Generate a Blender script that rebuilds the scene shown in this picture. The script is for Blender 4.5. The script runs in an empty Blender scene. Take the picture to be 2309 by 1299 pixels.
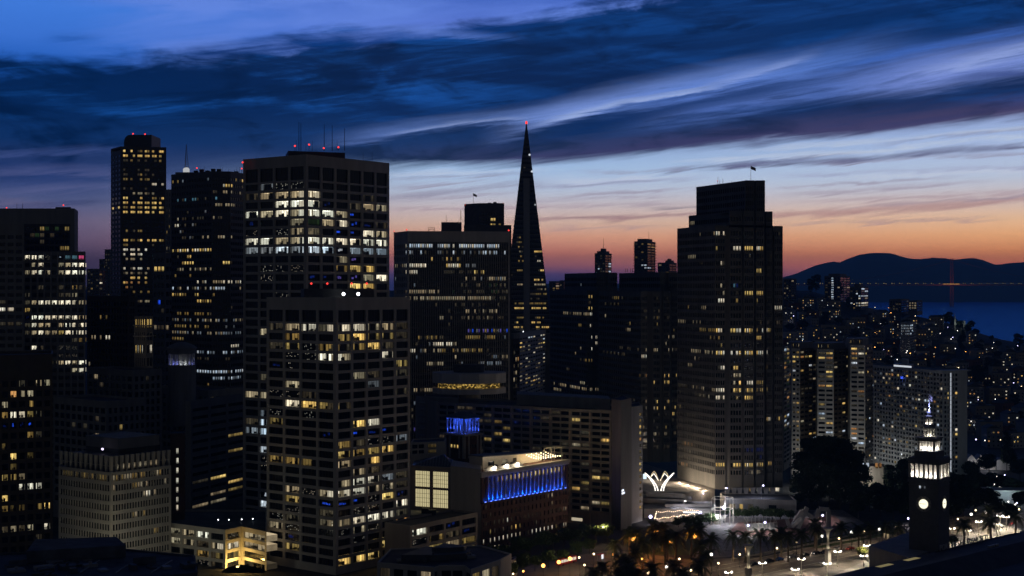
import bpy, bmesh, math, random
from mathutils import Vector, Matrix
sc = bpy.context.scene
col = sc.collection
# ------------------------------------------------------------------ camera, world, exposure
F, CX, CY, H = 3200.0, 1154.5, 649.5, 116.0      # 50 mm lens, level, 116 m above the bay


def lin(c):
    c = c / 255.0
    return c / 12.92 if c <= 0.04045 else ((c + 0.055) / 1.055) ** 2.4


def S(r, g, b, k=1.0):
    return (lin(r) * k, lin(g) * k, lin(b) * k, 1.0)


cam_d = bpy.data.cameras.new('camera')
cam = bpy.data.objects.new('camera', cam_d)
col.objects.link(cam)
cam.location = (0, 0, H)
cam.rotation_euler = (math.radians(90), 0, 0)
cam_d.sensor_width = 36.0
cam_d.lens = F / 2309.0 * 36.0
cam_d.clip_start = 1.0
cam_d.clip_end = 60000.0
sc.camera = cam
sc.view_settings.view_transform = 'Standard'
sc.view_settings.look = 'None'
sc.view_settings.exposure = 0.0
sc.view_settings.gamma = 1.0
sc.view_settings.use_curve_mapping = False
cy = sc.cycles
cy.use_denoising = True
cy.denoiser = 'OPENIMAGEDENOISE'
cy.max_bounces = 4
cy.diffuse_bounces = 2
cy.glossy_bounces = 2
cy.transmission_bounces = 2
cy.transparent_max_bounces = 6
cy.volume_bounces = 0
cy.caustics_reflective = False
cy.caustics_refractive = False
cy.use_light_tree = True
cy.sample_clamp_indirect = 3.0
try:
    cy.denoising_prefilter = 'ACCURATE'
    cy.denoising_input_passes = 'RGB_ALBEDO_NORMAL'
except Exception:
    pass
sc.render.film_transparent = False

world = bpy.data.worlds.new('World')
sc.world = world
world.use_nodes = True
wn = world.node_tree
wn.nodes.clear()


class N:
    """small helper for writing shader arithmetic in a node tree"""

    def __init__(self, tree):
        self.t = tree

    def node(self, typ, **kw):
        n = self.t.nodes.new(typ)
        for k, v in kw.items():
            setattr(n, k, v)
        return n

    def _in(self, sock, v):
        if isinstance(v, bpy.types.NodeSocket):
            self.t.links.new(v, sock)
        else:
            sock.default_value = v

    def m(self, op, a, b=0.0, c=0.0, clamp=False):
        n = self.node('ShaderNodeMath', operation=op, use_clamp=clamp)
        self._in(n.inputs[0], a)
        self._in(n.inputs[1], b)
        self._in(n.inputs[2], c)
        return n.outputs[0]

    def add(self, a, b): return self.m('ADD', a, b)
    def sub(self, a, b): return self.m('SUBTRACT', a, b)
    def mul(self, a, b): return self.m('MULTIPLY', a, b)
    def mad(self, a, b, c): return self.m('MULTIPLY_ADD', a, b, c)

    def rng(self, v, a, b, c=0.0, d=1.0, smooth=True):
        n = self.node('ShaderNodeMapRange', interpolation_type='SMOOTHSTEP' if smooth else 'LINEAR', clamp=True)
        self._in(n.inputs[0], v)
        for i, q in enumerate((a, b, c, d)):
            self._in(n.inputs[i + 1], q)
        return n.outputs[0]

    def mix(self, f, a, b):
        n = self.node('ShaderNodeMix', data_type='RGBA', clamp_factor=True)
        self._in(n.inputs[0], f)
        self._in(n.inputs[6], a)
        self._in(n.inputs[7], b)
        return n.outputs[2]

    def xyz(self, x, y, z=0.0):
        n = self.node('ShaderNodeCombineXYZ')
        self._in(n.inputs[0], x)
        self._in(n.inputs[1], y)
        self._in(n.inputs[2], z)
        return n.outputs[0]

    def noise(self, vec, scale=1.0, detail=4.0, rough=0.5, dist=0.0):
        n = self.node('ShaderNodeTexNoise', noise_dimensions='3D')
        self._in(n.inputs['Vector'], vec)
        n.inputs['Scale'].default_value = scale
        n.inputs['Detail'].default_value = detail
        n.inputs['Roughness'].default_value = rough
        n.inputs['Distortion'].default_value = dist
        return n.outputs['Fac']

    def ramp(self, fac, stops):
        n = self.node('ShaderNodeValToRGB')
        self._in(n.inputs[0], fac)
        e = n.color_ramp.elements
        while len(e) < len(stops):
            e.new(0.5)
        for el, (p, c) in zip(e, stops):
            el.position = p
        for el, (p, c) in zip(e, stops):
            el.color = c
        return n.outputs[0]

    def curve(self, v, pts, lo=0.0, hi=1.0):
        """piecewise curve of v; pts are (x, y) in 0..1"""
        n = self.node('ShaderNodeFloatCurve')
        n.inputs[0].default_value = 1.0
        self._in(n.inputs[1], v)
        c = n.mapping.curves[0]
        n.mapping.use_clip = False
        while len(c.points) < len(pts):
            c.points.new(0.5, 0.5)
        for p, (a, b) in zip(c.points, pts):
            p.location = (a, b)
        n.mapping.update()
        return n.outputs[0]


w = N(wn)
tc = w.node('ShaderNodeTexCoord')
sep = w.node('ShaderNodeSeparateXYZ')
wn.links.new(tc.outputs['Generated'], sep.inputs[0])
dx, dy, dz = sep.outputs
az = w.m('ARCTAN2', dx, dy)                                   # 0 = straight ahead (west), + to the north
hyp = w.m('SQRT', w.add(w.mul(dx, dx), w.mul(dy, dy)))
v0 = w.m('DIVIDE', dz, w.m('MAXIMUM', hyp, 0.05))
u = az
VM = 0.25


def PV(y):          # a height in the sky given as the tangent of its elevation, from a photo row
    return (CY - y) / F


def PU(x):
    return (x - CX) / F


# slow warp of the cloud coordinates so that no edge is a clean curve
cv = w.xyz(w.mul(u, 3.2), w.mul(w.sub(v0, w.mul(u, 0.07)), 16.0), 1.7)
n_big = w.noise(cv, 1.0, 3.0, 0.5)
cw = w.xyz(w.mul(u, 7.0), w.mul(w.sub(v0, w.mul(u, 0.10)), 48.0), 5.2)
n_mid = w.noise(cw, 1.0, 5.0, 0.58, 0.6)
cf = w.xyz(w.mul(u, 9.0), w.mul(w.sub(v0, w.mul(u, 0.14)), 150.0), 9.1)
n_fine = w.noise(cf, 1.0, 6.0, 0.66, 1.3)
n_hair = w.noise(w.xyz(w.mul(u, 22.0), w.mul(w.sub(v0, w.mul(u, 0.16)), 420.0), 3.3), 1.0, 5.0, 0.65, 1.0)
vv = w.add(v0, w.add(w.mul(w.sub(n_big, 0.5), 0.022), w.mul(w.sub(n_mid, 0.5), 0.014)))


def stops(rows):
    return [(max(0.0, min(1.0, (PV(y) + 0.02) / (VM + 0.02))), c) for y, c in sorted(rows, key=lambda q: -q[0])]


vr = w.rng(v0, -0.02, VM, 0, 1, False)
left = w.ramp(vr, stops([(700, S(40, 38, 60)), (640, S(52, 46, 72)), (590, S(72, 58, 84)), (550, S(98, 80, 105)), (505, S(104, 94, 122)),
                         (465, S(82, 90, 130)), (400, S(32, 60, 122)), (300, S(12, 52, 122)), (180, S(30, 90, 190)), (110, S(64, 116, 218)), (40, S(70, 124, 226)), (-60, S(40, 84, 180))]))
mid = w.ramp(vr, stops([(700, S(30, 34, 66)), (640, S(46, 50, 98)), (618, S(84, 68, 112)), (598, S(158, 98, 110)), (570, S(198, 122, 106)), (535, S(212, 152, 126)),
                        (505, S(208, 174, 156)), (470, S(200, 186, 188)), (430, S(184, 194, 216)), (380, S(166, 190, 228)), (250, S(96, 118, 196)), (60, S(100, 124, 220)), (-60, S(40, 84, 180))]))
right = w.ramp(vr, stops([(700, S(60, 46, 72)), (640, S(140, 84, 96)), (600, S(208, 114, 90)), (570, S(226, 144, 94)), (535, S(234, 170, 118)), (500, S(230, 186, 148)),
                          (455, S(208, 192, 190)), (410, S(188, 196, 218)), (330, S(176, 188, 230)), (180, S(112, 126, 206)), (60, S(70, 104, 200)), (-60, S(30, 70, 160))]))
clear = w.mix(w.rng(u, PU(150), PU(1050), 0, 1), left, mid)
clear = w.mix(w.rng(u, PU(1250), PU(2250), 0, 1, False), clear, right)
# lilac veil in the high clear part at the upper left
veil = w.mul(w.rng(n_mid, 0.38, 0.66), w.mul(w.rng(u, PU(120), PU(420)), w.rng(vv, PV(190), PV(110))))
clear = w.mix(w.mul(veil, 0.75), clear, S(112, 140, 234))

# ---- main cloud deck: between a lower and an upper edge that both change with azimuth
un = w.rng(u, -0.40, 0.40, 0, 1, False)


def ucurve(pts):
    return w.mul(w.curve(un, [((PU(x) + 0.40) / 0.80, PV(y) / VM) for x, y in pts]), VM)


low = ucurve([(-120, 400), (250, 425), (550, 420), (760, 398), (880, 381), (1200, 370), (1500, 345), (1900, 316), (2309, 284), (2430, 276)])
upp = ucurve([(-120, 185), (0, 178), (250, 160), (420, 140), (620, 108), (760, 78), (870, 88), (1000, 66), (1300, 18), (1480, -20), (1800, -80), (2309, -140), (2430, -145)])
vl = w.add(v0, w.add(w.mul(w.sub(n_mid, 0.5), 0.009), w.add(w.mul(w.sub(n_fine, 0.5), 0.012), w.mul(w.sub(n_hair, 0.5), 0.003))))
soft = w.rng(u, PU(500), PU(1000), 0.026, 0.005)
m_low = w.rng(w.sub(vl, low), w.mul(soft, -0.7), soft)
m_upp = w.rng(w.sub(w.add(vv, w.add(w.mul(w.sub(n_mid, 0.5), 0.02), w.mul(w.sub(w.noise(w.xyz(w.mul(u, 16.0), w.mul(v0, 60.0), 31.0), 1.0, 6.0, 0.62, 0.8), 0.5), 0.035))), upp), -0.008, 0.009, 1, 0)
deck = w.mul(m_low, m_upp)
deck_c = w.ramp(w.rng(v0, PV(390), PV(-40), 0, 1, False),
                [(0.0, S(40, 54, 98)), (0.14, S(14, 46, 98)), (0.30, S(5, 38, 88)), (0.5, S(3, 32, 78)), (0.72, S(3, 40, 92)), (1.0, S(4, 42, 98))])
mauve = w.mul(w.rng(w.sub(vl, low), 0.0, 0.022, 1, 0), w.rng(u, PU(750), PU(1250)))
deck_c = w.mix(w.mul(mauve, 0.62), deck_c, w.mix(w.rng(u, PU(1300), PU(2250)), S(72, 60, 98), S(104, 78, 108)))
# paler, bluer openings inside the deck
n_open = w.noise(w.xyz(w.mul(u, 5.0), w.mul(w.sub(v0, w.mul(u, 0.05)), 36.0), 12.4), 1.0, 6.0, 0.6, 1.2)
open_ = w.rng(w.add(w.mul(n_open, 0.7), w.mul(n_fine, 0.3)), 0.45, 0.66)
open_ = w.mul(open_, w.rng(v0, PV(330), PV(230)))
open_ = w.mul(open_, w.rng(u, PU(700), PU(1400), 0.8, 0.30))
deck_c = w.mix(open_, deck_c, S(26, 92, 186))
n_puff = w.noise(w.xyz(w.mul(u, 13.0), w.mul(w.sub(v0, w.mul(u, 0.06)), 42.0), 21.7), 1.0, 6.0, 0.62, 0.8)
shade = w.rng(w.add(w.mul(n_mid, 0.35), w.mul(n_puff, 0.65)), 0.54, 0.38)
deck_c = w.mix(w.mul(shade, 0.88), deck_c, S(0, 24, 62))
sky = w.mix(w.mul(deck, 0.97), clear, deck_c)


def stroke(x0, y0, x1, y1, w_up, w_dn, bend=0.0, fade=120.0, grain=0.5, fine=True):
    """a streak of cloud along a line in the sky (photo px give its azimuth and elevation)"""
    ua, ub, va, vb = PU(x0), PU(x1), PV(y0), PV(y1)
    t = w.m('DIVIDE', w.sub(u, ua), ub - ua)
    vc = w.mad(t, vb - va, va)
    if bend:
        vc = w.add(vc, w.mul(w.mul(t, w.sub(1.0, t)), 4.0 * bend / F))
    d = w.sub(w.add(vl, w.mul(w.sub(n_big, 0.5), 0.006)), vc)
    up = w.rng(d, 0.0, w_up / F, 1, 0)
    dn = w.rng(d, -w_dn / F, 0.0, 0, 1)
    g = w.mul(up, dn)
    ends = w.mul(w.rng(u, ua - fade / F, ua + fade / F), w.rng(u, ub - fade / F, ub + fade / F, 1, 0))
    g = w.mul(g, ends)
    if grain:
        g = w.mul(g, w.rng(w.add(w.mul(n_fine, 0.65), w.mul(n_hair, 0.35)), 0.5 - 0.15, 0.5 + 0.11, 1.0 - grain, 1.0))
    return g


def over(mask, k, c):
    global sky
    sky = w.mix(w.mul(mask, k), sky, c)


# bright feathered streaks across the deck
over(stroke(790, 318, 1420, 246, 42, 14, 6, 120, 0.5), 0.75, S(112, 136, 212))
over(stroke(1180, 292, 1760, 168, 62, 22, 14, 130, 0.55), 0.95, S(132, 152, 228))
over(stroke(1420, 236, 1960, 130, 60, 40, 0, 160, 0.6), 0.75, S(96, 130, 220))
over(stroke(1480, 262, 2420, 130, 80, 52, 4, 160, 0.55), 0.80, S(98, 124, 208))
over(stroke(1960, 200, 2460, 138, 60, 60, 0, 140, 0.5), 0.85, S(136, 150, 228))
over(stroke(1260, 305, 1790, 196, 16, 24, 6, 110, 0.4), 0.80, S(10, 42, 96))
over(stroke(2120, 196, 2330, 208, 14, 14, 8, 60, 0.9), 0.75, S(62, 76, 142))
over(stroke(1250, 352, 2420, 246, 26, 26, 0, 150, 0.5), 0.5, S(58, 54, 98))
over(stroke(1240, 276, 1600, 204, 16, 7, 6, 70, 0.45), 0.75, S(176, 186, 236))
over(stroke(900, 303, 1160, 270, 9, 5, 2, 60, 0.5), 0.65, S(162, 172, 224))
over(stroke(1600, 196, 1800, 140, 20, 12, 0, 60, 0.6), 0.6, S(158, 170, 232))
over(stroke(2080, 176, 2420, 120, 22, 16, 0, 90, 0.6), 0.6, S(172, 180, 236))
over(stroke(1880, 160, 2300, 92, 12, 20, 0, 90, 0.7), 0.6, S(70, 110, 206))
# wisps in the high clear part
over(stroke(760, 96, 1180, 60, 22, 22, 0, 120, 0.8), 0.5, S(20, 72, 160))
over(stroke(420, 130, 900, 80, 30, 26, 0, 120, 0.6), 0.80, S(6, 42, 106))
over(stroke(860, 60, 1120, 84, 14, 14, 0, 90, 0.7), 0.5, S(110, 134, 220))
over(stroke(150, 112, 240, 108, 18, 22, 0, 40, 0.6), 0.55, S(18, 74, 160))
# streaks low on the left
over(stroke(-200, 375, 330, 350, 14, 12, 0, 100, 0.7), 0.55, S(70, 84, 142))
over(stroke(-100, 416, 330, 400, 18, 14, 10, 90, 0.6), 0.60, S(84, 90, 138))
over(stroke(60, 446, 540, 420, 18, 12, 8, 90, 0.6), 0.60, S(96, 100, 144))
over(stroke(-200, 440, 260, 462, 10, 18, -10, 80, 0.5), 0.60, S(44, 50, 92))
over(stroke(-200, 458, 130, 462, 10, 12, 0, 60, 0.4), 0.55, S(112, 108, 142))
# dark mauve streaks low on the right
over(stroke(1600, 378, 2420, 342, 12, 12, 0, 120, 0.55), 0.85, S(84, 72, 112))
over(stroke(1500, 386, 1900, 350, 5, 6, 0, 90, 0.6), 0.75, S(86, 76, 120))
over(stroke(1780, 398, 2420, 392, 8, 8, 0, 120, 0.9), 0.45, S(140, 132, 172))
over(stroke(860, 448, 1210, 414, 14, 12, 0, 80, 0.8), 0.55, S(124, 108, 138))
over(stroke(1190, 424, 1540, 404, 10, 9, 0, 90, 0.7), 0.55, S(134, 122, 158))
over(stroke(860, 474, 1300, 466, 6, 6, 0, 90, 0.7), 0.5, S(150, 118, 140))
over(stroke(1180, 456, 1500, 446, 5, 6, 0, 80, 0.7), 0.45, S(140, 122, 150))
over(stroke(1180, 500, 1640, 486, 9, 9, 0, 110, 0.4), 0.75, S(134, 92, 110))
over(stroke(1480, 474, 1640, 468, 6, 6, 0, 50, 0.5), 0.7, S(104, 92, 118))
over(stroke(1640, 498, 2460, 452, 14, 14, 0, 120, 0.45), 0.70, S(160, 112, 118))
over(stroke(1820, 462, 2460, 438, 8, 8, 0, 120, 0.6), 0.5, S(160, 128, 142))

# many fine wisps in the pale band
for (x0, y0, x1, y1, k_) in ((900, 402, 1180, 392, .4), (880, 424, 1080, 408, .5), (940, 452, 1150, 436, .45), (1260, 446, 1560, 430, .5), (1300, 470, 1530, 464, .4), (1760, 428, 2100, 414, .5), (1780, 446, 2160, 424, .45), (1900, 474, 2420, 446, .5),
                             (1300, 392, 1560, 380, .35), (2000, 330, 2420, 300, .45), (1860, 372, 2420, 362, .5), (1240, 518, 1500, 512, .35), (1780, 508, 2200, 496, .35)):
    over(stroke(x0, y0, x1, y1, 7, 6, 0, 80, 0.75), k_ * 1.25, S(138, 116, 142))
for (x0, y0, x1, y1, k_) in ((1560, 366, 2420, 322, .7), (1900, 408, 2420, 398, .5), (880, 392, 1200, 384, .5), (1250, 410, 1540, 396, .5), (1700, 340, 2420, 300, .5)):
    over(stroke(x0, y0, x1, y1, 8, 7, 0, 90, 0.6), k_, S(206, 206, 226))
# the low sky shines through kilometres of air
gain = w.add(w.mad(w.rng(v0, 0.15, 0.0), 0.70, 1.08), w.mul(w.rng(v0, 0.065, 0.008), 0.85))
gm_ = w.node('ShaderNodeVectorMath', operation='SCALE')
wn.links.new(sky, gm_.inputs[0])
wn.links.new(gain, gm_.inputs['Scale'])
cb_ = w.node('ShaderNodeMix', data_type='RGBA', blend_type='MULTIPLY')
wn.links.new(w.rng(v0, 0.05, 0.12), cb_.inputs[0])
wn.links.new(gm_.outputs[0], cb_.inputs[6])
cb_.inputs[7].default_value = (0.90, 1.03, 0.98, 1)
sky = cb_.outputs[2]
# the rest of the vault: the same clouds thin out and the light falls off away from the sunset
side = w.rng(w.m('ABSOLUTE', az), 0.45, 1.5, 0, 1)
back = w.ramp(w.rng(v0, -0.1, 1.2, 0, 1, False), [(0.0, S(56, 55, 53)), (0.12, S(78, 77, 75)), (0.3, S(54, 55, 58)), (1.0, S(10, 14, 26))])
back = w.mix(w.mul(n_big, 0.4), back, S(18, 22, 34))
sky = w.mix(side, sky, back)
top = w.rng(v0, 0.21, 0.75, 0, 1)
sky = w.mix(top, sky, S(6, 13, 30))
sky = w.mix(w.rng(v0, -0.03, -0.10), sky, S(8, 10, 18))
bg = w.node('ShaderNodeBackground')
wn.links.new(sky, bg.inputs['Color'])
bg.inputs['Strength'].default_value = 1.0
wo = w.node('ShaderNodeOutputWorld')
wn.links.new(bg.outputs[0], wo.inputs['Surface'])
try:
    world.cycles.sampling_method = 'MANUAL'
    world.cycles.sample_map_resolution = 1024
except Exception:
    pass
# ------------------------------------------------------------------ helpers
rnd = random.Random(11)


def X(px, D): return (px - CX) / F * D
def Z(py, D): return H - (py - CY) / F * D
def DZ(py, z): return (H - z) * F / (py - CY)            # distance at which height z shows on row py
def G(px, py, z=0.0):
    D = DZ(py, z)
    return (X(px, D), D)
def PX(x, y): return x / y * F + CX
def PY(z, y): return CY - (z - H) / y * F


class MB:
    """collects faces, then becomes one mesh object"""

    def __init__(self):
        self.v, self.f, self.mi, self.cols, self.uv = [], [], [], None, None

    def face(self, pts, mi=0):
        b = len(self.v)
        self.v += [tuple(p) for p in pts]
        self.f.append(tuple(range(b, b + len(pts))))
        self.mi.append(mi)

    def hexa(self, p, mi=0):            # 8 points: bottom ring (ccw from above), top ring
        b = len(self.v)
        self.v += [tuple(q) for q in p]
        for q in ((3, 2, 1, 0), (4, 5, 6, 7), (0, 1, 5, 4), (1, 2, 6, 5), (2, 3, 7, 6), (3, 0, 4, 7)):
            self.f.append(tuple(b + i for i in q))
            self.mi.append(mi)

    def box(self, x0, x1, y0, y1, z0, z1, mi=0):
        self.hexa([(x0, y0, z0), (x1, y0, z0), (x1, y1, z0), (x0, y1, z0), (x0, y0, z1), (x1, y0, z1), (x1, y1, z1), (x0, y1, z1)], mi)

    def prism(self, poly, z0, z1, mi=0, top=True, bottom=False, sides=True, skip=()):
        n = len(poly)
        b = len(self.v)
        self.v += [(x, y, z0) for x, y in poly] + [(x, y, z1) for x, y in poly]
        if sides:
            for i in range(n):
                if i in skip:
                    continue
                j = (i + 1) % n
                self.f.append((b + i, b + j, b + n + j, b + n + i))
                self.mi.append(mi)
        if top:
            self.f.append(tuple(range(b + n, b + 2 * n)))
            self.mi.append(mi)
        if bottom:
            self.f.append(tuple(reversed(range(b, b + n))))
            self.mi.append(mi)

    def lathe(self, prof, n=16, cx=0, cy=0, mi=0, squash=1.0):
        b = len(self.v)
        for r, z in prof:
            for k in range(n):
                a = 2 * math.pi * k / n
                self.v.append((cx + r * math.cos(a), cy + r * squash * math.sin(a), z))
        for i in range(len(prof) - 1):
            for k in range(n):
                k2 = (k + 1) % n
                self.f.append((b + i * n + k, b + i * n + k2, b + (i + 1) * n + k2, b + (i + 1) * n + k))
                self.mi.append(mi)
        self.f.append(tuple(b + (len(prof) - 1) * n + k for k in range(n)))
        self.mi.append(mi)
        self.f.append(tuple(b + k for k in reversed(range(n))))
        self.mi.append(mi)

    def tube(self, pts, r0, r1=None, n=6, mi=0):
        r1 = r0 if r1 is None else r1
        b = len(self.v)
        m = len(pts)
        P = [Vector(p) for p in pts]
        for i, p in enumerate(P):
            t = (P[min(i + 1, m - 1)] - P[max(i - 1, 0)]).normalized()
            s = t.cross(Vector((0, 0, 1)))
            if s.length < 1e-3:
                s = Vector((1, 0, 0))
            s.normalize()
            q = t.cross(s)
            r = r0 + (r1 - r0) * i / max(1, m - 1)
            for k in range(n):
                a = 2 * math.pi * k / n
                self.v.append(tuple(p + s * (r * math.cos(a)) + q * (r * math.sin(a))))
        for i in range(m - 1):
            for k in range(n):
                k2 = (k + 1) % n
                self.f.append((b + i * n + k, b + i * n + k2, b + (i + 1) * n + k2, b + (i + 1) * n + k))
                self.mi.append(mi)
        self.f.append(tuple(b + k for k in reversed(range(n))))
        self.mi.append(mi)
        self.f.append(tuple(b + (m - 1) * n + k for k in range(n)))
        self.mi.append(mi)

    def ball(self, c, r, n=8, mi=0):
        prof = []
        for i in range(1, n // 2):
            a = math.pi * i / (n // 2) - math.pi / 2
            prof.append((r * math.cos(a), c[2] + r * math.sin(a)))
        prof = [(r * 0.05, c[2] - r)] + prof + [(r * 0.05, c[2] + r)]
        self.lathe(prof, n, c[0], c[1], mi)

    def mesh(self, name, mats, smooth=False):
        me = bpy.data.meshes.new(name)
        me.from_pydata(self.v, [], self.f)
        for m in (mats if isinstance(mats, (list, tuple)) else [mats]):
            me.materials.append(m)
        if any(self.mi):
            me.polygons.foreach_set('material_index', self.mi)
        if self.uv is not None:
            l = me.uv_layers.new(name='UVMap')
            l.data.foreach_set('uv', self.uv)
        if self.cols is not None:
            a = me.attributes.new('glow', 'FLOAT_COLOR', 'FACE')
            a.data.foreach_set('color', self.cols)
        if smooth:
            me.polygons.foreach_set('use_smooth', [True] * len(me.polygons))
        me.update()
        return me

    def build(self, name, mats, parent=None, loc=None, smooth=False, kind=None, rot=0.0):
        o = bpy.data.objects.new(name, self.mesh(name, mats, smooth))
        col.objects.link(o)
        if parent is not None:
            o.parent = parent
        if loc is not None:
            o.location = loc
        if rot:
            o.rotation_euler.z = rot
        if kind:
            o['kind'] = kind
        return o


def tag(o, label=None, cat=None, group=None, kind=None):
    if label:
        o['label'] = label
    if cat:
        o['category'] = cat
    if group:
        o['group'] = group
    if kind:
        o['kind'] = kind
    return o


def thing(name, label, cat, loc=(0, 0, 0), group=None, rot=0.0):
    o = bpy.data.objects.new(name, None)
    col.objects.link(o)
    o.location = loc
    o.rotation_euler.z = rot
    return tag(o, label, cat, group)


def copy_tree(o, parent=None):
    c = o.copy()
    col.objects.link(c)
    if parent is not None:
        c.parent = parent
    for ch in kids.get(o.name, ()) if parent is None and o.name in kids else list(o.children):
        copy_tree(ch, c)
    return c


kids = {}


# ------------------------------------------------------------------ materials
def mat(name, rgb, rough=0.8, var=0.25, scale=0.6, metal=0.0, bump=0.0, emit=None, estr=0.0, streak=False, spec=0.3):
    m = bpy.data.materials.new(name)
    m.use_nodes = True
    t = m.node_tree
    t.nodes.clear()
    s = N(t)
    p = s.node('ShaderNodeBsdfPrincipled')
    o = s.node('ShaderNodeOutputMaterial')
    t.links.new(p.outputs[0], o.inputs[0])
    p.inputs['Roughness'].default_value = rough
    p.inputs['Metallic'].default_value = metal
    p.inputs['Specular IOR Level'].default_value = spec
    if var > 0:
        c = s.node('ShaderNodeTexCoord')
        v = c.outputs['Object']
        if streak:
            mp = s.node('ShaderNodeMapping')
            mp.inputs['Scale'].default_value = (1.0, 1.0, 0.12)
            t.links.new(v, mp.inputs[0])
            v = mp.outputs[0]
        n = s.noise(v, scale, 6.0, 0.6)
        hi = tuple(min(1.0, q * (1 + var)) for q in rgb) + (1,)
        lo = tuple(q * (1 - var) for q in rgb) + (1,)
        cc = s.mix(s.rng(n, 0.32, 0.68, 0, 1, False), lo, hi)
        t.links.new(cc, p.inputs['Base Color'])
        if bump:
            b = s.node('ShaderNodeBump')
            b.inputs['Strength'].default_value = bump
            b.inputs['Distance'].default_value = 0.05
            t.links.new(n, b.inputs['Height'])
            t.links.new(b.outputs[0], p.inputs['Normal'])
    else:
        p.inputs['Base Color'].default_value = tuple(rgb) + (1,)
    if emit:
        p.inputs['Emission Color'].default_value = tuple(emit) + (1,)
        p.inputs['Emission Strength'].default_value = estr
    return m


def emitter(name, rgb, k, sample=False):
    m = bpy.data.materials.new(name)
    m.use_nodes = True
    t = m.node_tree
    t.nodes.clear()
    s = N(t)
    e = s.node('ShaderNodeEmission')
    e.inputs[0].default_value = tuple(rgb) + (1,)
    e.inputs[1].default_value = k
    o = s.node('ShaderNodeOutputMaterial')
    t.links.new(e.outputs[0], o.inputs[0])
    m.cycles.emission_sampling = 'AUTO' if sample else 'NONE'
    return m


M = {}
M['concrete'] = mat('pale_concrete', (0.40, 0.385, 0.36), 0.85, 0.14, 0.25, streak=True)
M['concrete_dark'] = mat('grey_concrete', (0.29, 0.28, 0.255), 0.85, 0.18, 0.25, streak=True)
M['white_wall'] = mat('cream_wall', (0.50, 0.47, 0.41), 0.8, 0.10, 0.3, streak=True)
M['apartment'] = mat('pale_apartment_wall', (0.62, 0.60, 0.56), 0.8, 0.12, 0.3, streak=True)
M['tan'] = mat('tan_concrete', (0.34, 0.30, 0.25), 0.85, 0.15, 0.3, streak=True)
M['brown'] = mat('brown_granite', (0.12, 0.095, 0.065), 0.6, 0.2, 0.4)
M['black'] = mat('black_metal', (0.022, 0.022, 0.025), 0.5, 0.2, 0.5)
M['dark'] = mat('dark_cladding', (0.085, 0.085, 0.085), 0.6, 0.25, 0.4)
M['roof'] = mat('roof_membrane', (0.055, 0.056, 0.06), 0.9, 0.45, 0.12)
M['brick'] = mat('red_brick', (0.105, 0.055, 0.04), 0.85, 0.25, 0.8)
M['metal'] = mat('painted_steel', (0.30, 0.30, 0.30), 0.5, 0.1, 2.0)
M['post'] = mat('cream_post', (0.62, 0.58, 0.48), 0.5, 0.06, 3.0)
M['iron'] = mat('dark_iron', (0.03, 0.035, 0.03), 0.5, 0.1, 3.0)
M['granite'] = mat('pale_granite', (0.45, 0.42, 0.37), 0.7, 0.12, 1.0)
M['frame'] = mat('bronze_frame', (0.03, 0.028, 0.026), 0.5, 0.1, 3.0)
M['furn'] = mat('dark_furniture', (0.02, 0.02, 0.022), 0.7, 0.0)
M['asphalt'] = mat('asphalt', (0.055, 0.053, 0.052), 0.85, 0.35, 0.18)
M['redlamp'] = emitter('red_beacon', (1.0, 0.05, 0.04), 1.8)
M['whitelamp'] = emitter('white_flood', (0.92, 0.95, 1.0), 5.0)
M['globe'] = emitter('lamp_globe_white', (1.0, 0.93, 0.86), 4.0)
M['globe_warm'] = emitter('lamp_globe_warm', (1.0, 0.74, 0.42), 5.0)
M['globe_sodium'] = emitter('lamp_globe_sodium', (1.0, 0.42, 0.09), 5.0)
M['globe_violet'] = emitter('lamp_globe_violet', (0.62, 0.58, 1.0), 5.0)


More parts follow.
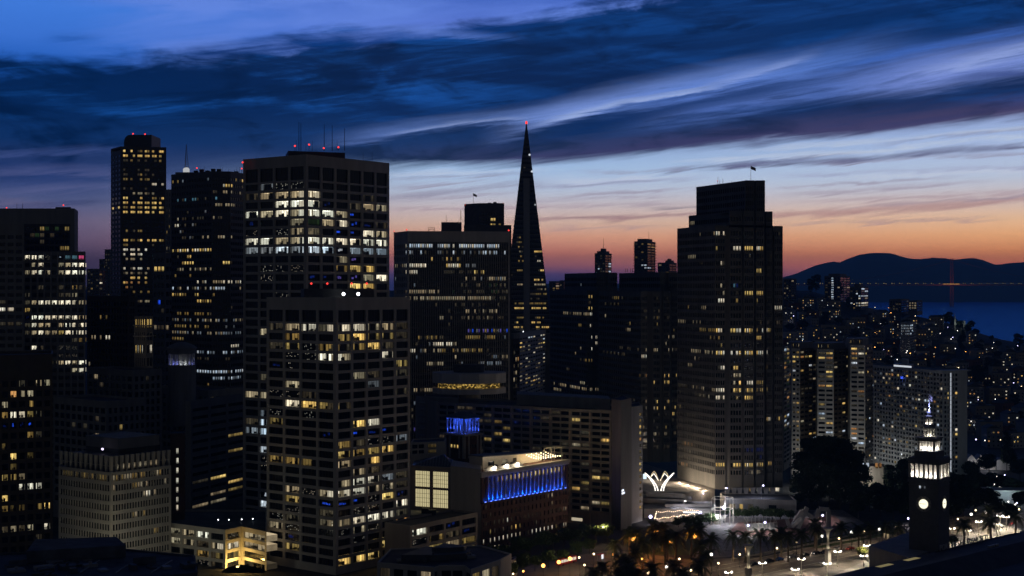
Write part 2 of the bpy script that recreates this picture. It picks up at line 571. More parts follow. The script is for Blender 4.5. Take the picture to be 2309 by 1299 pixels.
def pane_mat(name, attr):
    """window glass with whatever is lit behind it: colour from the object (attr False) or from the face (True)"""
    m = bpy.data.materials.new(name)
    m.use_nodes = True
    t = m.node_tree
    t.nodes.clear()
    s = N(t)
    p = s.node('ShaderNodeBsdfPrincipled')
    o = s.node('ShaderNodeOutputMaterial')
    t.links.new(p.outputs[0], o.inputs[0])
    p.inputs['Base Color'].default_value = (0.006, 0.007, 0.009, 1)
    p.inputs['Roughness'].default_value = 0.12
    p.inputs['Specular IOR Level'].default_value = 0.4
    uvn = s.node('ShaderNodeUVMap')
    sp = s.node('ShaderNodeSeparateXYZ')
    t.links.new(uvn.outputs[0], sp.inputs[0])
    if attr:
        a = s.node('ShaderNodeAttribute', attribute_type='GEOMETRY', attribute_name='glow')
        base, lev = a.outputs['Color'], 1.0
        fl = s.m('FLOOR', sp.outputs[0])
        r = s.mul(fl, 0.731)
        ux = s.m('FRACT', sp.outputs[0])
    else:
        a = s.node('ShaderNodeObjectInfo')
        base, lev, r, ux = a.outputs['Color'], s.mul(a.outputs['Alpha'], 4.0), a.outputs['Random'], sp.outputs[0]
    vy = sp.outputs[1]
    col5 = s.m('FLOOR', s.mul(ux, 5.0))
    wnz = s.node('ShaderNodeTexWhiteNoise', noise_dimensions='2D')
    t.links.new(s.xyz(col5, s.mul(r, 917.0)), wnz.inputs['Vector'])
    blind = s.rng(wnz.outputs['Value'], 0.15, 0.85, 0.35, 1.0, False)
    nz = s.noise(s.xyz(s.mad(ux, 9.0, s.mul(r, 531.0)), s.mul(vy, 5.0), 0.0), 1.0, 3.0, 0.6)
    clutter = s.rng(s.add(nz, s.mul(s.m('MAXIMUM', s.sub(0.42, vy), 0.0), -0.8)), 0.30, 0.44, 0.18, 1.0)
    mull = s.rng(s.m('ABSOLUTE', s.sub(s.m('FRACT', s.mul(ux, 5.0)), 0.5)), 0.40, 0.47, 1.0, 0.25)
    k = s.mul(s.mul(blind, clutter), s.mul(mull, lev))
    t.links.new(base, p.inputs['Emission Color'])
    t.links.new(k, p.inputs['Emission Strength'])
    m.cycles.emission_sampling = 'NONE'
    return m


def room_mat(name, k):  # interior lamp light put into each room surface as its own glow
    m = bpy.data.materials.new(name)
    m.use_nodes = True
    t = m.node_tree
    t.nodes.clear()
    s = N(t)
    e = s.node('ShaderNodeEmission')
    o = s.node('ShaderNodeOutputMaterial')
    t.links.new(e.outputs[0], o.inputs[0])
    a = s.node('ShaderNodeObjectInfo')
    c = s.node('ShaderNodeTexCoord')
    mp = s.node('ShaderNodeVectorMath', operation='MULTIPLY_ADD')
    t.links.new(c.outputs['Object'], mp.inputs[0])
    mp.inputs[1].default_value = (3.0, 0.5, 1.4)
    t.links.new(s.xyz(s.mul(a.outputs['Random'], 313.0), 0.0, 0.0), mp.inputs[2])
    nz = s.noise(mp.outputs[0], 1.0, 3.0, 0.6)
    t.links.new(a.outputs['Color'], e.inputs[0])
    t.links.new(s.mul(s.mul(a.outputs['Alpha'], 4.0 * k), s.rng(nz, 0.30, 0.66, 0.78, 1.08)), e.inputs[1])
    m.cycles.emission_sampling = 'NONE'
    return m


def glass_mat():
    m = bpy.data.materials.new('window_glass')
    m.use_nodes = True
    t = m.node_tree
    t.nodes.clear()
    s = N(t)
    a = s.node('ShaderNodeBsdfTransparent')
    a.inputs[0].default_value = (0.9, 0.92, 0.9, 1)
    g = s.node('ShaderNodeBsdfGlossy')
    g.inputs['Roughness'].default_value = 0.08
    mx = s.node('ShaderNodeMixShader')
    mx.inputs[0].default_value = 0.06
    o = s.node('ShaderNodeOutputMaterial')
    t.links.new(a.outputs[0], mx.inputs[1])
    t.links.new(g.outputs[0], mx.inputs[2])
    t.links.new(mx.outputs[0], o.inputs[0])
    return m


def spark_mat():
    """a dark pane with small lamps deep in the room and reflected city lights painted in as glowing dots"""
    m = bpy.data.materials.new('window_dots')
    m.use_nodes = True
    t = m.node_tree
    t.nodes.clear()
    s = N(t)
    p = s.node('ShaderNodeBsdfPrincipled')
    o = s.node('ShaderNodeOutputMaterial')
    t.links.new(p.outputs[0], o.inputs[0])
    p.inputs['Base Color'].default_value = (0.006, 0.007, 0.009, 1)
    p.inputs['Roughness'].default_value = 0.12
    uvn = s.node('ShaderNodeUVMap')
    a = s.node('ShaderNodeObjectInfo')
    sp = s.node('ShaderNodeSeparateXYZ')
    t.links.new(uvn.outputs[0], sp.inputs[0])
    v = s.node('ShaderNodeTexVoronoi', voronoi_dimensions='2D', feature='F1')
    t.links.new(s.xyz(s.mad(sp.outputs[0], 9.0, s.mul(a.outputs['Random'], 211.0)), s.mul(sp.outputs[1], 5.0)), v.inputs['Vector'])
    v.inputs['Scale'].default_value = 1.0
    hot = s.rng(v.outputs['Distance'], 0.16, 0.26, 1.0, 0.0)
    ch = s.node('ShaderNodeSeparateColor')
    t.links.new(v.outputs['Color'], ch.inputs[0])
    hot = s.mul(hot, s.m('GREATER_THAN', ch.outputs[0], 0.78))
    t.links.new(a.outputs['Color'], p.inputs['Emission Color'])
    t.links.new(s.mul(hot, s.mul(a.outputs['Alpha'], 4.0)), p.inputs['Emission Strength'])
    m.cycles.emission_sampling = 'NONE'
    return m


M['pane'] = pane_mat('window_pane', False)
M['pane_many'] = pane_mat('window_panes', True)
M['dots'] = spark_mat()
M['furn_glass'] = mat('dark_glass', (0.006, 0.007, 0.010), 0.12, 0.0)
M['glass'] = glass_mat()
M['room_wall'] = room_mat('room_wall_glow', 1.5)
M['room_side'] = room_mat('room_side_glow', 0.75)
M['room_ceiling'] = room_mat('room_ceiling_glow', 2.0)
M['room_floor'] = room_mat('room_floor_glow', 0.3)
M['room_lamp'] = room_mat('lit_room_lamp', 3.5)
M['room_blind'] = room_mat('blind_glow', 1.5)

WARM, CREAM, YEL, ORA = (1.0, 0.80, 0.50), (1.0, 0.90, 0.70), (1.0, 0.66, 0.20), (1.0, 0.48, 0.16)
COOL, BLUE, PUR, GRN, PINK = (0.72, 0.85, 1.0), (0.02, 0.10, 1.0), (0.30, 0.22, 1.0), (0.35, 0.8, 0.3), (1.0, 0.12, 0.35)
TEAL = (0.25, 0.62, 0.85)
CODE = {'W': (CREAM, 0.95), 'w': (WARM, 0.36), 'd': (WARM, 0.05), 'Y': (YEL, 0.95), 'y': (YEL, 0.26), 'C': (COOL, 0.85), 'c': (COOL, 0.22),
        'B': (BLUE, 0.9), 'b': (BLUE, 0.12), 'p': (PUR, 0.35), 'g': (GRN, 0.03), 'o': (ORA, 0.5), 'P': (PINK, 0.8), 's': (CREAM, 0.42),
        't': (TEAL, 0.35), 'D': (YEL, 0.07)}


def light_of(code, r=None):
    """(r, g, b, level) of a window code with some variation from one window to the next"""
    if code in '. ':
        return (0.0, 0.0, 0.0, 0.0)
    (a, b, c), l = CODE[code]
    r = r or rnd
    q = r.uniform(-0.08, 0.08)
    return (min(1, a * (1 + q * 0.3)), b * (1 - q), max(0.0, c * (1 - 2.0 * q)), l * r.uniform(0.6, 1.25))


# ------------------------------------------------------------------ window meshes (unit size, x along the wall, y into the building)
UNIT = {}


def unit_pane(kind):
    if kind not in UNIT:
        b = MB()
        b.face([(0, 0, 0), (1, 0, 0), (1, 0, 1), (0, 0, 1)])
        b.uv = [0, 0, 1, 0, 1, 1, 0, 1]
        UNIT[kind] = b.mesh('window', M[kind])
    return UNIT[kind]


def unit_office(i):
    """an office behind glass: mullions, ceiling lamps, back wall, partitions, blinds and desks"""
    key = 'office%d' % i
    if key in UNIT:
        return UNIT[key]
    r = random.Random(100 + i)
    b = MB()
    Dp = 5.5
    b.face([(0, Dp, 0), (1, Dp, 0), (1, Dp, 1), (0, Dp, 1)], 2)
    b.face([(0, 0.1, 0), (0, Dp, 0), (0, Dp, 1), (0, 0.1, 1)], 3)
    b.face([(1, Dp, 0), (1, 0.1, 0), (1, 0.1, 1), (1, Dp, 1)], 3)
    b.face([(0, 0.1, 1), (0, Dp, 1), (1, Dp, 1), (1, 0.1, 1)], 4)
    b.face([(0, 0.1, 0), (1, 0.1, 0), (1, Dp, 0), (0, Dp, 0)], 5)
    for k in range(r.randint(2, 4)):
        x = r.uniform(0.05, 0.85)
        b.box(x, x + 0.10, 0.8, 2.2 + r.random() * 2, 0.95, 0.985, 6)
    for k in range(r.randint(1, 3)):
        x = r.uniform(0.1, 0.9)
        y = r.uniform(1.2, 3.5)
        b.box(x, x + 0.012, y, Dp - 0.1, 0.02, 0.97, 3)
    for k in range(r.randint(2, 5)):
        x = r.uniform(0.02, 0.85)
        wd = r.uniform(0.05, 0.16)
        b.box(x, x + wd, 0.5 + r.random(), 1.6 + r.random(), 0.02, r.uniform(0.18, 0.45), 7)
    for k in range(r.randint(1, 3)):
        x = r.uniform(0.02, 0.9)
        b.box(x, x + r.uniform(0.03, 0.08), 2.0, 2.3, 0.02, r.uniform(0.4, 0.75), 7)
    nb = 5
    if r.random() < 0.55:           # dark panel in place of an unlit room behind part of the bay
        k0 = r.randint(0, 3)
        k1 = min(5, k0 + r.randint(1, 3))
        b.box(k0 / nb + 0.008, k1 / nb - 0.008, 0.22, 0.26, 0.01, 0.99, 7)
    for k in range(nb):
        if r.random() < 0.30:
            z0 = r.choice((0.03, 0.03, 0.35, 0.55))
            b.box(k / nb + 0.012, (k + 1) / nb - 0.012, 0.18, 0.20, z0, 0.99, 8)
    for k in range(nb + 1):
        x = min(max(k / nb, 0.006), 0.994)
        b.box(x - 0.006, x + 0.006, -0.05, 0.05, 0.0, 1.0, 1)
    b.box(0, 1, -0.04, 0.04, 0.0, 0.03, 1)
    b.face([(0, 0.06, 0), (1, 0.06, 0), (1, 0.06, 1), (0, 0.06, 1)], 0)
    b.uv = None
    UNIT[key] = b.mesh('window', [M['glass'], M['frame'], M['room_wall'], M['room_side'], M['room_ceiling'], M['room_floor'], M['room_lamp'], M['furn'], M['room_blind']])
    return UNIT[key]


def unit_dark():
    """an unlit bay: glass with its mullions"""
    if 'dark' not in UNIT:
        b = MB()
        b.face([(0, 0.06, 0), (1, 0.06, 0), (1, 0.06, 1), (0, 0.06, 1)], 0)
        for k in range(6):
            x = min(max(k / 5, 0.006), 0.994)
            b.box(x - 0.006, x + 0.006, -0.05, 0.05, 0.0, 1.0, 1)
        b.uv = [0.0] * (2 * sum(len(f) for f in b.f))
        UNIT['dark'] = b.mesh('window', [M['pane'], M['frame']])
    return UNIT['dark']


def unit_screen(i):
    """a dark office with one or two glowing screens in it"""
    key = 'screen%d' % i
    if key not in UNIT:
        r = random.Random(60 + i)
        b = MB()
        b.face([(0, 0.08, 0), (1, 0.08, 0), (1, 0.08, 1), (0, 0.08, 1)], 0)
        uv = [0.3, 0.3] * 4
        for k in range(r.randint(1, 2)):
            x = r.uniform(0.08, 0.6)
            z = r.uniform(0.25, 0.5)
            ww, hh = r.uniform(0.14, 0.32), r.uniform(0.22, 0.42)
            b.face([(x, 0.05, z), (x + ww, 0.05, z), (x + ww, 0.05, z + hh), (x, 0.05, z + hh)], 1)
            uv += [0, 0.5, 1, 0.5, 1, 1, 0, 1]
        for k in range(6):
            x = min(max(k / 5, 0.006), 0.994)
            b.box(x - 0.006, x + 0.006, -0.05, 0.04, 0.0, 1.0, 2)
        b.uv = uv + [0.0] * (2 * (sum(len(f) for f in b.f) - len(uv) // 2))
        UNIT[key] = b.mesh('window', [M['furn_glass'], M['pane'], M['frame']])
    return UNIT[key]


# ------------------------------------------------------------------ facades
def opening_rows(z0, z1, n, sill=0.25, head=0.12):
    p = (z1 - z0) / n
    return [(z0 + (i + sill) * p, z0 + (i + 1 - head) * p) for i in range(n)]


def facade(root, p0, p1, zb, zt, cols, rows, wmat, recess=0.5, name='wall'):
    """one wall of a building as a single sheet with recessed openings; p0 -> p1 runs left to right seen from outside.
    cols: [(a, b)] along the wall in metres, rows: [(z, z)] upwards. Gives the openings [(col, row, x, z, w, h)] and the frame of the wall."""
    ox, oy, oz = root.location
    p0, p1 = Vector((p0[0], p0[1])), Vector((p1[0], p1[1]))
    d = p1 - p0
    L = d.length
    d = d / L
    nrm = Vector((-d.y, d.x))                   # into the building
    xs = [0.0] + [q for c in cols for q in c] + [L]
    zs = [zb] + [q for r in rows for q in r] + [zt]
    b = MB()
    nx, nz = len(xs), len(zs)

    def pt(x, z, y=0.0):
        return (p0.x + d.x * x + nrm.x * y - ox, p0.y + d.y * x + nrm.y * y - oy, z - oz)
    for z in zs:
        for x in xs:
            b.v.append(pt(x, z))
    for j in range(nz - 1):
        for i in range(nx - 1):
            a = j * nx + i
            if i % 2 == 1 and j % 2 == 1:
                q = (a, a + 1, a + 1 + nx, a + nx)
                e = len(b.v)
                x0, x1, z0, z1 = xs[i], xs[i + 1], zs[j], zs[j + 1]
                b.v += [pt(x0, z0, recess), pt(x1, z0, recess), pt(x1, z1, recess), pt(x0, z1, recess)]
                for k in range(4):
                    k2 = (k + 1) % 4
                    b.f.append((q[k], q[k2], e + k2, e + k))
                    b.mi.append(0)
            else:
                b.f.append((a, a + 1, a + 1 + nx, a + nx))
                b.mi.append(0)
    b.build(name, wmat, root)
    ang = math.atan2(d.y, d.x)
    ops = []
    for j, (z0, z1) in enumerate(rows):
        for i, (x0, x1) in enumerate(cols):
            ops.append((i, j, pt(x0, z0, recess - 0.02), x1 - x0, z1 - z0, ang))
    return ops


def even_cols(L, n, margin=0.5, pier=0.8):
    p = (L - 2 * margin) / n
    return [(margin + i * p + pier / 2, margin + (i + 1) * p - pier / 2) for i in range(n)]


def dist(a, b):
    return math.hypot(a[0] - b[0], a[1] - b[1])


def windows(root, ops, code_of, style='pane', limit=300, name='window'):
    """fills the openings: up to limit windows as parts of their own (lit ones first), the rest as one part of kind stuff"""
    ox, oy, oz = root.location
    todo = []
    for (i, j, p, w_, h_, ang) in ops:
        cx = p[0] + ox + math.cos(ang) * w_ / 2
        cyy = p[1] + oy + math.sin(ang) * w_ / 2
        cz = p[2] + oz + h_ / 2
        c = code_of(i, j, PX(cx, cyy), PY(cz, cyy))
        todo.append((c, p, w_, h_, ang))
    if limit > 0:
        todo.sort(key=lambda q: q[0] in '. ')
    for c, p, w_, h_, ang in todo[:limit]:
        if style == 'office' and (c in 'WwYyocdD' or c == 'C' and rnd.random() < 0.8):
            me = unit_office(rnd.randrange(18))
        elif style == 'office' and c in 'BpCb':
            me = unit_screen(rnd.randrange(6))
        elif c == 's':
            me = unit_pane('dots')
        elif style == 'office' and c in '. ':
            me = unit_dark()
        else:
            me = unit_pane('pane')
        o = bpy.data.objects.new(name, me)
        col.objects.link(o)
        o.parent = root
        o.location = p
        o.rotation_euler.z = ang
        o.scale = (w_, 1.0, h_)
        q = light_of(c)
        o.color = (q[0], q[1], q[2], q[3] / 4.0)
    if len(todo) > limit:
        many_panes(root, todo[limit:], name)


def many_panes(root, todo, name='window'):
    b = MB()
    b.cols, b.uv = [], []
    for k, (c, p, w_, h_, ang) in enumerate(todo):
        ca, sa = math.cos(ang) * w_, math.sin(ang) * w_
        b.face([p, (p[0] + ca, p[1] + sa, p[2]), (p[0] + ca, p[1] + sa, p[2] + h_), (p[0], p[1], p[2] + h_)])
        q = light_of('w' if c == 's' else c)
        lv = q[3] * (0.3 if c == 's' else 1.0)
        b.cols += [q[0] * lv, q[1] * lv, q[2] * lv, 1.0]
        k2 = k * 7 % 997
        b.uv += [k2 + 0.02, 0, k2 + 0.98, 0, k2 + 0.98, 1, k2 + 0.02, 1]
    b.build(name, M['pane_many'], root, kind='stuff')


def banded(bands, base=0.0, code='d', r=None):
    """window code by where it shows: bands are (x0, x1, y0, y1, share lit, codes)"""
    r = r or rnd

    def f(i, j, px, py):
        for (x0, x1, y0, y1, p, c) in bands:
            if x0 <= px <= x1 and y0 <= py <= y1:
                if r.random() < p:
                    return r.choice(c)
                return '.' if r.random() > 0.2 else 'd'
        return r.choice(code) if r.random() < base else '.'
    return f


def corner_box(pc, D, pl, pr, deg, dl=None, dr=None):
    """plan of a block seen on its corner: near corner at column pc, distance D; its two walls reach columns pl and pr"""
    a = math.radians(deg)
    C = Vector((X(pc, D), D))
    out = []
    for px, dv in ((pl, Vector((-math.cos(a), math.sin(a)))), (pr, Vector((math.sin(a), math.cos(a))))):
        k = (px - CX) / F
        t = (k * C.y - C.x) / (dv.x - k * dv.y)
        out.append(C + dv * t)
    L, R = out
    return L, C, R, L + R - C


def shell(root, poly, z0, z1, mats, parapet=1.0, skip=(), name='roof', roofmat=None):
    """walls without openings (edges not in skip) and the sunk roof of a block"""
    ox, oy, oz = root.location
    q = [(p[0] - ox, p[1] - oy) for p in poly]
    if len(skip) < len(q):
        b = MB()
        b.prism(q, z0 - oz, z1 - oz, top=False, skip=skip)
        b.build('wall', mats, root)
    c = (sum(p[0] for p in q) / len(q), sum(p[1] for p in q) / len(q))
    inn = []
    for p in q:
        dd = math.hypot(p[0] - c[0], p[1] - c[1])
        k = max(0.0, 1 - 0.7 / dd)
        inn.append((c[0] + (p[0] - c[0]) * k, c[1] + (p[1] - c[1]) * k))
    b = MB()
    n = len(q)
    b.v += [(x, y, z1 - oz) for x, y in q] + [(x, y, z1 - oz) for x, y in inn] + [(x, y, z1 - parapet - oz) for x, y in inn]
    for i in range(n):
        j = (i + 1) % n
        b.f += [(i, j, n + j, n + i), (n + i, n + j, 2 * n + j, 2 * n + i)]
        b.mi += [0, 0]
    b.f.append(tuple(range(2 * n, 3 * n)))
    b.mi.append(1)
    b.build(name, [mats, roofmat or M['roof']], root)


def block(root, poly, z0, z1, m, name='penthouse'):
    ox, oy, oz = root.location
    b = MB()
    b.prism([(p[0] - ox, p[1] - oy) for p in poly], z0 - oz, z1 - oz)
    return b.build(name, m, root)


def scale_poly(poly, k, kx=None):
    c = Vector((sum(p[0] for p in poly) / len(poly), sum(p[1] for p in poly) / len(poly)))
    return [c + (Vector((p[0], p[1])) - c) * k for p in poly]


def beacon(root, x, y, z, r=0.8, h=2.0, m='redlamp'):
    ox, oy, oz = root.location
    b = MB()
    b.tube([(0, 0, 0), (0, 0, h)], 0.12, 0.12, 5)
    o = b.build('beacon_mast', M['black'], root, (x - ox, y - oy, z - oz))
    b = MB()
    r *= 0.6
    b.ball((0, 0, h + r * 0.8), r, 8)
    b.build('beacon_lamp', M[m], o)


def mast(root, x, y, z, h, r=0.16, name='antenna'):
    ox, oy, oz = root.location
    b = MB()
    b.tube([(0, 0, 0), (0, 0, h)], r, r * 0.6, 5)
    b.build(name, M['black'], root, (x - ox, y - oy, z - oz))


def flag(root, x, y, z, h, size, m):
    ox, oy, oz = root.location
    b = MB()
    b.tube([(0, 0, 0), (0, 0, h)], 0.14, 0.08, 6)
    p = b.build('flagpole', M['metal'], root, (x - ox, y - oy, z - oz))
    b = MB()
    n = 8
    for i in range(n + 1):
        t = i / n
        yy = 0.25 * math.sin(t * 7)
        sag = -0.45 * t * size
        for k in (0, 1):
            b.v.append((t * size, yy, h - 0.2 + sag - (0 if k == 0 else size * 0.62)))
            b.v.append((t * size, yy + 0.03, h - 0.2 + sag - (0 if k == 0 else size * 0.62)))
    for i in range(n):
        a, c = i * 4, (i + 1) * 4
        for q in ((a, c, c + 2, a + 2), (a + 1, a + 3, c + 3, c + 1), (a, a + 1, c + 1, c), (a + 2, c + 2, c + 3, a + 3)):
            b.f.append(q)
            b.mi.append(0)
    b.build('flag', m, p)


def point_light(name, loc, rgb, watts, radius=0.3, parent=None, cutoff=None, spot=None, target=None):
    l = bpy.data.lights.new(name, 'SPOT' if spot else 'POINT')
    l.color = rgb
    l.energy = watts
    l.shadow_soft_size = radius
    o = bpy.data.objects.new(name, l)
    col.objects.link(o)
    o.location = loc
    if spot:
        l.spot_size = math.radians(spot)
        l.spot_blend = 0.6
        d = Vector(target) - Vector(loc)
        o.rotation_euler = d.to_track_quat('-Z', 'Y').to_euler()
    if parent is not None:
        o.parent = parent
    return o


def lettering(txt, size, m, root, loc, rot, extrude=0.06, sx=1.0, name='lettering'):
    c = bpy.data.curves.new(name, 'FONT')
    c.body = txt
    c.size = size
    c.extrude = extrude
    t = bpy.data.objects.new(name, c)
    col.objects.link(t)
    bpy.context.view_layer.update()
    me = bpy.data.meshes.new_from_object(t.evaluated_get(bpy.context.evaluated_depsgraph_get()))
    bpy.data.objects.remove(t)
    me.materials.clear()
    me.materials.append(m)
    o = bpy.data.objects.new(name, me)
    col.objects.link(o)
    o.parent = root
    o.location = loc
    o.rotation_euler = rot
    o.scale = (sx, 1, 1)
    return o


# ------------------------------------------------------------------ setting: terrain, water, far hills, haze
def smooth(t):
    t = max(0.0, min(1.0, t))
    return t * t * (3 - 2 * t)


def interp(x, pts):
    if x <= pts[0][0]:
        return pts[0][1]
    for (a, b), (c, d) in zip(pts, pts[1:]):
        if x <= c:
            return b + (d - b) * (x - a) / (c - a)
    return pts[-1][1]


RIDGE_Z = [(-600, 112), (200, 118), (400, 118), (900, 112), (1250, 117), (1500, 115), (1780, 114), (1860, 111), (1957, 86), (2040, 80), (2110, 74), (2170, 66), (2240, 53), (2320, 46), (2500, 30), (2900, 6), (3300, -8)]
RIDGE_D = [(-600, 2100), (1250, 2050), (1780, 2000), (1957, 1950), (2110, 1850), (2320, 1700), (3300, 1500)]


def terrain(x, y):
    if y < 60:
        return 0.0
    px = PX(x, y)
    zr, dr = interp(px, RIDGE_Z), interp(px, RIDGE_D)
    if y < dr:
        t = smooth((y - 960) / (dr - 960) * 0.5) * 2 if y > 960 else 0.0
        t = min(1.0, t)
        h = zr * t
        if y > 1000:
            h += 2.5 * math.sin(x * 0.013 + 1.2) * math.sin(y * 0.011) * min(1, (y - 1000) / 300)
        return h
    t = smooth((y - dr) / 900)
    return zr * (1 - t) - 14 * t


M['ground'] = mat('city_ground', (0.05, 0.048, 0.045), 0.9, 0.4, 0.05)
b = MB()
ys = [-300, 0, 200, 400, 520, 600, 700, 800, 900, 960] + [960 + 52 * k for k in range(1, 41)] + [3200, 3500]
xsn = 61
for y in ys:
    half = 700 + max(0, y) * 0.55
    for i in range(xsn):
        x = -half + 2 * half * i / (xsn - 1)
        b.v.append((x, y, terrain(x, y)))
for j in range(len(ys) - 1):
    for i in range(xsn - 1):
        a = j * xsn + i
        b.f.append((a, a + 1, a + 1 + xsn, a + xsn))
        b.mi.append(0)
b.build('ground', M['ground'], smooth=True, kind='structure')

# bay water out to the horizon
wm = bpy.data.materials.new('bay_water')
wm.use_nodes = True
t_ = wm.node_tree
t_.nodes.clear()
s_ = N(t_)
p_ = s_.node('ShaderNodeBsdfGlossy')
o_ = s_.node('ShaderNodeOutputMaterial')
t_.links.new(p_.outputs[0], o_.inputs[0])
p_.inputs['Color'].default_value = (0.055, 0.27, 0.66, 1)
p_.inputs['Roughness'].default_value = 0.25
c_ = s_.node('ShaderNodeTexCoord')
nn = s_.noise(c_.outputs['Object'], 0.07, 4.0, 0.6)
bp = s_.node('ShaderNodeBump')
bp.inputs['Strength'].default_value = 1.0
bp.inputs['Distance'].default_value = 30.0
t_.links.new(nn, bp.inputs['Height'])
t_.links.new(bp.outputs[0], p_.inputs['Normal'])
b = MB()
b.face([(-11000, 2300, -1.0), (11000, 2300, -1.0), (11000, 16300, -1.0), (-11000, 16300, -1.0)])
b.build('water', wm, kind='structure')

# hills across the strait, with their real bulk
M['hill'] = mat('dry_hill', (0.055, 0.06, 0.045), 0.95, 0.35, 0.004)
RIDGE = [(900, 640), (1300, 640), (1700, 640), (1765, 625), (1790, 619), (1840, 598), (1865, 592), (1880, 590), (1893, 592), (1905, 586), (1935, 575), (1960, 571), (1975, 570), (2010, 571), (2022, 575), (2045, 582), (2065, 584), (2085, 584),
         (2098, 581), (2110, 580), (2122, 583), (2132, 582), (2148, 587), (2165, 584), (2185, 582), (2205, 583), (2222, 588), (2240, 596), (2250, 598), (2262, 595), (2280, 593), (2309, 591), (2400, 585), (2600, 600), (3000, 630)]
b = MB()
hx = [900 + 14 * k for k in range(140)]
hd = [11700, 11850, 12050, 12350, 12700, 13050, 13400, 13900, 14800, 16000]
hk = [-0.02, 0.03, 0.14, 0.34, 0.58, 0.82, 1.0, 0.86, 0.5, -0.03]
hr = random.Random(5)
for j, D in enumerate(hd):
    for i, px in enumerate(hx):
        zr = H + (CY - interp(px, RIDGE)) / F * 13400
        k = hk[j]
        if 0 < j < 9 and j != 6:
            k += 0.05 * math.sin(px * 0.045 + j * 0.7) + hr.uniform(-0.025, 0.025)
        b.v.append((X(px, 13400) + (D - 13400) * (px - CX) / F * 0.9, D, zr * max(k, -0.03)))
for j in range(len(hd) - 1):
    for i in range(len(hx) - 1):
        a = j * len(hx) + i
        b.f.append((a, a + 1, a + 1 + len(hx), a + len(hx)))
        b.mi.append(0)
b.build('hills', M['hill'], smooth=True, kind='structure')

# the air: one closed even box round everything
hz = bpy.data.materials.new('air_haze')
hz.use_nodes = True
t_ = hz.node_tree
t_.nodes.clear()
vp = t_.nodes.new('ShaderNodeVolumePrincipled')
vp.inputs['Color'].default_value = (0.24, 0.62, 1.0, 1)
vp.inputs['Density'].default_value = HAZE = 9.0e-5
vp.inputs['Anisotropy'].default_value = 0.0
oo = t_.nodes.new('ShaderNodeOutputMaterial')
t_.links.new(vp.outputs[0], oo.inputs['Volume'])
b = MB()
b.box(-11500, 11500, -600, 16600, -18, 480)
hzo = b.build('haze', hz, kind='stuff')

# ------------------------------------------------------------------ the suspension bridge on the skyline
M['bridge'] = mat('orange_bridge_paint', (0.55, 0.11, 0.05), 0.6, 0.1, 0.05)
BD = 9000.0
br = thing('suspension_bridge', 'dark orange suspension bridge tower and long lamp-lit deck across the strait', 'bridge', (X(2146, BD), BD, 0))
bz = Z(641, BD)
for sx in (-7, 7):
    b = MB()
    for k, (z0, z1, ww) in enumerate(((0, bz, 7), (bz, bz + 60, 6), (bz + 60, bz + 110, 5), (bz + 110, Z(583, BD), 4))):
        b.box(sx - ww / 2, sx + ww / 2, -ww, ww, z0, z1)
    b.build('tower_leg', M['bridge'], br)
for zz in (bz + 45, bz + 88, bz + 126, Z(586, BD)):
    b = MB()
    b.box(-5, 5, -3, 3, zz - 5, zz + 2)
    b.build('cross_strut', M['bridge'], br)
b = MB()
b.box(X(1780, BD) - br.location.x, X(2500, BD) - br.location.x, -13, 13, bz - 9, bz - 1)
b.build('deck', M['bridge'], br)
zt = Z(585, BD)
for sy in (-13, 13):
    b = MB()
    for sgn, xe in ((-1, X(1790, BD) - br.location.x), (1, X(2490, BD) - br.location.x)):
        pts = []
        for k in range(13):
            t = k / 12
            pts.append((xe * t, sy, zt - (zt - bz - 4) * (1 - (1 - t) ** 2)))
        b.tube(pts, 0.6, 0.6, 4)
    b.build('main_cable', M['bridge'], br)
b = MB()
b.box(X(2125, BD) - br.location.x, X(2162, BD) - br.location.x, -16, -14, bz - 1, bz + 3.5)
b.build('toll_light_strip', emitter('amber_strip', (1.0, 0.5, 0.12), 0.75), br)
for kx in (-75, 75):
    point_light('bridge_flood', (br.location.x + kx, BD - 90, bz + 25), (1.0, 0.55, 0.35), 26000, 2.0)
lampm = MB()
lampm.tube([(0, 0, -2), (0, 0, 2)], 0.4, 0.4, 4)
lampm.ball((0, 0, 4.0), 2.4, 6, 1)
lme = lampm.mesh('deck_lamp', [M['black'], emitter('deck_lamp_glow', (1.0, 0.72, 0.22), 0.9)])
for k in range(30):
    for dxx in (0, 5):
        px = 1795 + 17.9 * k + dxx
        if 2118 < px < 2165 or px > 2312:
            continue
        o = bpy.data.objects.new('deck_lamp', lme)
        col.objects.link(o)
        o.parent = br
        o.location = (X(px, BD) - br.location.x, -12, bz + 1)
        o.scale = (1, 1, 1) if dxx == 0 else (0.7, 0.7, 0.7)

# ------------------------------------------------------------------ One tall tower block after another, far to near
def roof_z(py, D):
    return Z(py, D)


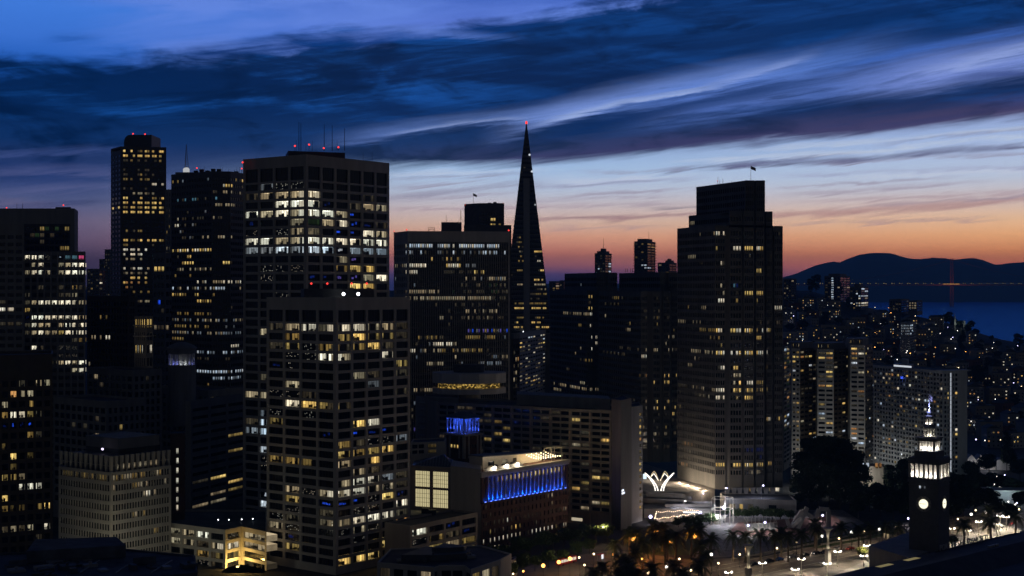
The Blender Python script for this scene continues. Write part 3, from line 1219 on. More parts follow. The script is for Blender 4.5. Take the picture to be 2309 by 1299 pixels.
def simple_tower(name, label, cat, pc, D, pl, pr, deg, py_top, wmat, nl, nr, floors, code, z0=0.0, z_first=None, style='pane', limit=300, pier=0.8, sill=0.25, head=0.12, recess=0.4, parapet_h=3.0, group=None, top_rows=None, margin=0.6, roofmat=None, floor_h=None):
    """a block seen on its corner with windows on the two walls that show (nl, nr bays)"""
    P = corner_box(pc, D, pl, pr, deg)
    zt = Z(py_top, D)
    root = thing(name, label, cat, (P[1].x, P[1].y, z0), group)
    zf = z_first if z_first is not None else z0 + 4
    if floor_h:
        floors = max(1, int((zt - parapet_h - zf) / floor_h))
        zf = zt - parapet_h - floors * floor_h
    rows = opening_rows(zf, zt - parapet_h, floors, sill, head)
    if top_rows:
        rows = rows + top_rows
    skip, ops = [], []
    for k, (a, c, n) in enumerate(((P[0], P[1], nl), (P[1], P[2], nr))):
        if n:
            skip.append(k)
            cols = even_cols(dist(a, c), n, margin, pier)
            ops += [(i + (100 if k else 0), j, p, w_, h_, an) for (i, j, p, w_, h_, an) in facade(root, a, c, z0, zt, cols, rows, wmat, recess)]
    if code is not None:
        windows(root, ops, code, style, limit)
    shell(root, P, z0, zt, wmat, 1.2, tuple(skip), roofmat=roofmat)
    return root, P, zt, rows


# --- far silhouettes on the hill behind
def far_block(label, px0, px1, py, D, z0, m, bands, cols=6, floor_h=3.2, name='apartment_tower', cat='tower', caps=(), group=None, limit=60, base=0.05, deg=22):
    pc = px0 + (px1 - px0) * 0.62
    fl = 1
    r_, P, zt, rows = simple_tower(name, label, cat, pc, D, px0, px1, deg, py, m, max(2, int(cols * 0.6)), max(1, int(cols * 0.4)), fl, banded(bands, base, 'dwy'), z0=z0, z_first=z0 + 3, limit=limit, pier=1.2, parapet_h=2.0, floor_h=floor_h, group=group)
    for (a, c, y2) in caps:
        k = (c - a) / (px1 - px0)
        Q = scale_poly(P, k)
        sh = X((a + c) / 2, D) - X((px0 + px1) / 2, D)
        block(r_, [q + Vector((sh, 0)) for q in Q], zt - 1.0, Z(y2, D), m, 'roof_block')
    return r_, P, zt


far_m = mat('far_tower_wall', (0.16, 0.15, 0.14), 0.85, 0.15, 0.2)
r_, P, zt = far_block('slim silhouetted hilltop tower with stepped cap and thin mast', 1341, 1379, 571, 1750, 80, far_m, [(1345, 1378, 575, 615, 0.16, 'C')], 7, caps=((1346, 1374, 566), (1354, 1367, 560)))
mast(r_, X(1361, 1750), 1752, Z(561, 1750), 14, 0.3)
r_, P, zt = far_block('broad silhouetted hilltop tower with balconies sticking out at its edges', 1430, 1478, 544, 1700, 80, far_m, [(1432, 1476, 548, 570, 0.10, 'y'), (1445, 1465, 595, 608, 0.6, 'C')], 7, caps=((1437, 1471, 538),))
for k in range(20):
    z = zt - 2 - k * 3.4
    b = MB()
    b.prism([(q.x - r_.location.x, q.y - r_.location.y) for q in scale_poly(P, 1.13)], z - z * 0 - r_.location.z - 0.5, z - r_.location.z, bottom=True)
    b.build('balcony_slab', far_m, r_)
mast(r_, X(1463, 1700), 1702, zt, 12, 0.25)
r_, P, zt = far_block('low silhouetted hilltop block with small roof turret', 1483, 1526, 592, 1800, 80, far_m, [], 6, caps=((1500, 1520, 587), (1505, 1514, 583)))
r_, P, zt = far_block('dark hilltop block left of the pyramid tower behind the white tower', 1238, 1262, 634, 1900, 80, far_m, [(1238, 1262, 634, 660, 0.3, 'wy')], 4)
r_, P, zt = far_block('square hilltop block peeking over behind the stepped tower', 1262, 1276, 632, 1900, 80, far_m, [], 3)
r_, P, zt = far_block('dim grey hill building left of the yellow-lit tower', 236, 256, 562, 1700, 60, far_m, [(236, 256, 560, 700, 0.1, 'yw')], 3)
r_, P, zt = far_block('wide low hill building with a scatter of lit windows', 196, 240, 606, 1600, 60, far_m, [(198, 240, 600, 700, 0.10, 'yWw')], 7)
r_, P, zt = far_block('thin dark hill block showing between two towers', 224, 240, 584, 1750, 60, far_m, [], 3)
# on the ridge at the right
r_, P, zt = far_block('tall hill apartment tower with a white stripe of stair lights', 1859, 1917, 622, 1950, 85, far_m, [(1874, 1882, 620, 690, 0.95, 'C'), (1860, 1915, 618, 690, 0.04, 'w')], 9, caps=((1868, 1908, 617),), limit=90)
r_, P, zt = far_block('hill apartment block with bright windows beside the striped tower', 1916, 1958, 646, 1900, 78, far_m, [(1916, 1926, 645, 690, 0.35, 'C'), (1930, 1958, 640, 690, 0.40, 'CWw')], 7, caps=((1926, 1946, 640),), limit=90)
r_, P, zt = far_block('dark hill block at the right edge of the stepped tower', 1766, 1796, 628, 1850, 80, far_m, [(1766, 1796, 628, 690, 0.10, 'Cw')], 5)
r_, P, zt = far_block('low wide hilltop block against the water', 2005, 2050, 675, 1880, 80, far_m, [(2005, 2050, 675, 700, 0.05, 'w')], 8)
r_, P, zt = far_block('hilltop block with a small grid of lit windows by the water', 2048, 2080, 678, 1860, 80, far_m, [(2052, 2066, 678, 700, 0.6, 'w')], 6)
# --- yellow-lit tower with the rounded cap
def B_tower():
    D = 1150
    bands = [(262, 372, 333, 345, .7, 'yY'), (266, 372, 345, 357, .8, 'Y'), (275, 368, 357, 368, .45, 'dy'), (278, 350, 378, 401, .32, 'yd'), (272, 345, 401, 410, .65, 'y'),
             (345, 370, 410, 420, .9, 'W'), (278, 310, 418, 430, .4, 'd'), (285, 350, 430, 440, .75, 'w'), (272, 372, 440, 450, .5, 'yY'), (272, 372, 450, 460, .9, 'Y'), (255, 372, 460, 471, .75, 'Yy'),
             (270, 372, 471, 483, .9, 'Y'), (248, 272, 440, 483, .3, 'd'), (275, 345, 512, 527, .3, 'y'), (275, 370, 533, 545, .65, 'yY'), (275, 350, 546, 556, .3, 'y'), (272, 350, 556, 563, .5, 'y'),
             (270, 345, 563, 574, .85, 'W'), (272, 345, 580, 594, .6, 'w'), (275, 340, 596, 606, .75, 'wW'), (275, 345, 616, 625, .5, 'w'), (290, 335, 625, 635, .6, 'Y'), (270, 300, 635, 645, .9, 'oY'),
             (310, 345, 635, 645, .5, 'yo'), (272, 300, 645, 653, .8, 'o'), (290, 335, 653, 663, .55, 'yY'), (295, 340, 672, 688, .6, 'yw')]
    C = Vector((X(272, D), D))
    R = Vector((X(375, D + 8), D + 8))
    L = Vector((X(250, D + 22), D + 22))
    B = L + R - C
    zt = Z(330, D)
    root = thing('office_tower', 'very tall dark tower with yellow lit windows and a round-shouldered roof cap', 'tower', (C.x, C.y, 0))
    rows = opening_rows(zt - 4 - 62 * 3.78, zt - 2, 62, 0.28, 0.18)
    rows = [r for r in rows if r[0] > 60]
    cols6 = []
    L6 = dist(C, R)
    p = (L6 - 2) / 6
    for i in range(6):
        for q in range(2):
            a = 1 + i * p + 0.9 + q * (p - 1.8) / 2
            cols6.append((a + 0.12, a + (p - 1.8) / 2 - 0.12))
    ops = facade(root, C, R, 0, zt, cols6, rows, M['brown'], 0.4)
    cols2 = even_cols(dist(L, C), 3, 1.0, 2.0)
    ops += facade(root, L, C, 0, zt - 3, cols2, [r for r in rows if r[1] < zt - 4], M['brown'], 0.4)
    ops.sort(key=lambda o: -o[2][2])
    windows(root, ops, banded(bands, 0.02, 'dy'), 'pane')
    shell(root, [L, C, R, B], 0, zt, M['brown'], 1.0, (0, 1))
    # rounded cap
    x0, x1 = X(281, D + 12), X(343, D + 12)
    ox, oy = C.x, C.y
    b = MB()
    zc = Z(301, D)
    sec = [(x0, zt - 2)] + [(x0 + (1 - math.cos(a)) * 5, zc - 6 + math.sin(a) * 6) for a in [k * math.pi / 12 for k in range(7)]] + [(x1, zc), (x1, zt - 2)]
    n = len(sec)
    for y in (D + 10 - oy, D + 40 - oy):
        b.v += [(x - ox, y, z) for x, z in sec]
    for i in range(n):
        j = (i + 1) % n
        b.f.append((i, j, n + j, n + i))
        b.mi.append(0)
    b.f.append(tuple(reversed(range(n))))
    b.f.append(tuple(range(n, 2 * n)))
    b.mi += [0, 0]
    b.build('roof_cap', M['dark'], root)
    beacon(root, X(300, D + 14), D + 14, zc - 0.5, 1.1, 1.2)
    beacon(root, X(327, D + 14), D + 14, zc - 0.2, 1.1, 0.6)


B_tower()
far_block('grey tower wall in the gap between the yellow tower and the glass tower', 372, 394, 427, 1000, 0, M['concrete_dark'], [(372, 394, 440, 620, 0.14, 'yw')], 4, floor_h=3.8, limit=60, base=0.02, name='office_tower')
simple_tower('office_building', 'mid-height grey banded block in front of the yellow tower foot', 'building', 372, 930, 345, 400, 30, 570, M['concrete_dark'], 3, 3, 24, banded([(350, 375, 604, 614, .9, 'Y'), (370, 390, 645, 655, .9, 'W'), (355, 375, 680, 686, .9, 'B'), (352, 385, 722, 730, .95, 'W'), (350, 385, 738, 748, .5, 'w'), (352, 385, 765, 772, .8, 'w')], 0.03), pier=0.7, sill=0.35, head=0.1)


# --- glass tower with close ribs
def D_tower():
    D = 860
    bands = [(385, 405, 398, 414, .5, 'y'), (528, 548, 398, 412, .6, 'Yy'), (498, 524, 412, 425, .8, 'WY'), (480, 548, 425, 438, .4, 'w'), (398, 490, 442, 454, .3, 't'), (480, 528, 454, 470, .6, 'w'),
             (400, 500, 485, 500, .35, 'wd'), (383, 402, 500, 514, .9, 'W'), (400, 450, 500, 540, .22, 'cds'), (403, 436, 525, 543, .6, 't'), (440, 524, 526, 540, .5, 'w'), (383, 478, 556, 570, .85, 'WY'),
             (383, 478, 582, 592, .7, 'w'), (416, 438, 572, 600, .95, 'Y'), (503, 517, 586, 600, .95, 'Y'), (383, 482, 598, 608, .6, 'dw'), (445, 542, 628, 643, .7, 'Ww'), (383, 542, 643, 657, .6, 'wC'),
             (383, 452, 657, 670, .75, 'yY'), (445, 482, 674, 686, .7, 'Yy'), (383, 482, 698, 710, .75, 'y'), (388, 548, 714, 732, .4, 'wc'), (388, 482, 730, 742, .6, 'y'), (383, 548, 744, 759, .7, 'cw'),
             (386, 414, 759, 769, .8, 'y'), (513, 548, 774, 787, .7, 'W'), (440, 548, 788, 804, .75, 'Cc'), (443, 522, 804, 817, .4, 'd'), (438, 548, 833, 848, .95, 'C'), (476, 548, 850, 862, .75, 'Cc')]
    A, Bc, Cc, E = (386, D + 26), (478, D), (520, D + 2), (560, D + 22)
    P = [Vector((X(a, d), d)) for a, d in (A, Bc, Cc, E)]
    back = [P[3] + Vector((-4, 38)), P[0] + Vector((4, 34))]
    zt = Z(386, D)
    root = thing('office_tower', 'dark glass tower with thin vertical ribs and cluttered antenna roof', 'tower', (P[1].x, P[1].y, 0))
    rows = [r for r in opening_rows(zt - 3 - 47 * 3.9, zt - 3, 47, 0.3, 0.2)]
    ops = []
    for a, c, n in ((P[0], P[1], 16), (P[1], P[2], 7), (P[2], P[3], 8)):
        ops += facade(root, a, c, 0, zt, even_cols(dist(a, c), n, 0.3, 0.5), rows, M['dark'], 0.5)
    f = banded(bands, 0.025, 'dcy')
    ops.sort(key=lambda o: -o[2][2])
    vis = [o for o in ops if o[2][2] > 40]
    windows(root, vis, f, 'pane')
    many_panes(root, [('.', o[2], o[3], o[4], o[5]) for o in ops if o[2][2] <= 40])
    shell(root, P + back, 0, zt, M['dark'], 1.5, (0, 1, 2))
    rr = random.Random(3)
    for k in range(16):
        px = 445 + k * 6.2
        mast(root, X(px, D + 14), D + 14 + rr.uniform(-4, 6), zt - 1.5, rr.uniform(2.5, 6), 0.12)
    for k in range(8):
        px = 442 + k * 13
        b = MB()
        b.box(-1.3, 1.3, -1, 1, 0, rr.uniform(2.2, 4.4))
        b.build('rooftop_plant', M['black'], root, (X(px, D + 16) - root.location.x, D + 16 - root.location.y, zt - 1.5))
    beacon(root, X(444, D + 12), D + 12, zt - 1.5, 0.8, 4.0)
    beacon(root, X(545, D + 18), D + 18, zt - 1.5, 0.8, 4.2)
    # lower stepped-back shoulder at its left with the lit spire base behind
    r2 = thing('spire', 'thin lattice spire on a white lit base behind the glass tower', 'spire', (X(420, 960), 960, 0))
    b = MB()
    b.box(-6, 6, -6, 6, 0, Z(390, 960))
    b.build('shaft', M['concrete_dark'], r2)
    b = MB()
    b.lathe([(2.2, 0), (2.2, Z(381, 960) - Z(390, 960)), (1.2, Z(378, 960) - Z(390, 960))], 8)
    b.build('lantern', emitter('lantern_white', (0.85, 0.87, 0.9), 0.55), r2, (0, 0, Z(390, 960)))
    b = MB()
    z0, z1 = Z(379, 960), Z(326, 960)
    for k in range(3):
        a = k * 2.094
        b.tube([(1.5 * math.cos(a), 1.5 * math.sin(a), z0), (0.12 * math.cos(a), 0.12 * math.sin(a), z1)], 0.14, 0.1, 4)
    for j in range(9):
        t = j / 9
        z = z0 + (z1 - z0) * t
        rr_ = 1.5 * (1 - t) + 0.1
        for k in range(3):
            a, c = k * 2.094, (k + 1) * 2.094
            b.tube([(rr_ * math.cos(a), rr_ * math.sin(a), z), (rr_ * math.cos(c), rr_ * math.sin(c), z + 1.5)], 0.09, 0.09, 4)
    b.build('lattice_mast', M['metal'], r2)


D_tower()


# --- left: flat-topped concrete tower behind, ribbed office block in front
def L_blocks():
    D = 860
    zt = Z(470, D)
    root = thing('office_tower', 'flat-topped grey concrete tower at the far left with red beacons', 'tower', (X(100, D), D, 0))
    poly = [Vector((X(-140, D), D)), Vector((X(168, D), D)), Vector((X(176, D + 30), D + 30)), Vector((X(-140, D + 30), D + 30))]
    shell(root, poly, 0, zt, M['concrete_dark'], 1.0)
    block(root, [Vector((X(a, d), d)) for a, d in ((125, D + 4), (160, D + 4), (160, D + 12), (125, D + 12))], zt - 1, Z(466, D), M['dark'])
    beacon(root, X(15, D + 3), D + 3, zt - 0.8, 0.7, 1.0)
    beacon(root, X(143, D + 6), D + 6, Z(466, D), 0.8, 0.8)
    for px in (38, 51):
        mast(root, X(px, D + 4), D + 4, zt - 1, 4.5)
    D = 790
    zt = Z(505, D)
    poly = [Vector((X(54, D), D)), Vector((X(158, D), D)), Vector((X(158, D + 20), D + 20)), Vector((X(54, D + 20), D + 20))]
    root = thing('office_building', 'dark glazed block with greenish top lights below the concrete tower', 'building', (poly[0].x, poly[0].y, 0))
    rows = opening_rows(zt - 30, zt - 1, 8, 0.2, 0.15)
    ops = facade(root, poly[0], poly[1], 0, zt, even_cols(dist(poly[0], poly[1]), 9, 0.4, 0.4), rows, M['dark'], 0.4)
    windows(root, ops, banded([(70, 155, 508, 532, .18, 'gdy'), (132, 158, 553, 563, .8, 'y')], 0.02), 'pane')
    shell(root, poly, 0, zt, M['dark'], 1.0, (0,))
    # ribbed block
    D = 734
    L, R = Vector((X(52, D), D)), Vector((X(193, D + 3), D + 3))
    zt = Z(567, D)
    root = thing('office_building', 'ribbed office block with rows of white windows and a coloured corner window', 'building', (L.x, L.y, 0))
    n = 9
    W9 = dist(L, R)
    rows = opening_rows(Z(581, D) + 1.95 - 30 * 3.9, Z(581, D) + 1.95, 30, 0.28, 0.2)
    rows = [r for r in rows if r[0] > 8]
    cols9 = even_cols(W9, n, 0.5, 0.85)
    ops = facade(root, L, R, 0, zt, cols9, rows, M['concrete_dark'], 0.6)
    pat = ['WWWs.CttP', '.wW..wwWW', 'wWWw.wWWW', '.........', '..d..d.yd', 'd....ddw.', 'dwWWWWWWw', 'y........', 'bWWWWWWWw', 'dWww.wWWW', 'dwWwwyWWW', '.......dy', '.Wd..sss.', '..w..sss.', '..wWdwWwW', '.......wW']
    nr = len(rows)

    def code(i, j, px, py):
        k = nr - 1 - j
        return pat[k][i] if k < len(pat) else '.'
    windows(root, ops, code, 'office')
    poly = [L, R, R * (1 + 30 / R.y), L * (1 + 30 / L.y)]
    shell(root, poly, 0, zt, M['concrete_dark'], 1.0, (0,))
    for i in range(n + 1):          # the ribs stand proud of the wall
        x = 0.5 + i * (W9 - 1) / n
        d = (R - L).normalized()
        b = MB()
        b.box(-0.32, 0.32, -0.7, -0.002, 0, zt - 0.3)
        b.build('rib', M['concrete'], root, (d.x * x, d.y * x, 0), rot=math.atan2(d.y, d.x))
    # its taller dark neighbour at the frame edge
    D = 715
    L, R = Vector((X(-120, D), D)), Vector((X(54, D), D))
    zt = Z(505, D)
    root = thing('office_tower', 'dark ribbed tower cut by the left frame edge with few lit windows', 'tower', (R.x, R.y, 0))
    rows = opening_rows(Z(700, D) - 20 * 3.9, zt - 5, 32, 0.28, 0.2)
    ops = facade(root, L, R, 0, zt, even_cols(dist(L, R), 9, 0.4, 1.1), rows, M['concrete_dark'], 0.6)
    windows(root, ops, banded([(0, 34, 686, 700, .95, 'W'), (0, 50, 724, 738, .6, 'd'), (12, 24, 590, 600, 1, 'D')], 0.01), 'pane', 300)
    shell(root, [L, R, R * (1 + 28 / R.y), L * (1 + 28 / L.y)], 0, zt, M['concrete_dark'], 1.0, (0,))


L_blocks()


# --- white-ribbed slab block with plain parapet, and the blocks on and behind it
def G_tower():
    D = 843
    C = Vector((X(919, D), D))
    R = Vector((X(1149, D + 9), D + 9))
    k = (888 - CX) / F
    dl = Vector((-0.42, 0.91)).normalized()
    t = (k * C.y - C.x) / (dl.x - k * dl.y)
    L = C + dl * t
    B = L + R - C
    zt = Z(521, D)
    root = thing('office_tower', 'slab tower with close white ribs and a plain parapet, left of the pyramid tower', 'tower', (C.x, C.y, 0))
    bands = [(918, 1125, 550, 562, .9, 'CW'), (918, 1150, 566, 577, .5, 'cC'), (960, 1050, 566, 577, .9, 'Cc'), (940, 1045, 581, 592, .3, 'yY'), (918, 962, 595, 606, .9, 'W'), (1005, 1040, 595, 606, .8, 'WY'),
             (1050, 1072, 595, 606, .7, 'c'), (918, 942, 610, 620, .95, 'W'), (1068, 1095, 610, 620, .9, 'yY'), (1000, 1066, 610, 620, .3, 'd'), (1048, 1075, 625, 636, .6, 'w'), (1085, 1145, 625, 636, .5, 'wc'),
             (1020, 1145, 636, 665, .16, 'sgd'), (918, 990, 654, 666, .7, 'w'), (1080, 1100, 654, 666, .5, 'w'), (918, 1105, 669, 681, .9, 'w'), (1105, 1148, 669, 681, .6, 'd'), (950, 1100, 683, 697, .2, 'cd'),
             (1050, 1120, 698, 712, .45, 'w'), (980, 1002, 713, 727, .7, 'w'), (1015, 1140, 713, 727, .5, 'dw'), (1045, 1065, 728, 742, .7, 'yw'), (1055, 1148, 742, 756, .6, 'Bpcy'), (930, 1000, 757, 772, .6, 'yd'),
             (1048, 1115, 757, 772, .7, 'y'), (975, 1018, 773, 787, .9, 'W'), (924, 938, 788, 802, .95, 'W'), (950, 1050, 788, 802, .6, 'yw'), (985, 1005, 788, 802, .9, 'W'), (1050, 1090, 788, 802, .6, 'y'),
             (1010, 1030, 770, 815, .5, 'wy'), (1105, 1148, 802, 815, .6, 'wc'), (950, 1000, 818, 830, .7, 'w'), (1080, 1148, 818, 830, .6, 'c'), (930, 990, 878, 893, .7, 'w'), (924, 960, 905, 990, .12, 'cCp'),
             (888, 918, 595, 606, .5, 'w'), (905, 918, 610, 620, .6, 'd'), (888, 900, 654, 666, .5, 'w')]
    rows = opening_rows(zt - 7 - 34 * 3.9, zt - 7, 34, 0.22, 0.16)
    rows = [r for r in rows if r[0] > 6]
    cols_ = even_cols(dist(C, R), 46, 0.9, 0.42)
    ops = facade(root, C, R, 0, zt, cols_, rows, M['dark'], 0.35)
    colsl = even_cols(dist(L, C), 7, 1.2, 1.6)
    ops2 = facade(root, L, C, 0, zt, colsl, rows, M['concrete'], 0.35)
    f = banded(bands, 0.02, 'dc')
    allp = []
    for (i, j, p, w_, h_, an) in ops + ops2:
        cx, cyy, cz = p[0] + C.x + w_ / 2, p[1] + C.y, p[2] + h_ / 2
        allp.append((f(i, j, PX(cx, cyy), PY(cz, cyy)), p, w_, h_, an))
    many_panes(root, allp)
    d = (R - C).normalized()
    ang = math.atan2(d.y, d.x)
    for i in range(47):
        x = 0.9 + i * (dist(C, R) - 1.8) / 46
        b = MB()
        b.box(-0.17, 0.17, -0.65, -0.002, 0, zt - 6.4)
        b.build('rib', M['concrete_dark'], root, (d.x * x, d.y * x, 0), rot=ang)
    b = MB()
    b.box(0, dist(C, R), -0.7, -0.003, zt - 6.4, zt + 0.001)
    b.build('parapet', M['concrete'], root, rot=ang)
    for x0 in (0.0, dist(C, R) - 0.75):
        b = MB()
        b.box(x0, x0 + 0.75, -0.72, -0.004, 0, zt - 6.41)
        b.build('edge_pier', M['concrete'], root, rot=ang)
    shell(root, [L, C, R, B], 0, zt, M['concrete'], 1.2, (0, 1))
    beacon(root, X(890, D + 22), D + 18, zt - 0.3, 0.55, 0.6)
    beacon(root, X(917, D + 3), D + 3, zt - 0.3, 0.7, 0.9)
    beacon(root, X(1147, D + 12), D + 12, zt - 0.3, 0.8, 0.8)
    b = MB()
    for x in (-1.8, 1.8):
        b.tube([(x, 0, 0), (x, 0, 3.6)], 0.12)
    for z in (1.2, 2.4, 3.5):
        b.tube([(-1.9, 0, z), (1.9, 0, z)], 0.1)
    b.tube([(-1.8, 0, 1.2), (0, 0, 3.5), (1.8, 0, 1.2)], 0.09)
    b.build('roof_frame', M['black'], root, (X(973, D + 8) - C.x, 8, zt - 1.0))
    # blocks behind
    D2 = 1000
    P = corner_box(1137, D2, 1047, 1153, 12)
    root = thing('office_tower', 'black silhouetted tower with flagpole behind the ribbed slab', 'tower', (P[1].x, P[1].y, 0))
    zt2 = Z(458, D2)
    Q = [Vector((X(1047, D2 + 12), D2 + 12)), Vector((X(1080, D2), D2)), Vector((X(1137, D2), D2)), Vector((X(1137, D2 + 30), D2 + 30)), Vector((X(1047, D2 + 30), D2 + 30))]
    rows = opening_rows(zt2 - 44, zt2 - 6, 10, 0.25, 0.2)
    ops = facade(root, Q[1], Q[2], 0, zt2, even_cols(dist(Q[1], Q[2]), 9, 0.3, 0.5), rows, M['dark'], 0.4)
    windows(root, ops, banded([(1108, 1130, 488, 510, .5, 'Yy')], 0.0))
    shell(root, Q, 0, zt2, M['dark'], 0.8, (1,))
    flag(root, X(1067, D2 + 14), D2 + 14, zt2 - 1, 9, 2.6, M['black'])
    for k, px in enumerate((1092, 1104, 1116, 1128)):
        b = MB()
        b.box(-1.2, 1.2, -1, 1, 0, 1.0 + 0.5 * (k % 3))
        b.build('rooftop_plant', M['black'], root, (X(px, D2 + 6) - root.location.x, 8, zt2 - 0.8))
    for px, pz in ((1049, 462), (1075, 460), (1135, 458)):
        beacon(root, X(px, D2 + 4), D2 + 4, Z(pz + 2, D2), 0.45, 0.5)
    block(root, [Vector((X(a, d), d)) for a, d in ((1046, D2 - 4), (1153, D2 - 4), (1153, D2 + 14), (1046, D2 + 14))], 0, Z(508, D2), M['dark'], 'lower_wing')
    D3 = 940
    root = thing('office_building', 'low dark plant block with two aerials beside the flag tower', 'building', (X(1018, D3), D3, 0))
    block(root, [Vector((X(a, d), d)) for a, d in ((995, D3), (1041, D3), (1041, D3 + 14), (995, D3 + 14))], 0, Z(501, D3), M['dark'], 'wall')
    mast(root, X(1006, D3 + 2), D3 + 2, Z(501, D3), 5)
    b = MB()
    b.tube([(0, 0, 0), (0, 0, 8)], 0.14)
    b.tube([(-1.6, 0, 0), (0, 0, 4)], 0.08)
    b.tube([(1.6, 0, 0), (0, 0, 4)], 0.08)
    for z in (5, 6, 7):
        b.tube([(-0.6, 0, z), (0.6, 0, z)], 0.07)
    b.build('antenna', M['black'], root, (X(1039, D3 + 2) - root.location.x, 2, Z(501, D3)))


G_tower()


# --- the pyramid tower
def pyramid():
    D = 1219
    cx, tip, zb = X(1187, D), Z(270, D), 20.0
    root = thing('pyramid_tower', 'tall slender pyramid tower with pale ribs and a red light at its tip', 'tower', (cx, D, 0))
    zt = tip
    hb = (X(1243, D) - X(1131, D)) / 2 / (Z(745, D) - tip) * (zb - tip)         # half width at the foot

    def hw(z): return hb * (zt - z) / (zt - zb)
    b = MB()
    b.v = [(-hb, -hb, zb), (hb, -hb, zb), (hb, hb, zb), (-hb, hb, zb), (0, 0, zt)]
    b.f = [(0, 1, 4), (1, 2, 4), (2, 3, 4), (3, 0, 4)]
    b.mi = [0] * 4
    b.build('wall', mat('pyramid_quartz', (0.15, 0.145, 0.14), 0.8, 0.12, 0.2), root)
    b = MB()
    b.prism([(-hb, -hb), (hb, -hb), (hb, hb), (-hb, hb)], 0, zb)
    b.build('base', M['concrete'], root)
    # window bands of the front, each set into its own floor strip standing a little proud
    bands = [(1165, 1190, 530, 600, .2, 'wy'), (1172, 1190, 565, 572, .6, 'yw'), (1205, 1226, 565, 572, .9, 'Y'), (1165, 1190, 583, 592, .9, 'W'), (1205, 1220, 584, 592, .9, 'W'), (1168, 1190, 594, 601, .9, 'Y'),
             (1160, 1182, 604, 613, .6, 'y'), (1215, 1230, 604, 613, .6, 'Y'), (1205, 1230, 626, 634, .95, 'Y'), (1164, 1190, 636, 645, .9, 'w'), (1205, 1232, 636, 645, .95, 'w'), (1205, 1232, 648, 656, .6, 'w'),
             (1180, 1235, 657, 667, .6, 'yd'), (1160, 1225, 668, 677, .4, 'd'), (1160, 1238, 679, 689, .9, 'y'), (1160, 1238, 690, 700, .85, 'Y'), (1165, 1230, 711, 720, .3, 'y'), (1160, 1225, 721, 731, .5, 'Y'),
             (1160, 1190, 732, 742, .9, 'Y'), (1203, 1242, 732, 742, .9, 'Y'), (1180, 1186, 425, 432, .9, 'C'), (1204, 1212, 455, 468, .9, 'C'), (1178, 1186, 434, 440, .6, 'c'), (1174, 1186, 510, 560, .25, 'y')]
    fl = 4.0
    cells = []
    todo = []
    nfl = 48
    f = banded(bands, 0.015, 'd')
    frame = MB()
    for k in range(nfl):
        z0 = 78 + k * fl
        z1 = z0 + 1.7
        w_ = hw(z1) - 0.5
        if w_ < 1.6:
            break
        n = max(2, int(2 * w_ / 1.55))
        p = 2 * w_ / n
        for i in range(n):
            x0 = -w_ + i * p
            yy0, yy1 = -hw(z0) - 0.15, -hw(z1) - 0.15
            if abs(x0 + p / 2) < 2.6 and z0 < 200:
                continue
            px, py = PX(cx + x0 + p / 2, D - hw(z0)), PY((z0 + z1) / 2, D - hw(z0))
            todo.append((f(i, k, px, py), (x0 + 0.18, x0 + p - 0.18, yy0, yy1, z0, z1)))
    pm = MB()
    pm.cols, pm.uv = [], []
    for k, (c, (x0, x1, y0, y1, z0, z1)) in enumerate(todo):
        pm.face([(x0, y0, z0), (x1, y0, z0), (x1, y1, z1), (x0, y1, z1)])
        q = light_of(c)
        pm.cols += [q[0] * q[3], q[1] * q[3], q[2] * q[3], 1]
        pm.uv += [k + 0.02, 0, k + 0.98, 0, k + 0.98, 1, k + 0.02, 1]
    pm.build('window', M['pane_many'], root, kind='stuff')
    for k in range(26):                 # horizontal ledges between the floors
        z0 = 78 + k * fl - 0.5
        h2 = hw(z0)
        b = MB()
        b.prism([(-h2 - 0.28, -h2 - 0.28), (h2 + 0.28, -h2 - 0.28), (h2 + 0.28, h2 + 0.28), (-h2 - 0.28, h2 + 0.28)], z0 - 0.3, z0 + 0.3, bottom=True)
        b.build('floor_ledge', M['concrete_dark'], root)
    # lift shaft wing up the front
    zw = Z(405, D)
    b = MB()
    y0 = -hw(78) - 0.6
    b.hexa([(-2.6, -hw(20) - 0.6, 20), (2.6, -hw(20) - 0.6, 20), (2.6, -hw(20) + 2, 20), (-2.6, -hw(20) + 2, 20),
            (-2.6, -hw(zw) - 6.0, zw), (2.6, -hw(zw) - 6.0, zw), (2.6, -hw(zw) + 2, zw), (-2.6, -hw(zw) + 2, zw)])
    b.build('lift_shaft', M['concrete'], root)
    b = MB()
    b.lathe([(0.9, 0), (0.9, 1.8), (0.1, 2.6)], 8)
    b.build('tip_light', M['redlamp'], root, (0, 0, zt - 3.6))
    for px, pz in ((1194, 350), (1199, 388)):
        z = Z(pz, D)
        b = MB()
        b.ball((0, 0, 0), 0.9, 8)
        b.build('marker_light', emitter('marker_white', (0.8, 0.88, 1.0), 0.8), root, (X(px, D) - cx, -hw(z) - 0.4, z))
    for px in (1181, 1217):
        b = MB()
        b.ball((0, 0, 0), 1.0, 8)
        b.build('flood_light', M['whitelamp'], root, (X(px, D) - cx, -hw(84) - 1.6, Z(747, D)))


pyramid()
# white block below the pyramid
simple_tower('office_building', 'pale block with small square windows at the foot of the pyramid tower', 'building', 1172, 1090, 1158, 1245, 12, 752, M['concrete'], 2, 13, 15,
             banded([(1160, 1245, 752, 768, .35, 'CW'), (1160, 1245, 768, 790, .35, 'Yw'), (1160, 1245, 790, 815, .3, 'CW'), (1160, 1245, 815, 830, .3, 'w'), (1160, 1245, 845, 860, .6, 'Yw'), (1160, 1245, 860, 870, .4, 'y')], 0.04), pier=1.5, sill=0.35, head=0.25, z_first=30, parapet_h=3)
simple_tower('office_building', 'dark narrow block between the pale block and the ribbed slab', 'building', 1157, 1000, 1150, 1172, 20, 765, M['dark'], 2, 3, 12, banded([(1150, 1172, 800, 880, .25, 'ow')], 0.05), pier=1.0, z_first=20)
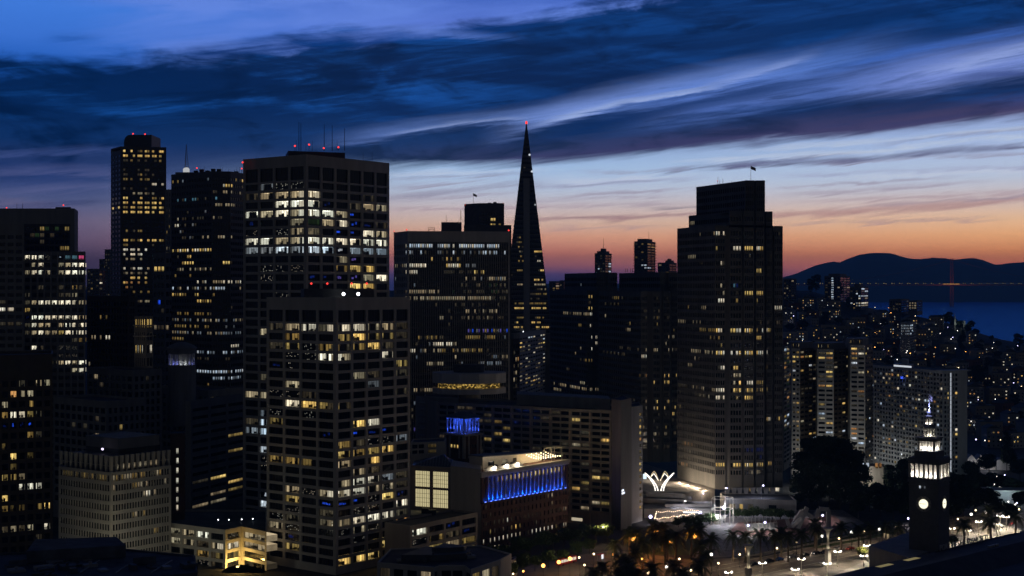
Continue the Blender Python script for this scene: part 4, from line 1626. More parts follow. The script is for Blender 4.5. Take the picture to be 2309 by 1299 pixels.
# ------------------------------------------------------------------ the twin concrete grid towers
def grid_tower(name, label, pc, D, pl, pr, deg, py_top, py_first, pitch, nrows, nl, nr, pat, mech_h=5.2):
    P = corner_box(pc, D, pl, pr, deg)
    zt = Z(py_top, D)
    root = thing(name, label, 'tower', (P[1].x, P[1].y, 0))
    rows = []
    for k in range(nrows):
        zc = Z(py_first, D) - k * pitch
        rows.append((zc - pitch * 0.36, zc + pitch * 0.34))
    rows = [r for r in rows if r[0] > 3][::-1]
    zm = rows[-1][1] + 0.9
    rows.append((zm, zm + mech_h))
    ops = []
    for k, (a, c, n) in enumerate(((P[0], P[1], nl), (P[1], P[2], nr))):
        cols = even_cols(dist(a, c), n, 0.75, 1.5)
        ops += [(i + (nl if k else 0), j, p, w_, h_, an) for (i, j, p, w_, h_, an) in facade(root, a, c, 0, zt, cols, rows, M['concrete'], 0.7)]
    nrw = len(rows)

    def code(i, j, px, py):
        k = nrw - 1 - j
        if k < len(pat):
            return pat[k][i] if i < len(pat[k]) else '.'
        return '.'
    ops.sort(key=lambda o: -o[1])
    windows(root, ops, code, 'office', 300)
    # mullions of the tall louvred top storey and thin sills under every row
    shell(root, P, 0, zt, M['concrete'], 1.5, (0, 1))
    return root, P, zt


spear_pat = ['..........', '.css......', 'dwwwW...d.', '..WWWb.dww', 'WwWwWWwB..', 'b..wgwWBbd', 's.swd.BBWw', 'WWwwWWWWWW', 'ccCcCCCccc', '......wp..', '.sss..yYY.', '.s..bbppwW', '.......YY.', '..s.......',
             '..........', '..........', '..........', '.w........', '..........', '..........', '..........', '..........', '.d........', '..........', 'ww........', '..........', '.c........', 'dC........', 'cC........', '..........', '.C........',
             '.s........', '.s........', '..........', '..........', '.C........', '.C........']
root, P, zt = grid_tower('office_tower', 'tallest pale concrete grid tower with rows of white offices and roof masts', 690, 648, 548, 878, 37, 348, 416, 4.24, 37, 4, 6, spear_pat, 6.2)
Cs = P[1]
Q = [Vector((X(a, d), d)) for a, d in ((650, 662), (778, 672), (772, 690), (644, 682))]
block(root, Q, zt - 1.5, Z(340, 662), M['dark'], 'plant_storey')
for px, h_ in ((674, 13.5), (678.5, 13), (731, 12.5), (749, 12), (777, 10.5), (668, 5), (690, 4), (704, 5), (760, 5)):
    mast(root, X(px, 668), 668, Z(340, 668), h_, 0.17 if h_ > 8 else 0.1)
for px, py in ((665, 328), (697, 325), (730, 333), (763, 331)):
    beacon(root, X(px, 664), 664, Z(340, 664), 0.75, (340 - py) / F * 664 - 0.6)
for px in (819, 839):
    mast(root, X(px, 666), 666, zt - 1.5, 4.2, 0.08)
beacon(root, X(547, 668), 668, zt - 2.8, 0.75, 0.5)

steuart_pat = ['.........', 'dwWdWWwwd', '.y..yYyyd', 'dysydyYd.', '.ssWw..W.', 'bs......y', '.....wd.d', '.w....c..', 'ssd.....d', '.WYyd....', 's.s......', 'y....YW..', '...b.BbB.', '....ydssc', '....YyyY.', 'yyy.w.Y..', '.....wd..',
               '....wWWcd', '.wswWWwwd', '.y.BBBsYb', '.s.d.ss.W', 'sd.dwWWWd', 'ws..sws.o', '.b...s...', '.y.....YY', '....YYY.y', 'cc.sYYy..', '....Yy...']
root, P, zt = grid_tower('office_tower', 'shorter pale concrete grid tower in front with two white roof floodlights', 757, 573, 601, 925, 38, 671, 740, 3.96, 28, 4, 5, steuart_pat, 4.9)
Q = [Vector((X(a, d), d)) for a, d in ((686, 592), (843, 606), (836, 624), (678, 612))]
block(root, Q, zt - 1.5, Z(651, 592), M['dark'], 'plant_storey')
for px, py in ((702, 637), (738, 637), (793, 637), (827, 637)):
    beacon(root, X(px, 602), 602, Z(652, 602), 0.75, 2.0)
for px in (775, 808):
    b = MB()
    b.box(-0.5, 0.5, -0.2, 0.5, -0.5, 0.5)
    b.ball((0, -0.5, 0), 0.72, 10, 1)
    b.build('flood_light', [M['black'], M['whitelamp']], root, (X(px, 597) - root.location.x, 597 - root.location.y, Z(663, 597)))


# ------------------------------------------------------------------ low podium block that runs past both sides of the front tower
def podium_face(root, a, c, n, zt, pat, m=None, fl=4):
    rows = [(zt - 1.6 - (k + 1) * 3.95 + 1.0, zt - 1.6 - k * 3.95 - 0.35) for k in range(fl)][::-1]
    ops = facade(root, a, c, -2, zt, even_cols(dist(a, c), n, 0.5, 1.5), rows, m or M['tan'], 0.7)
    windows(root, ops, lambda i, j, px, py: pat[fl - 1 - j][i], 'office')


zp = 16.0
pts = [(375, 1178), (508, 1195), (545, 1187), (601, 1199)]
W_ = []
for px, py in pts:
    D = DZ(py, zp)
    W_.append(Vector((X(px, D), D)))
root = thing('podium_building', 'low concrete grid block left of the front tower with a yellow floodlit notch', 'building', (W_[0].x, W_[0].y, 0))
podium_face(root, W_[0], W_[1], 4, zp, ['wwW.', 'wwdw', '..yd', '..sd'], M['white_wall'])
podium_face(root, W_[1], W_[2], 1, zp, ['s', 'W', 'y', 'd'], M['white_wall'])
podium_face(root, W_[2], W_[3], 1, zp, ['w', 'w', '.', 'd'], M['white_wall'])
poly = W_ + [Vector((X(601, 640), 640)), Vector((X(368, 640), 640))]
shell(root, poly, -2, zp, M['white_wall'], 0.8, (0, 1, 2))
for px, py in ((492, 1170), (516, 1170), (545, 1169), (570, 1168)):
    D = DZ(py, zp + 1)
    b = MB()
    b.tube([(0, 0, 0), (0, 0, 1.2)], 0.06)
    b.ball((0, 0, 1.4), 0.25, 8, 1)
    b.build('roof_light', [M['black'], M['whitelamp']], root, (X(px, D) - root.location.x, D - root.location.y, zp - 0.8))
ctr = W_[2]
lx, ly = ctr.x - 0.3, ctr.y - 7.5
b = MB()
b.box(-0.5, 0.5, -0.3, 0.3, 0, 0.5)
b.build('flood_light', emitter('yellow_flood', (1, 0.72, 0.25), 4.0), root, (lx - root.location.x, ly - root.location.y, 0.3))
point_light('flood_lamp', (lx, ly, 1.6), (1.0, 0.62, 0.16), 5200, 0.5, None)
b = MB()
q0 = [W_[1] + Vector((-0.5, -0.6)), W_[2] + Vector((0, -7.4)), W_[3] + Vector((0.5, -0.6))]
b.box(W_[1].x - root.location.x, W_[3].x - root.location.x, W_[1].y - 9 - root.location.y, W_[1].y + 10 - root.location.y, -0.3, 0.0)
b.build('forecourt', M['white_wall'], root)

zp = 19.0
D = DZ(1186, zp)
a = Vector((X(925, D), D))
D = DZ(1155, zp)
c = Vector((X(1077, D), D))
root = thing('podium_building', 'low concrete grid block between the front tower and the brick building', 'building', (a.x, a.y, 0))
podium_face(root, a, c, 4, zp, ['W.b.', 'sydb', '.ywy', 'ydyy'], M['tan'])
e = Vector((X(1078, D + 14), D + 14))
n_ = Vector((-(c - a).y, (c - a).x)).normalized()
shell(root, [a, c, c + n_ * 14, a + n_ * 14], -2, zp, M['tan'], 0.8, (0,))
b = MB()
b.box(-1.6, 1.6, -1.2, 1.2, 0, 2.2)
b.build('rooftop_plant', M['black'], root, (X(975, 612) - root.location.x, 612 - root.location.y, zp - 0.8))


# ------------------------------------------------------------------ left foreground: cream grid office, brown tower, roofs
def cream_office():
    D = 575
    P = corner_box(250, D, 132, 386, 37)
    zt = Z(1066, D)
    root = thing('office_building', 'cream office block with close rows of narrow windows and an open top colonnade', 'building', (P[1].x, P[1].y, 0))
    rows = []
    for k in range(10):
        zc = Z(1080, D) - k * 4.0
        if zc - 1.2 > 0:
            rows.append((zc - 1.25, zc + 1.25))
    rows = rows[::-1]
    nrw = len(rows)
    ops = []
    for k, (p, q, n) in enumerate(((P[0], P[1], 19), (P[1], P[2], 21))):
        ops += [(i + (100 if k else 0), j, p_, w_, h_, an) for (i, j, p_, w_, h_, an) in facade(root, p, q, 0, zt, even_cols(dist(p, q), n, 0.9, 0.42), rows, M['white_wall'], 0.45)]
    bands = [(134, 185, 1066, 1086, .6, 'D'), (185, 240, 1066, 1086, .8, 'yD'), (250, 385, 1064, 1086, .6, 'wy'), (250, 262, 1086, 1110, .9, 'w'), (295, 335, 1080, 1110, .8, 'wy'), (320, 352, 1105, 1130, .85, 'wW'), (295, 340, 1150, 1178, .5, 'wy'), (345, 360, 1190, 1220, .5, 'y')]
    windows(root, ops, banded(bands, 0.0), 'pane')
    shell(root, P, 0, zt, M['white_wall'], 0.6, (0, 1))
    # set-back colonnade storey
    Q = scale_poly(P, 0.96)
    z2 = Z(1030, D)
    block(root, scale_poly(P, 0.84), zt - 0.6, z2 - 0.6, M['dark'], 'top_storey')
    for p, q, n in ((Q[0], Q[1], 10), (Q[1], Q[2], 11)):
        d = (q - p).normalized()
        an = math.atan2(d.y, d.x)
        L = dist(p, q)
        for i in range(n + 1):
            x = p.x + d.x * L * i / n - root.location.x
            y = p.y + d.y * L * i / n - root.location.y
            b = MB()
            b.hexa([(-0.25, -0.2, 0), (0.25, -0.2, 0), (0.25, 0.7, 0), (-0.25, 0.7, 0), (-0.62, -0.4, z2 - zt), (0.62, -0.4, z2 - zt), (0.62, 0.7, z2 - zt), (-0.62, 0.7, z2 - zt)])
            b.build('column', M['white_wall'], root, (x, y, zt), rot=an)
        b = MB()
        b.box(0, L, -0.1, 0.05, 2.4, 2.55)
        b.build('rail', M['white_wall'], root, (p.x - root.location.x, p.y - root.location.y, zt), rot=an)
    qd = scale_poly(P, 0.905)
    ops = []
    p, q = scale_poly(P, 0.85)[1:3]
    d = (q - p).normalized()
    an = math.atan2(d.y, d.x)
    for i in range(8):
        x = 2.0 + i * (dist(p, q) - 3) / 8
        o = bpy.data.objects.new('window', unit_pane('pane'))
        col.objects.link(o)
        o.parent = root
        o.location = (p.x + d.x * x - root.location.x, p.y + d.y * x - root.location.y, zt + 0.4)
        o.location.x += d.y * 0.06 * 1
        o.location.y -= d.x * 0.06 * 1
        o.rotation_euler.z = an
        o.scale = (1.3, 1, 2.2)
        lq = light_of('w')
        o.color = (lq[0], lq[1], lq[2], lq[3] / 4)
    # rooftop box
    R = corner_box(268, 592, 194, 358, 37)
    block(root, R, zt, Z(1012, 592), M['dark'], 'plant_storey')
    R2 = corner_box(268, 590, 193, 359, 37)
    block(root, R2, Z(1012, 592) + 0.01, Z(988, 592), M['concrete_dark'], 'roof_screen')
    b = MB()
    b.ball((0, 0, 0), 0.5, 8)
    b.build('roof_light', emitter('violet_spot', (0.8, 0.7, 1.0), 2.5), root, (X(228, 588) - root.location.x, 596 - root.location.y - 6, Z(1014, 588)))


cream_office()


def brick_stair():
    """dark red slab right of the cream office with a column of stair windows"""
    D = 615
    L, R = Vector((X(384, D), D)), Vector((X(417, D + 3), D + 3))
    zt = Z(978, D)
    root = thing('stair_tower', 'narrow dark red brick slab with a column of lit stair windows', 'building', (L.x, L.y, 0))
    rows = [(Z(y, D) - 1.2, Z(y, D) + 1.2) for y in (1146, 1128, 1106, 1085, 1062, 1040, 1018)]
    ops = facade(root, L, R, 0, zt, [(2.6, 3.6)], rows, M['brick'], 0.3)
    windows(root, ops, lambda *a: 'W', 'pane')
    shell(root, [L, R, R * (1 + 14 / R.y), L * (1 + 14 / L.y)], 0, zt, M['brick'], 0.5, (0,))


brick_stair()


def brown_tower():
    D = 533
    L, R = Vector((X(-80, D - 8), D - 8)), Vector((X(119, D + 8), D + 8))
    zt = Z(800, D)
    root = thing('office_tower', 'dark brown tower with square amber and white windows at the lower left edge', 'tower', (R.x, R.y, 0))
    Wd = dist(L, R)
    n = 10
    rows = [(Z(866, D) - k * 3.9 - 1.15, Z(866, D) - k * 3.9 + 1.15) for k in range(23)]
    rows = [r for r in rows if r[0] > 1][::-1]
    ops = facade(root, L, R, 0, zt, even_cols(Wd, n, 0.5, 1.0), rows, M['brown'], 0.35)
    pat = ['..d.ww', '.oww..', 'w..y..', 'yWWyd.', 'bb.B..'.replace('bb.B', 'bBbB'), '...yd.', 'D.....', '.Y.D..', '.D....', 'yyw...', '..WWW.', 'Y.....', 'yDD.yY', '......', 'dwdw.W', '....d.', '....d.', '.wYY..', '......']
    nrw = len(rows)

    def code(i, j, px, py):
        k = nrw - 1 - j
        ii = i - 4
        return pat[k][ii] if k < len(pat) and 0 <= ii < 6 else '.'
    windows(root, ops, code, 'office')
    shell(root, [L, R, R * (1 + 30 / R.y), L * (1 + 30 / L.y)], 0, zt, M['brown'], 1.0, (0,))


brown_tower()


def low_roofs():
    # big dark roof in the near left corner
    z = 27.0

    def g(px, py): 
        D = DZ(py, z)
        return Vector((X(px, D), D))
    poly = [g(-80, 1330), g(440, 1262), g(425, 1236), g(285, 1232), g(255, 1222), g(165, 1207), g(-80, 1232)]
    root = thing('low_building', 'low dark flat roof with steps and glinting skylights in the lower left corner', 'building', (poly[1].x, poly[1].y, 0))
    q = [(p.x, p.y) for p in poly]
    m = mat('blue_grey_roof', (0.10, 0.11, 0.13), 0.8, 0.4, 0.2)
    shell(root, [g(-80, 1345), g(446, 1290), g(440, 1252), g(270, 1236), g(-80, 1250)], 0, z, m, 0.6, (), roofmat=m)
    block(root, [g(60, 1268), g(284, 1254), g(262, 1234), g(80, 1240)], z - 0.3, z + 3.6, m, 'roof_block')
    block(root, [g(20, 1276), g(60, 1272), g(62, 1262), g(24, 1266)], z - 0.3, z + 1.6, m, 'roof_block')
    block(root, [g(300, 1272), g(352, 1268), g(350, 1260), g(304, 1262)], z - 0.3, z + 2.0, m, 'roof_block')
    rr = random.Random(14)
    for k in range(22):
        q = g(rr.uniform(-10, 430), rr.uniform(1258, 1296))
        b = MB()
        wd, dp, ht = rr.uniform(0.8, 3.2), rr.uniform(0.8, 2.4), rr.uniform(0.5, 1.7)
        b.box(-wd, wd, -dp, dp, 0, ht)
        if k % 3 == 0:
            b.lathe([(0.5, ht + 0.001), (0.5, ht + 0.5), (0.7, ht + 0.6), (0.1, ht + 0.9)], 8)
        b.build('rooftop_plant', M['metal'] if k % 4 == 0 else M['dark'], root, (q.x - root.location.x, q.y - root.location.y, z - 0.6), rot=0.6)
    for k in range(5):
        q, q2 = g(20 + 80 * k, 1290), g(60 + 82 * k, 1262)
        b = MB()
        b.tube([(q.x - root.location.x, q.y - root.location.y, z - 0.2), (q2.x - root.location.x, q2.y - root.location.y, z - 0.2)], 0.22, 0.22, 6)
        b.build('roof_pipe', M['metal'], root)
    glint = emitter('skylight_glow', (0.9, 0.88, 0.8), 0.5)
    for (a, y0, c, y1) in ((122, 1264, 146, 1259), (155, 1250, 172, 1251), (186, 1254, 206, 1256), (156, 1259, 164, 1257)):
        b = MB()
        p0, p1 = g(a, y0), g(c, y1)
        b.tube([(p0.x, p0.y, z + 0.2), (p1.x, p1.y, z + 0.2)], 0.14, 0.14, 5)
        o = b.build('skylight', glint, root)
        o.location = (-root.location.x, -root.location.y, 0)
    # nested mid-distance dark blocks
    def plain(name, label, pc, D, pl, pr, deg, py, m, nl, nr, fh, bands, base=0.0, **kw):
        return simple_tower(name, label, 'building', pc, D, pl, pr, deg, py, m, nl, nr, 1, banded(bands, base, 'dw'), floor_h=fh, limit=90, **kw)
    plain('office_building', 'dark stone block with tall narrow windows below the thin spire', 470, 800, 330, 550, 35, 880, M['concrete_dark'], 12, 6, 4.6, [(395, 440, 905, 920, .5, 'yw'), (380, 400, 928, 940, .8, 'd'), (470, 550, 880, 915, .25, 'dw')], 0.05, pier=1.6, sill=0.3, head=0.2)
    plain('office_building', 'grey block with dark window bands left of the tall grid tower', 430, 700, 418, 552, 20, 905, M['concrete_dark'], 1, 3, 4.0, [(480, 545, 975, 985, .6, 'y'), (470, 510, 992, 1003, .7, 'w'), (455, 545, 1010, 1022, .8, 'y'), (510, 525, 1055, 1065, .8, 'y'), (465, 545, 1072, 1086, .75, 'Y'), (500, 545, 1096, 1108, .8, 'y')], 0.06, pier=2.0, sill=0.4, head=0.2)
    plain('office_building', 'large unlit stone block with shallow hipped roof at left centre', 300, 760, 196, 365, 40, 835, M['concrete_dark'], 8, 5, 4.2, [(310, 330, 888, 900, .7, 'wo')], 0.045, pier=1.4)
    plain('office_building', 'unlit low block in front of the stone block', 240, 690, 120, 330, 40, 905, M['concrete_dark'], 9, 7, 4.2, [(260, 275, 960, 975, .6, 'y')], 0.03, pier=1.4)
    plain('office_building', 'dark brown office block with sparse narrow lit windows behind the left blocks', 290, 880, 196, 305, 22, 668, M['brown'], 14, 3, 4.2, [(200, 300, 686, 696, .3, 'w'), (225, 245, 700, 725, .12, 'y'), (200, 230, 760, 770, .5, 'w'), (235, 250, 758, 772, .6, 'W'), (270, 296, 780, 792, .4, 'y')], 0.03, pier=0.9)
    # lit classical facade
    r_, P, zt, rows = simple_tower('classical_building', 'small classical facade lit warm white in a gap between dark blocks', 'building', 330, 850, 302, 345, 12, 713, M['concrete_dark'], 5, 2, 7, banded([(302, 345, 713, 735, .7, 'Y'), (302, 345, 748, 757, .8, 'W'), (302, 345, 762, 790, .6, 'YW')], 0.02), z0=40, pier=0.9, parapet_h=1.0)
    for zz in (Z(736, 850), Z(760, 850)):
        b = MB()
        b.prism([(q.x - r_.location.x, q.y - r_.location.y) for q in scale_poly(P, 1.12)], zz - 40, zz - 39.2, bottom=True)
        b.build('cornice', M['white_wall'], r_)
    point_light('facade_lamp', (X(318, 838), 838, Z(735, 850)), (1.0, 0.78, 0.45), 110, 0.6)
    point_light('facade_lamp', (X(322, 838), 838, Z(790, 850)), (1.0, 0.82, 0.5), 110, 0.6)
    # rotunda with lit colonnade
    D = 790
    rt = thing('rotunda', 'small rooftop rotunda with pale lit columns and blue base lights', 'building', (X(410, D), D, 0))
    b = MB()
    b.lathe([(7.6, 40), (7.6, Z(822, D))], 20)
    b.build('drum', M['concrete_dark'], rt)
    z0, z1 = Z(822, D), Z(797, D)
    b = MB()
    b.lathe([(5.6, z0), (5.6, z1)], 20)
    b.build('core', M['white_wall'], rt)
    for k in range(20):
        a = 2 * math.pi * k / 20
        b = MB()
        b.tube([(7 * math.cos(a), 7 * math.sin(a), z0), (7 * math.cos(a), 7 * math.sin(a), z1)], 0.32, 0.28, 6)
        b.build('column', M['white_wall'], rt)
    b = MB()
    b.lathe([(7.8, z1), (7.8, z1 + 2.4), (8.2, z1 + 2.6), (8.2, z1 + 3.2), (6.5, z1 + 4.6), (3, z1 + 6.0), (0.3, z1 + 6.5)], 20)
    b.build('dome', M['concrete_dark'], rt)
    for px in (384, 393, 403, 412, 424, 434):
        x = X(px, D) - rt.location.x
        y = -math.sqrt(max(0.1, 6.3 ** 2 - x * x))
        point_light('column_lamp', (x, y * 1.04, z0 + 0.7), (0.75, 0.85, 1.0) if px not in (393, 403, 434) else (0.2, 0.25, 1.0), 55, 0.25, rt)


low_roofs()
# ------------------------------------------------------------------ hotel with the revolving top
M['fin'] = mat('brown_concrete', (0.20, 0.18, 0.15), 0.85, 0.16, 0.3, streak=True)


def hotel():
    zt = 59.0
    root = thing('hotel', 'long concrete hotel slab with rows of small warm windows and a tall blank end fin', 'hotel', (X(1300, 690), 690, 0))
    D0, D1 = 742, 690
    A, Bq = Vector((X(985, D0), D0)), Vector((X(1379, D1), D1))
    ztr = Z(926, D1)
    n = 9
    L = dist(A, Bq)
    rows = []
    for k in range(16):
        zc = Z(937, D1) - k * 3.08
        rows.append((zc - 0.95, zc + 0.85))
    rows = rows[::-1]
    cols = []
    p = (L - 1.0) / n
    for i in range(n):
        a = 0.5 + i * p
        cols += [(a + 0.75, a + p / 2 - 0.22), (a + p / 2 + 0.22, a + p - 0.75)]
    ops = facade(root, A, Bq, -1, ztr, cols, rows, M['concrete_dark'], 0.9)
    rr = random.Random(9)
    lit = [(1248, 936), (1328, 936), (1262, 949), (1305, 952), (1244, 962), (1240, 976), (1321, 981), (1345, 999), (1364, 999), (1283, 1008), (1305, 1008), (1326, 1040), (1286, 1066), (1344, 1072), (1364, 1072), (1325, 1083), (1286, 1095), (1303, 1095), (1345, 1128),
           (1366, 1131), (1325, 1141), (1068, 935), (1086, 950), (1105, 938), (1123, 953), (1122, 980), (1142, 968), (1142, 995), (1181, 957), (1220, 945), (1221, 960), (1204, 958), (1240, 956), (1222, 987), (1141, 968), (1100, 995)]
    codes = {}

    def code(i, j, px, py):
        for lx, ly in lit:
            if abs(px - lx) < 5.6 and abs(py - ly) < 6.8:
                return rr.choice('YwyyYyd')
        return 'd' if rr.random() < 0.08 else '.'
    ops.sort(key=lambda o: -o[2][0])
    windows(root, ops, code, 'pane', 300)
    for k in range(16):                # balcony parapets run along every floor
        zz = Z(937, D1) - k * 3.08 - 0.98
        d = (Bq - A).normalized()
        b = MB()
        b.box(0.3, L - 0.3, -0.5, -0.01, zz - 0.75, zz - 0.02)
        b.build('balcony_band', M['concrete_dark'], root, (A.x - root.location.x, A.y - root.location.y, 0), rot=math.atan2(d.y, d.x))
    for i in range(n + 1):
        d = (Bq - A).normalized()
        x = 0.5 + i * p
        b = MB()
        b.box(x - 0.38, x + 0.38, -0.75, -0.012, -1, ztr - 0.4)
        b.build('pier', M['tan'], root, (A.x - root.location.x, A.y - root.location.y, 0), rot=math.atan2(d.y, d.x))
    back = Vector((-14, 44))
    shell(root, [A, Bq, Bq + back, A + back], -1, ztr, M['concrete_dark'], 1.0, (0,))
    # stepped roof slab behind
    Rf = [Vector((X(1165, 738), 738)), Vector((X(1376, 706), 706)), Vector((X(1372, 726), 726)), Vector((X(1165, 760), 760))]
    block(root, Rf, ztr - 1, Z(905, 706) + 1.2, M['concrete_dark'], 'roof_storey')
    # blank fin and end
    Fp = [Vector((X(1379, 686), 686)), Vector((X(1400, 678), 678)), Vector((X(1424, 690), 690)), Vector((X(1404, 716), 716))]
    shell(root, Fp, -1, Z(902, 680), M['fin'], 0.6)
    E = [Vector((X(1420, 697), 697)), Vector((X(1449, 707), 707)), Vector((X(1440, 728), 728)), Vector((X(1420, 722), 722))]
    rows2 = [(Z(937, 700) - k * 3.08 - 0.8, Z(937, 700) - k * 3.08 + 0.8) for k in range(16)][::-1]
    zt2 = Z(917, 700)
    Ld = dist(E[0], E[1])
    ops = facade(root, E[0], E[1], -1, zt2, [(Ld - 3.0, Ld - 1.2)], rows2, M['concrete_dark'], 0.4)
    windows(root, ops, lambda i, j, px, py: rr.choice('YYoYyyd'), 'pane')
    shell(root, E, -1, zt2, M['concrete_dark'], 0.6, (0,))
    # illuminated sign high on the fin, two lines
    sm = emitter('sign_white', (0.85, 0.9, 1.0), 1.6)
    d = (Fp[2] - Fp[1]).normalized()
    for k, txt in enumerate(('HYATT', 'REGENCY')):
        lettering(txt, 1.35, sm, root, ((Fp[1] + d * 0.9).x + d.y * 0.12 - root.location.x, (Fp[1] + d * 0.9).y - d.x * 0.12 - root.location.y, Z(1103, 682) - k * 1.35 - 0.8), (math.radians(90), 0, math.atan2(d.y, d.x)), 0.06, 0.62, 'sign_lettering')
    # lit ground-floor band
    b = MB()
    b.box(0, 6, -0.06, -0.02, 0, 1.5)
    dd = (Bq - A).normalized()
    b.build('lobby_window', emitter('lobby_glow', (1.0, 0.85, 0.6), 0.45), root, (A.x + dd.x * (L - 22) - root.location.x, A.y + dd.y * (L - 22) - root.location.y, 1.2), rot=math.atan2(dd.y, dd.x))

    # revolving restaurant: two chamfered rings with a glazed lit ring between, on a core
    Dc = 775
    cx = X(1056, Dc)
    rv = thing('revolving_restaurant', 'round rooftop restaurant with pale rim bands and a glowing gold window ring', 'restaurant', (cx, Dc + 12, 0))
    R = (X(1145, Dc) - X(972, Dc)) / 2

    def ring(r, n=16, rot=0.3):
        return [(r * math.cos(2 * math.pi * k / n + rot), r * math.sin(2 * math.pi * k / n + rot) * 0.8) for k in range(n)]
    z = lambda y: Z(y, Dc)
    for nm, y0, y1, k in (('lower_rim', 889, 877, 1.0), ('upper_rim', 865, 842, 1.0)):
        b = MB()
        b.prism(ring(R * k, 12), z(y0), z(y1), bottom=True)
        b.build(nm, M['apartment'], rv)
    gm = bpy.data.materials.new('gold_ring')
    gm.use_nodes = True
    t = gm.node_tree
    t.nodes.clear()
    s = N(t)
    e = s.node('ShaderNodeEmission')
    o = s.node('ShaderNodeOutputMaterial')
    t.links.new(e.outputs[0], o.inputs[0])
    tcn = s.node('ShaderNodeTexCoord')
    mp = s.node('ShaderNodeMapping')
    mp.inputs['Scale'].default_value = (0.9, 0.9, 1.1)
    t.links.new(tcn.outputs['Object'], mp.inputs[0])
    nz = s.noise(mp.outputs[0], 1.0, 4.0, 0.65)
    e.inputs[0].default_value = (1.0, 0.62, 0.14, 1)
    t.links.new(s.rng(nz, 0.46, 0.72, 0.02, 1.1), e.inputs[1])
    gm.cycles.emission_sampling = 'NONE'
    b = MB()
    b.prism(ring(R * 0.82, 24), z(876.5), z(866), top=False)
    b.build('lit_ring', gm, rv)
    b = MB()
    b.prism(ring(R * 0.87, 24), z(876.9), z(865.2), top=False)
    b.build('ring_glass', M['glass'], rv)
    for k in range(36):
        a = 2 * math.pi * k / 36
        b = MB()
        b.tube([(R * 0.875 * math.cos(a), R * 0.7 * math.sin(a), z(877)), (R * 0.875 * math.cos(a), R * 0.7 * math.sin(a), z(865))], 0.08, 0.08, 4)
        b.build('ring_mullion', M['frame'], rv)
    b = MB()
    b.prism(ring(R * 0.42, 12), z(842), z(824))
    b.build('roof_drum', M['dark'], rv)
    b = MB()
    b.prism(ring(R * 0.32, 12), z(1030), z(889), top=False)
    b.build('core', M['concrete_dark'], rv)
    # lower blank wings under it, with stacked curved balconies on the left end
    Dw = 752
    P = [Vector((X(a, d), d)) for a, d in ((958, Dw + 10), (1012, Dw - 2), (1034, Dw - 4), (1034, Dw + 20), (958, Dw + 28))]
    w2 = thing('hotel_wing', 'blank concrete hotel wing below the round restaurant with curved balconies at its end', 'building', (P[0].x, P[0].y, 0))
    shell(w2, P, 0, Z(896, Dw), M['concrete_dark'], 0.6)
    for k in range(9):
        zz = Z(912 + k * 15, Dw)
        b = MB()
        b.lathe([(3.6, zz - 1.0), (3.6, zz)], 14, 0, 3)
        b.build('balcony', M['concrete_dark'], w2, (-0.5, 1.5, 0))


hotel()


# ------------------------------------------------------------------ stepped slab towers with slit windows
M['slit_concrete'] = mat('dusty_concrete', (0.135, 0.132, 0.125), 0.85, 0.18, 0.25, streak=True)


def slit_tower(label, left, fronts, tiers, D_step=1.3, bands=(), base=0.012, fl_h=4.0, z0=8.0, floors_from=12.0, mth='slit_concrete', nleft=22):
    """left: ((px, D), (px, D)) of the long left wall; fronts: list of (px0, px1, D); tiers: [(z_top, left wall, [indices of fronts kept])]"""
    root = thing('office_tower', label, 'tower', (X(left[1][0], left[1][1]), left[1][1], 0))
    m = M[mth]
    zt1 = tiers[0][0]
    f = banded(list(bands), base, 'dwy')
    todo = []

    def put(a, c, zb, zt, n, pier, margin):
        k = int((zt - 2.2 - max(zb, floors_from)) / fl_h)
        rows = opening_rows(zt - 2.2 - k * fl_h, zt - 2.2, k, 0.16, 0.26)
        ops = facade(root, a, c, zb, zt, even_cols(dist(a, c), n, margin, pier), rows, m, 0.55)
        for (i, j, p, w_, h_, an) in ops:
            cx = p[0] + root.location.x + math.cos(an) * w_ / 2
            cyy = p[1] + root.location.y + math.sin(an) * w_ / 2
            todo.append((f(i, j, PX(cx, cyy), PY(p[2] + root.location.z + h_ / 2, cyy)), p, w_, h_, an))
    V = lambda q: Vector((X(q[0], q[1]), q[1]))
    zb = z0
    for (zt, lf, fr) in tiers:
        A, B_ = V(lf[0]), V(lf[1])
        put(A, B_, zb, zt, nleft, 0.42, 0.3)
        last = B_
        edge = [A, B_]
        for (p0, p1, D) in fr:
            a, c = Vector((X(p0, D), D)), Vector((X(p1, D), D))
            if (a - last).length > 0.3:
                # recessed slot between two bays
                q0, q1 = last + Vector((0, D_step)), a + Vector((0, D_step))
                for u_, v_ in ((last, q0), (q0, q1), (q1, a)):
                    b = MB()
                    b.face([(u_.x - root.location.x, u_.y - root.location.y, zb), (v_.x - root.location.x, v_.y - root.location.y, zb), (v_.x - root.location.x, v_.y - root.location.y, zt), (u_.x - root.location.x, u_.y - root.location.y, zt)])
                    b.build('slot_wall', m, root)
                edge += [q0, q1]
            put(a, c, zb, zt, 4, 0.42, 0.35)
            edge += [a, c]
            last = c
        bk = [last + Vector((2, 40)), A + Vector((6, 14))]
        poly = edge + bk
        b = MB()
        q = [(p.x - root.location.x, p.y - root.location.y) for p in poly]
        n = len(q)
        b.v = [(x, y, zt - 0.9) for x, y in q]
        b.f = [tuple(range(n))]
        b.mi = [0]
        b.build('roof', M['roof'], root)
        b = MB()
        b.prism([q[-3], q[-2], q[-1], q[0]], zb, zt, top=False, skip=(3,))
        b.build('wall', m, root)
        zb = zt - 1.2
    todo.sort(key=lambda q: q[0] in '. ')
    many_panes(root, todo)
    return root


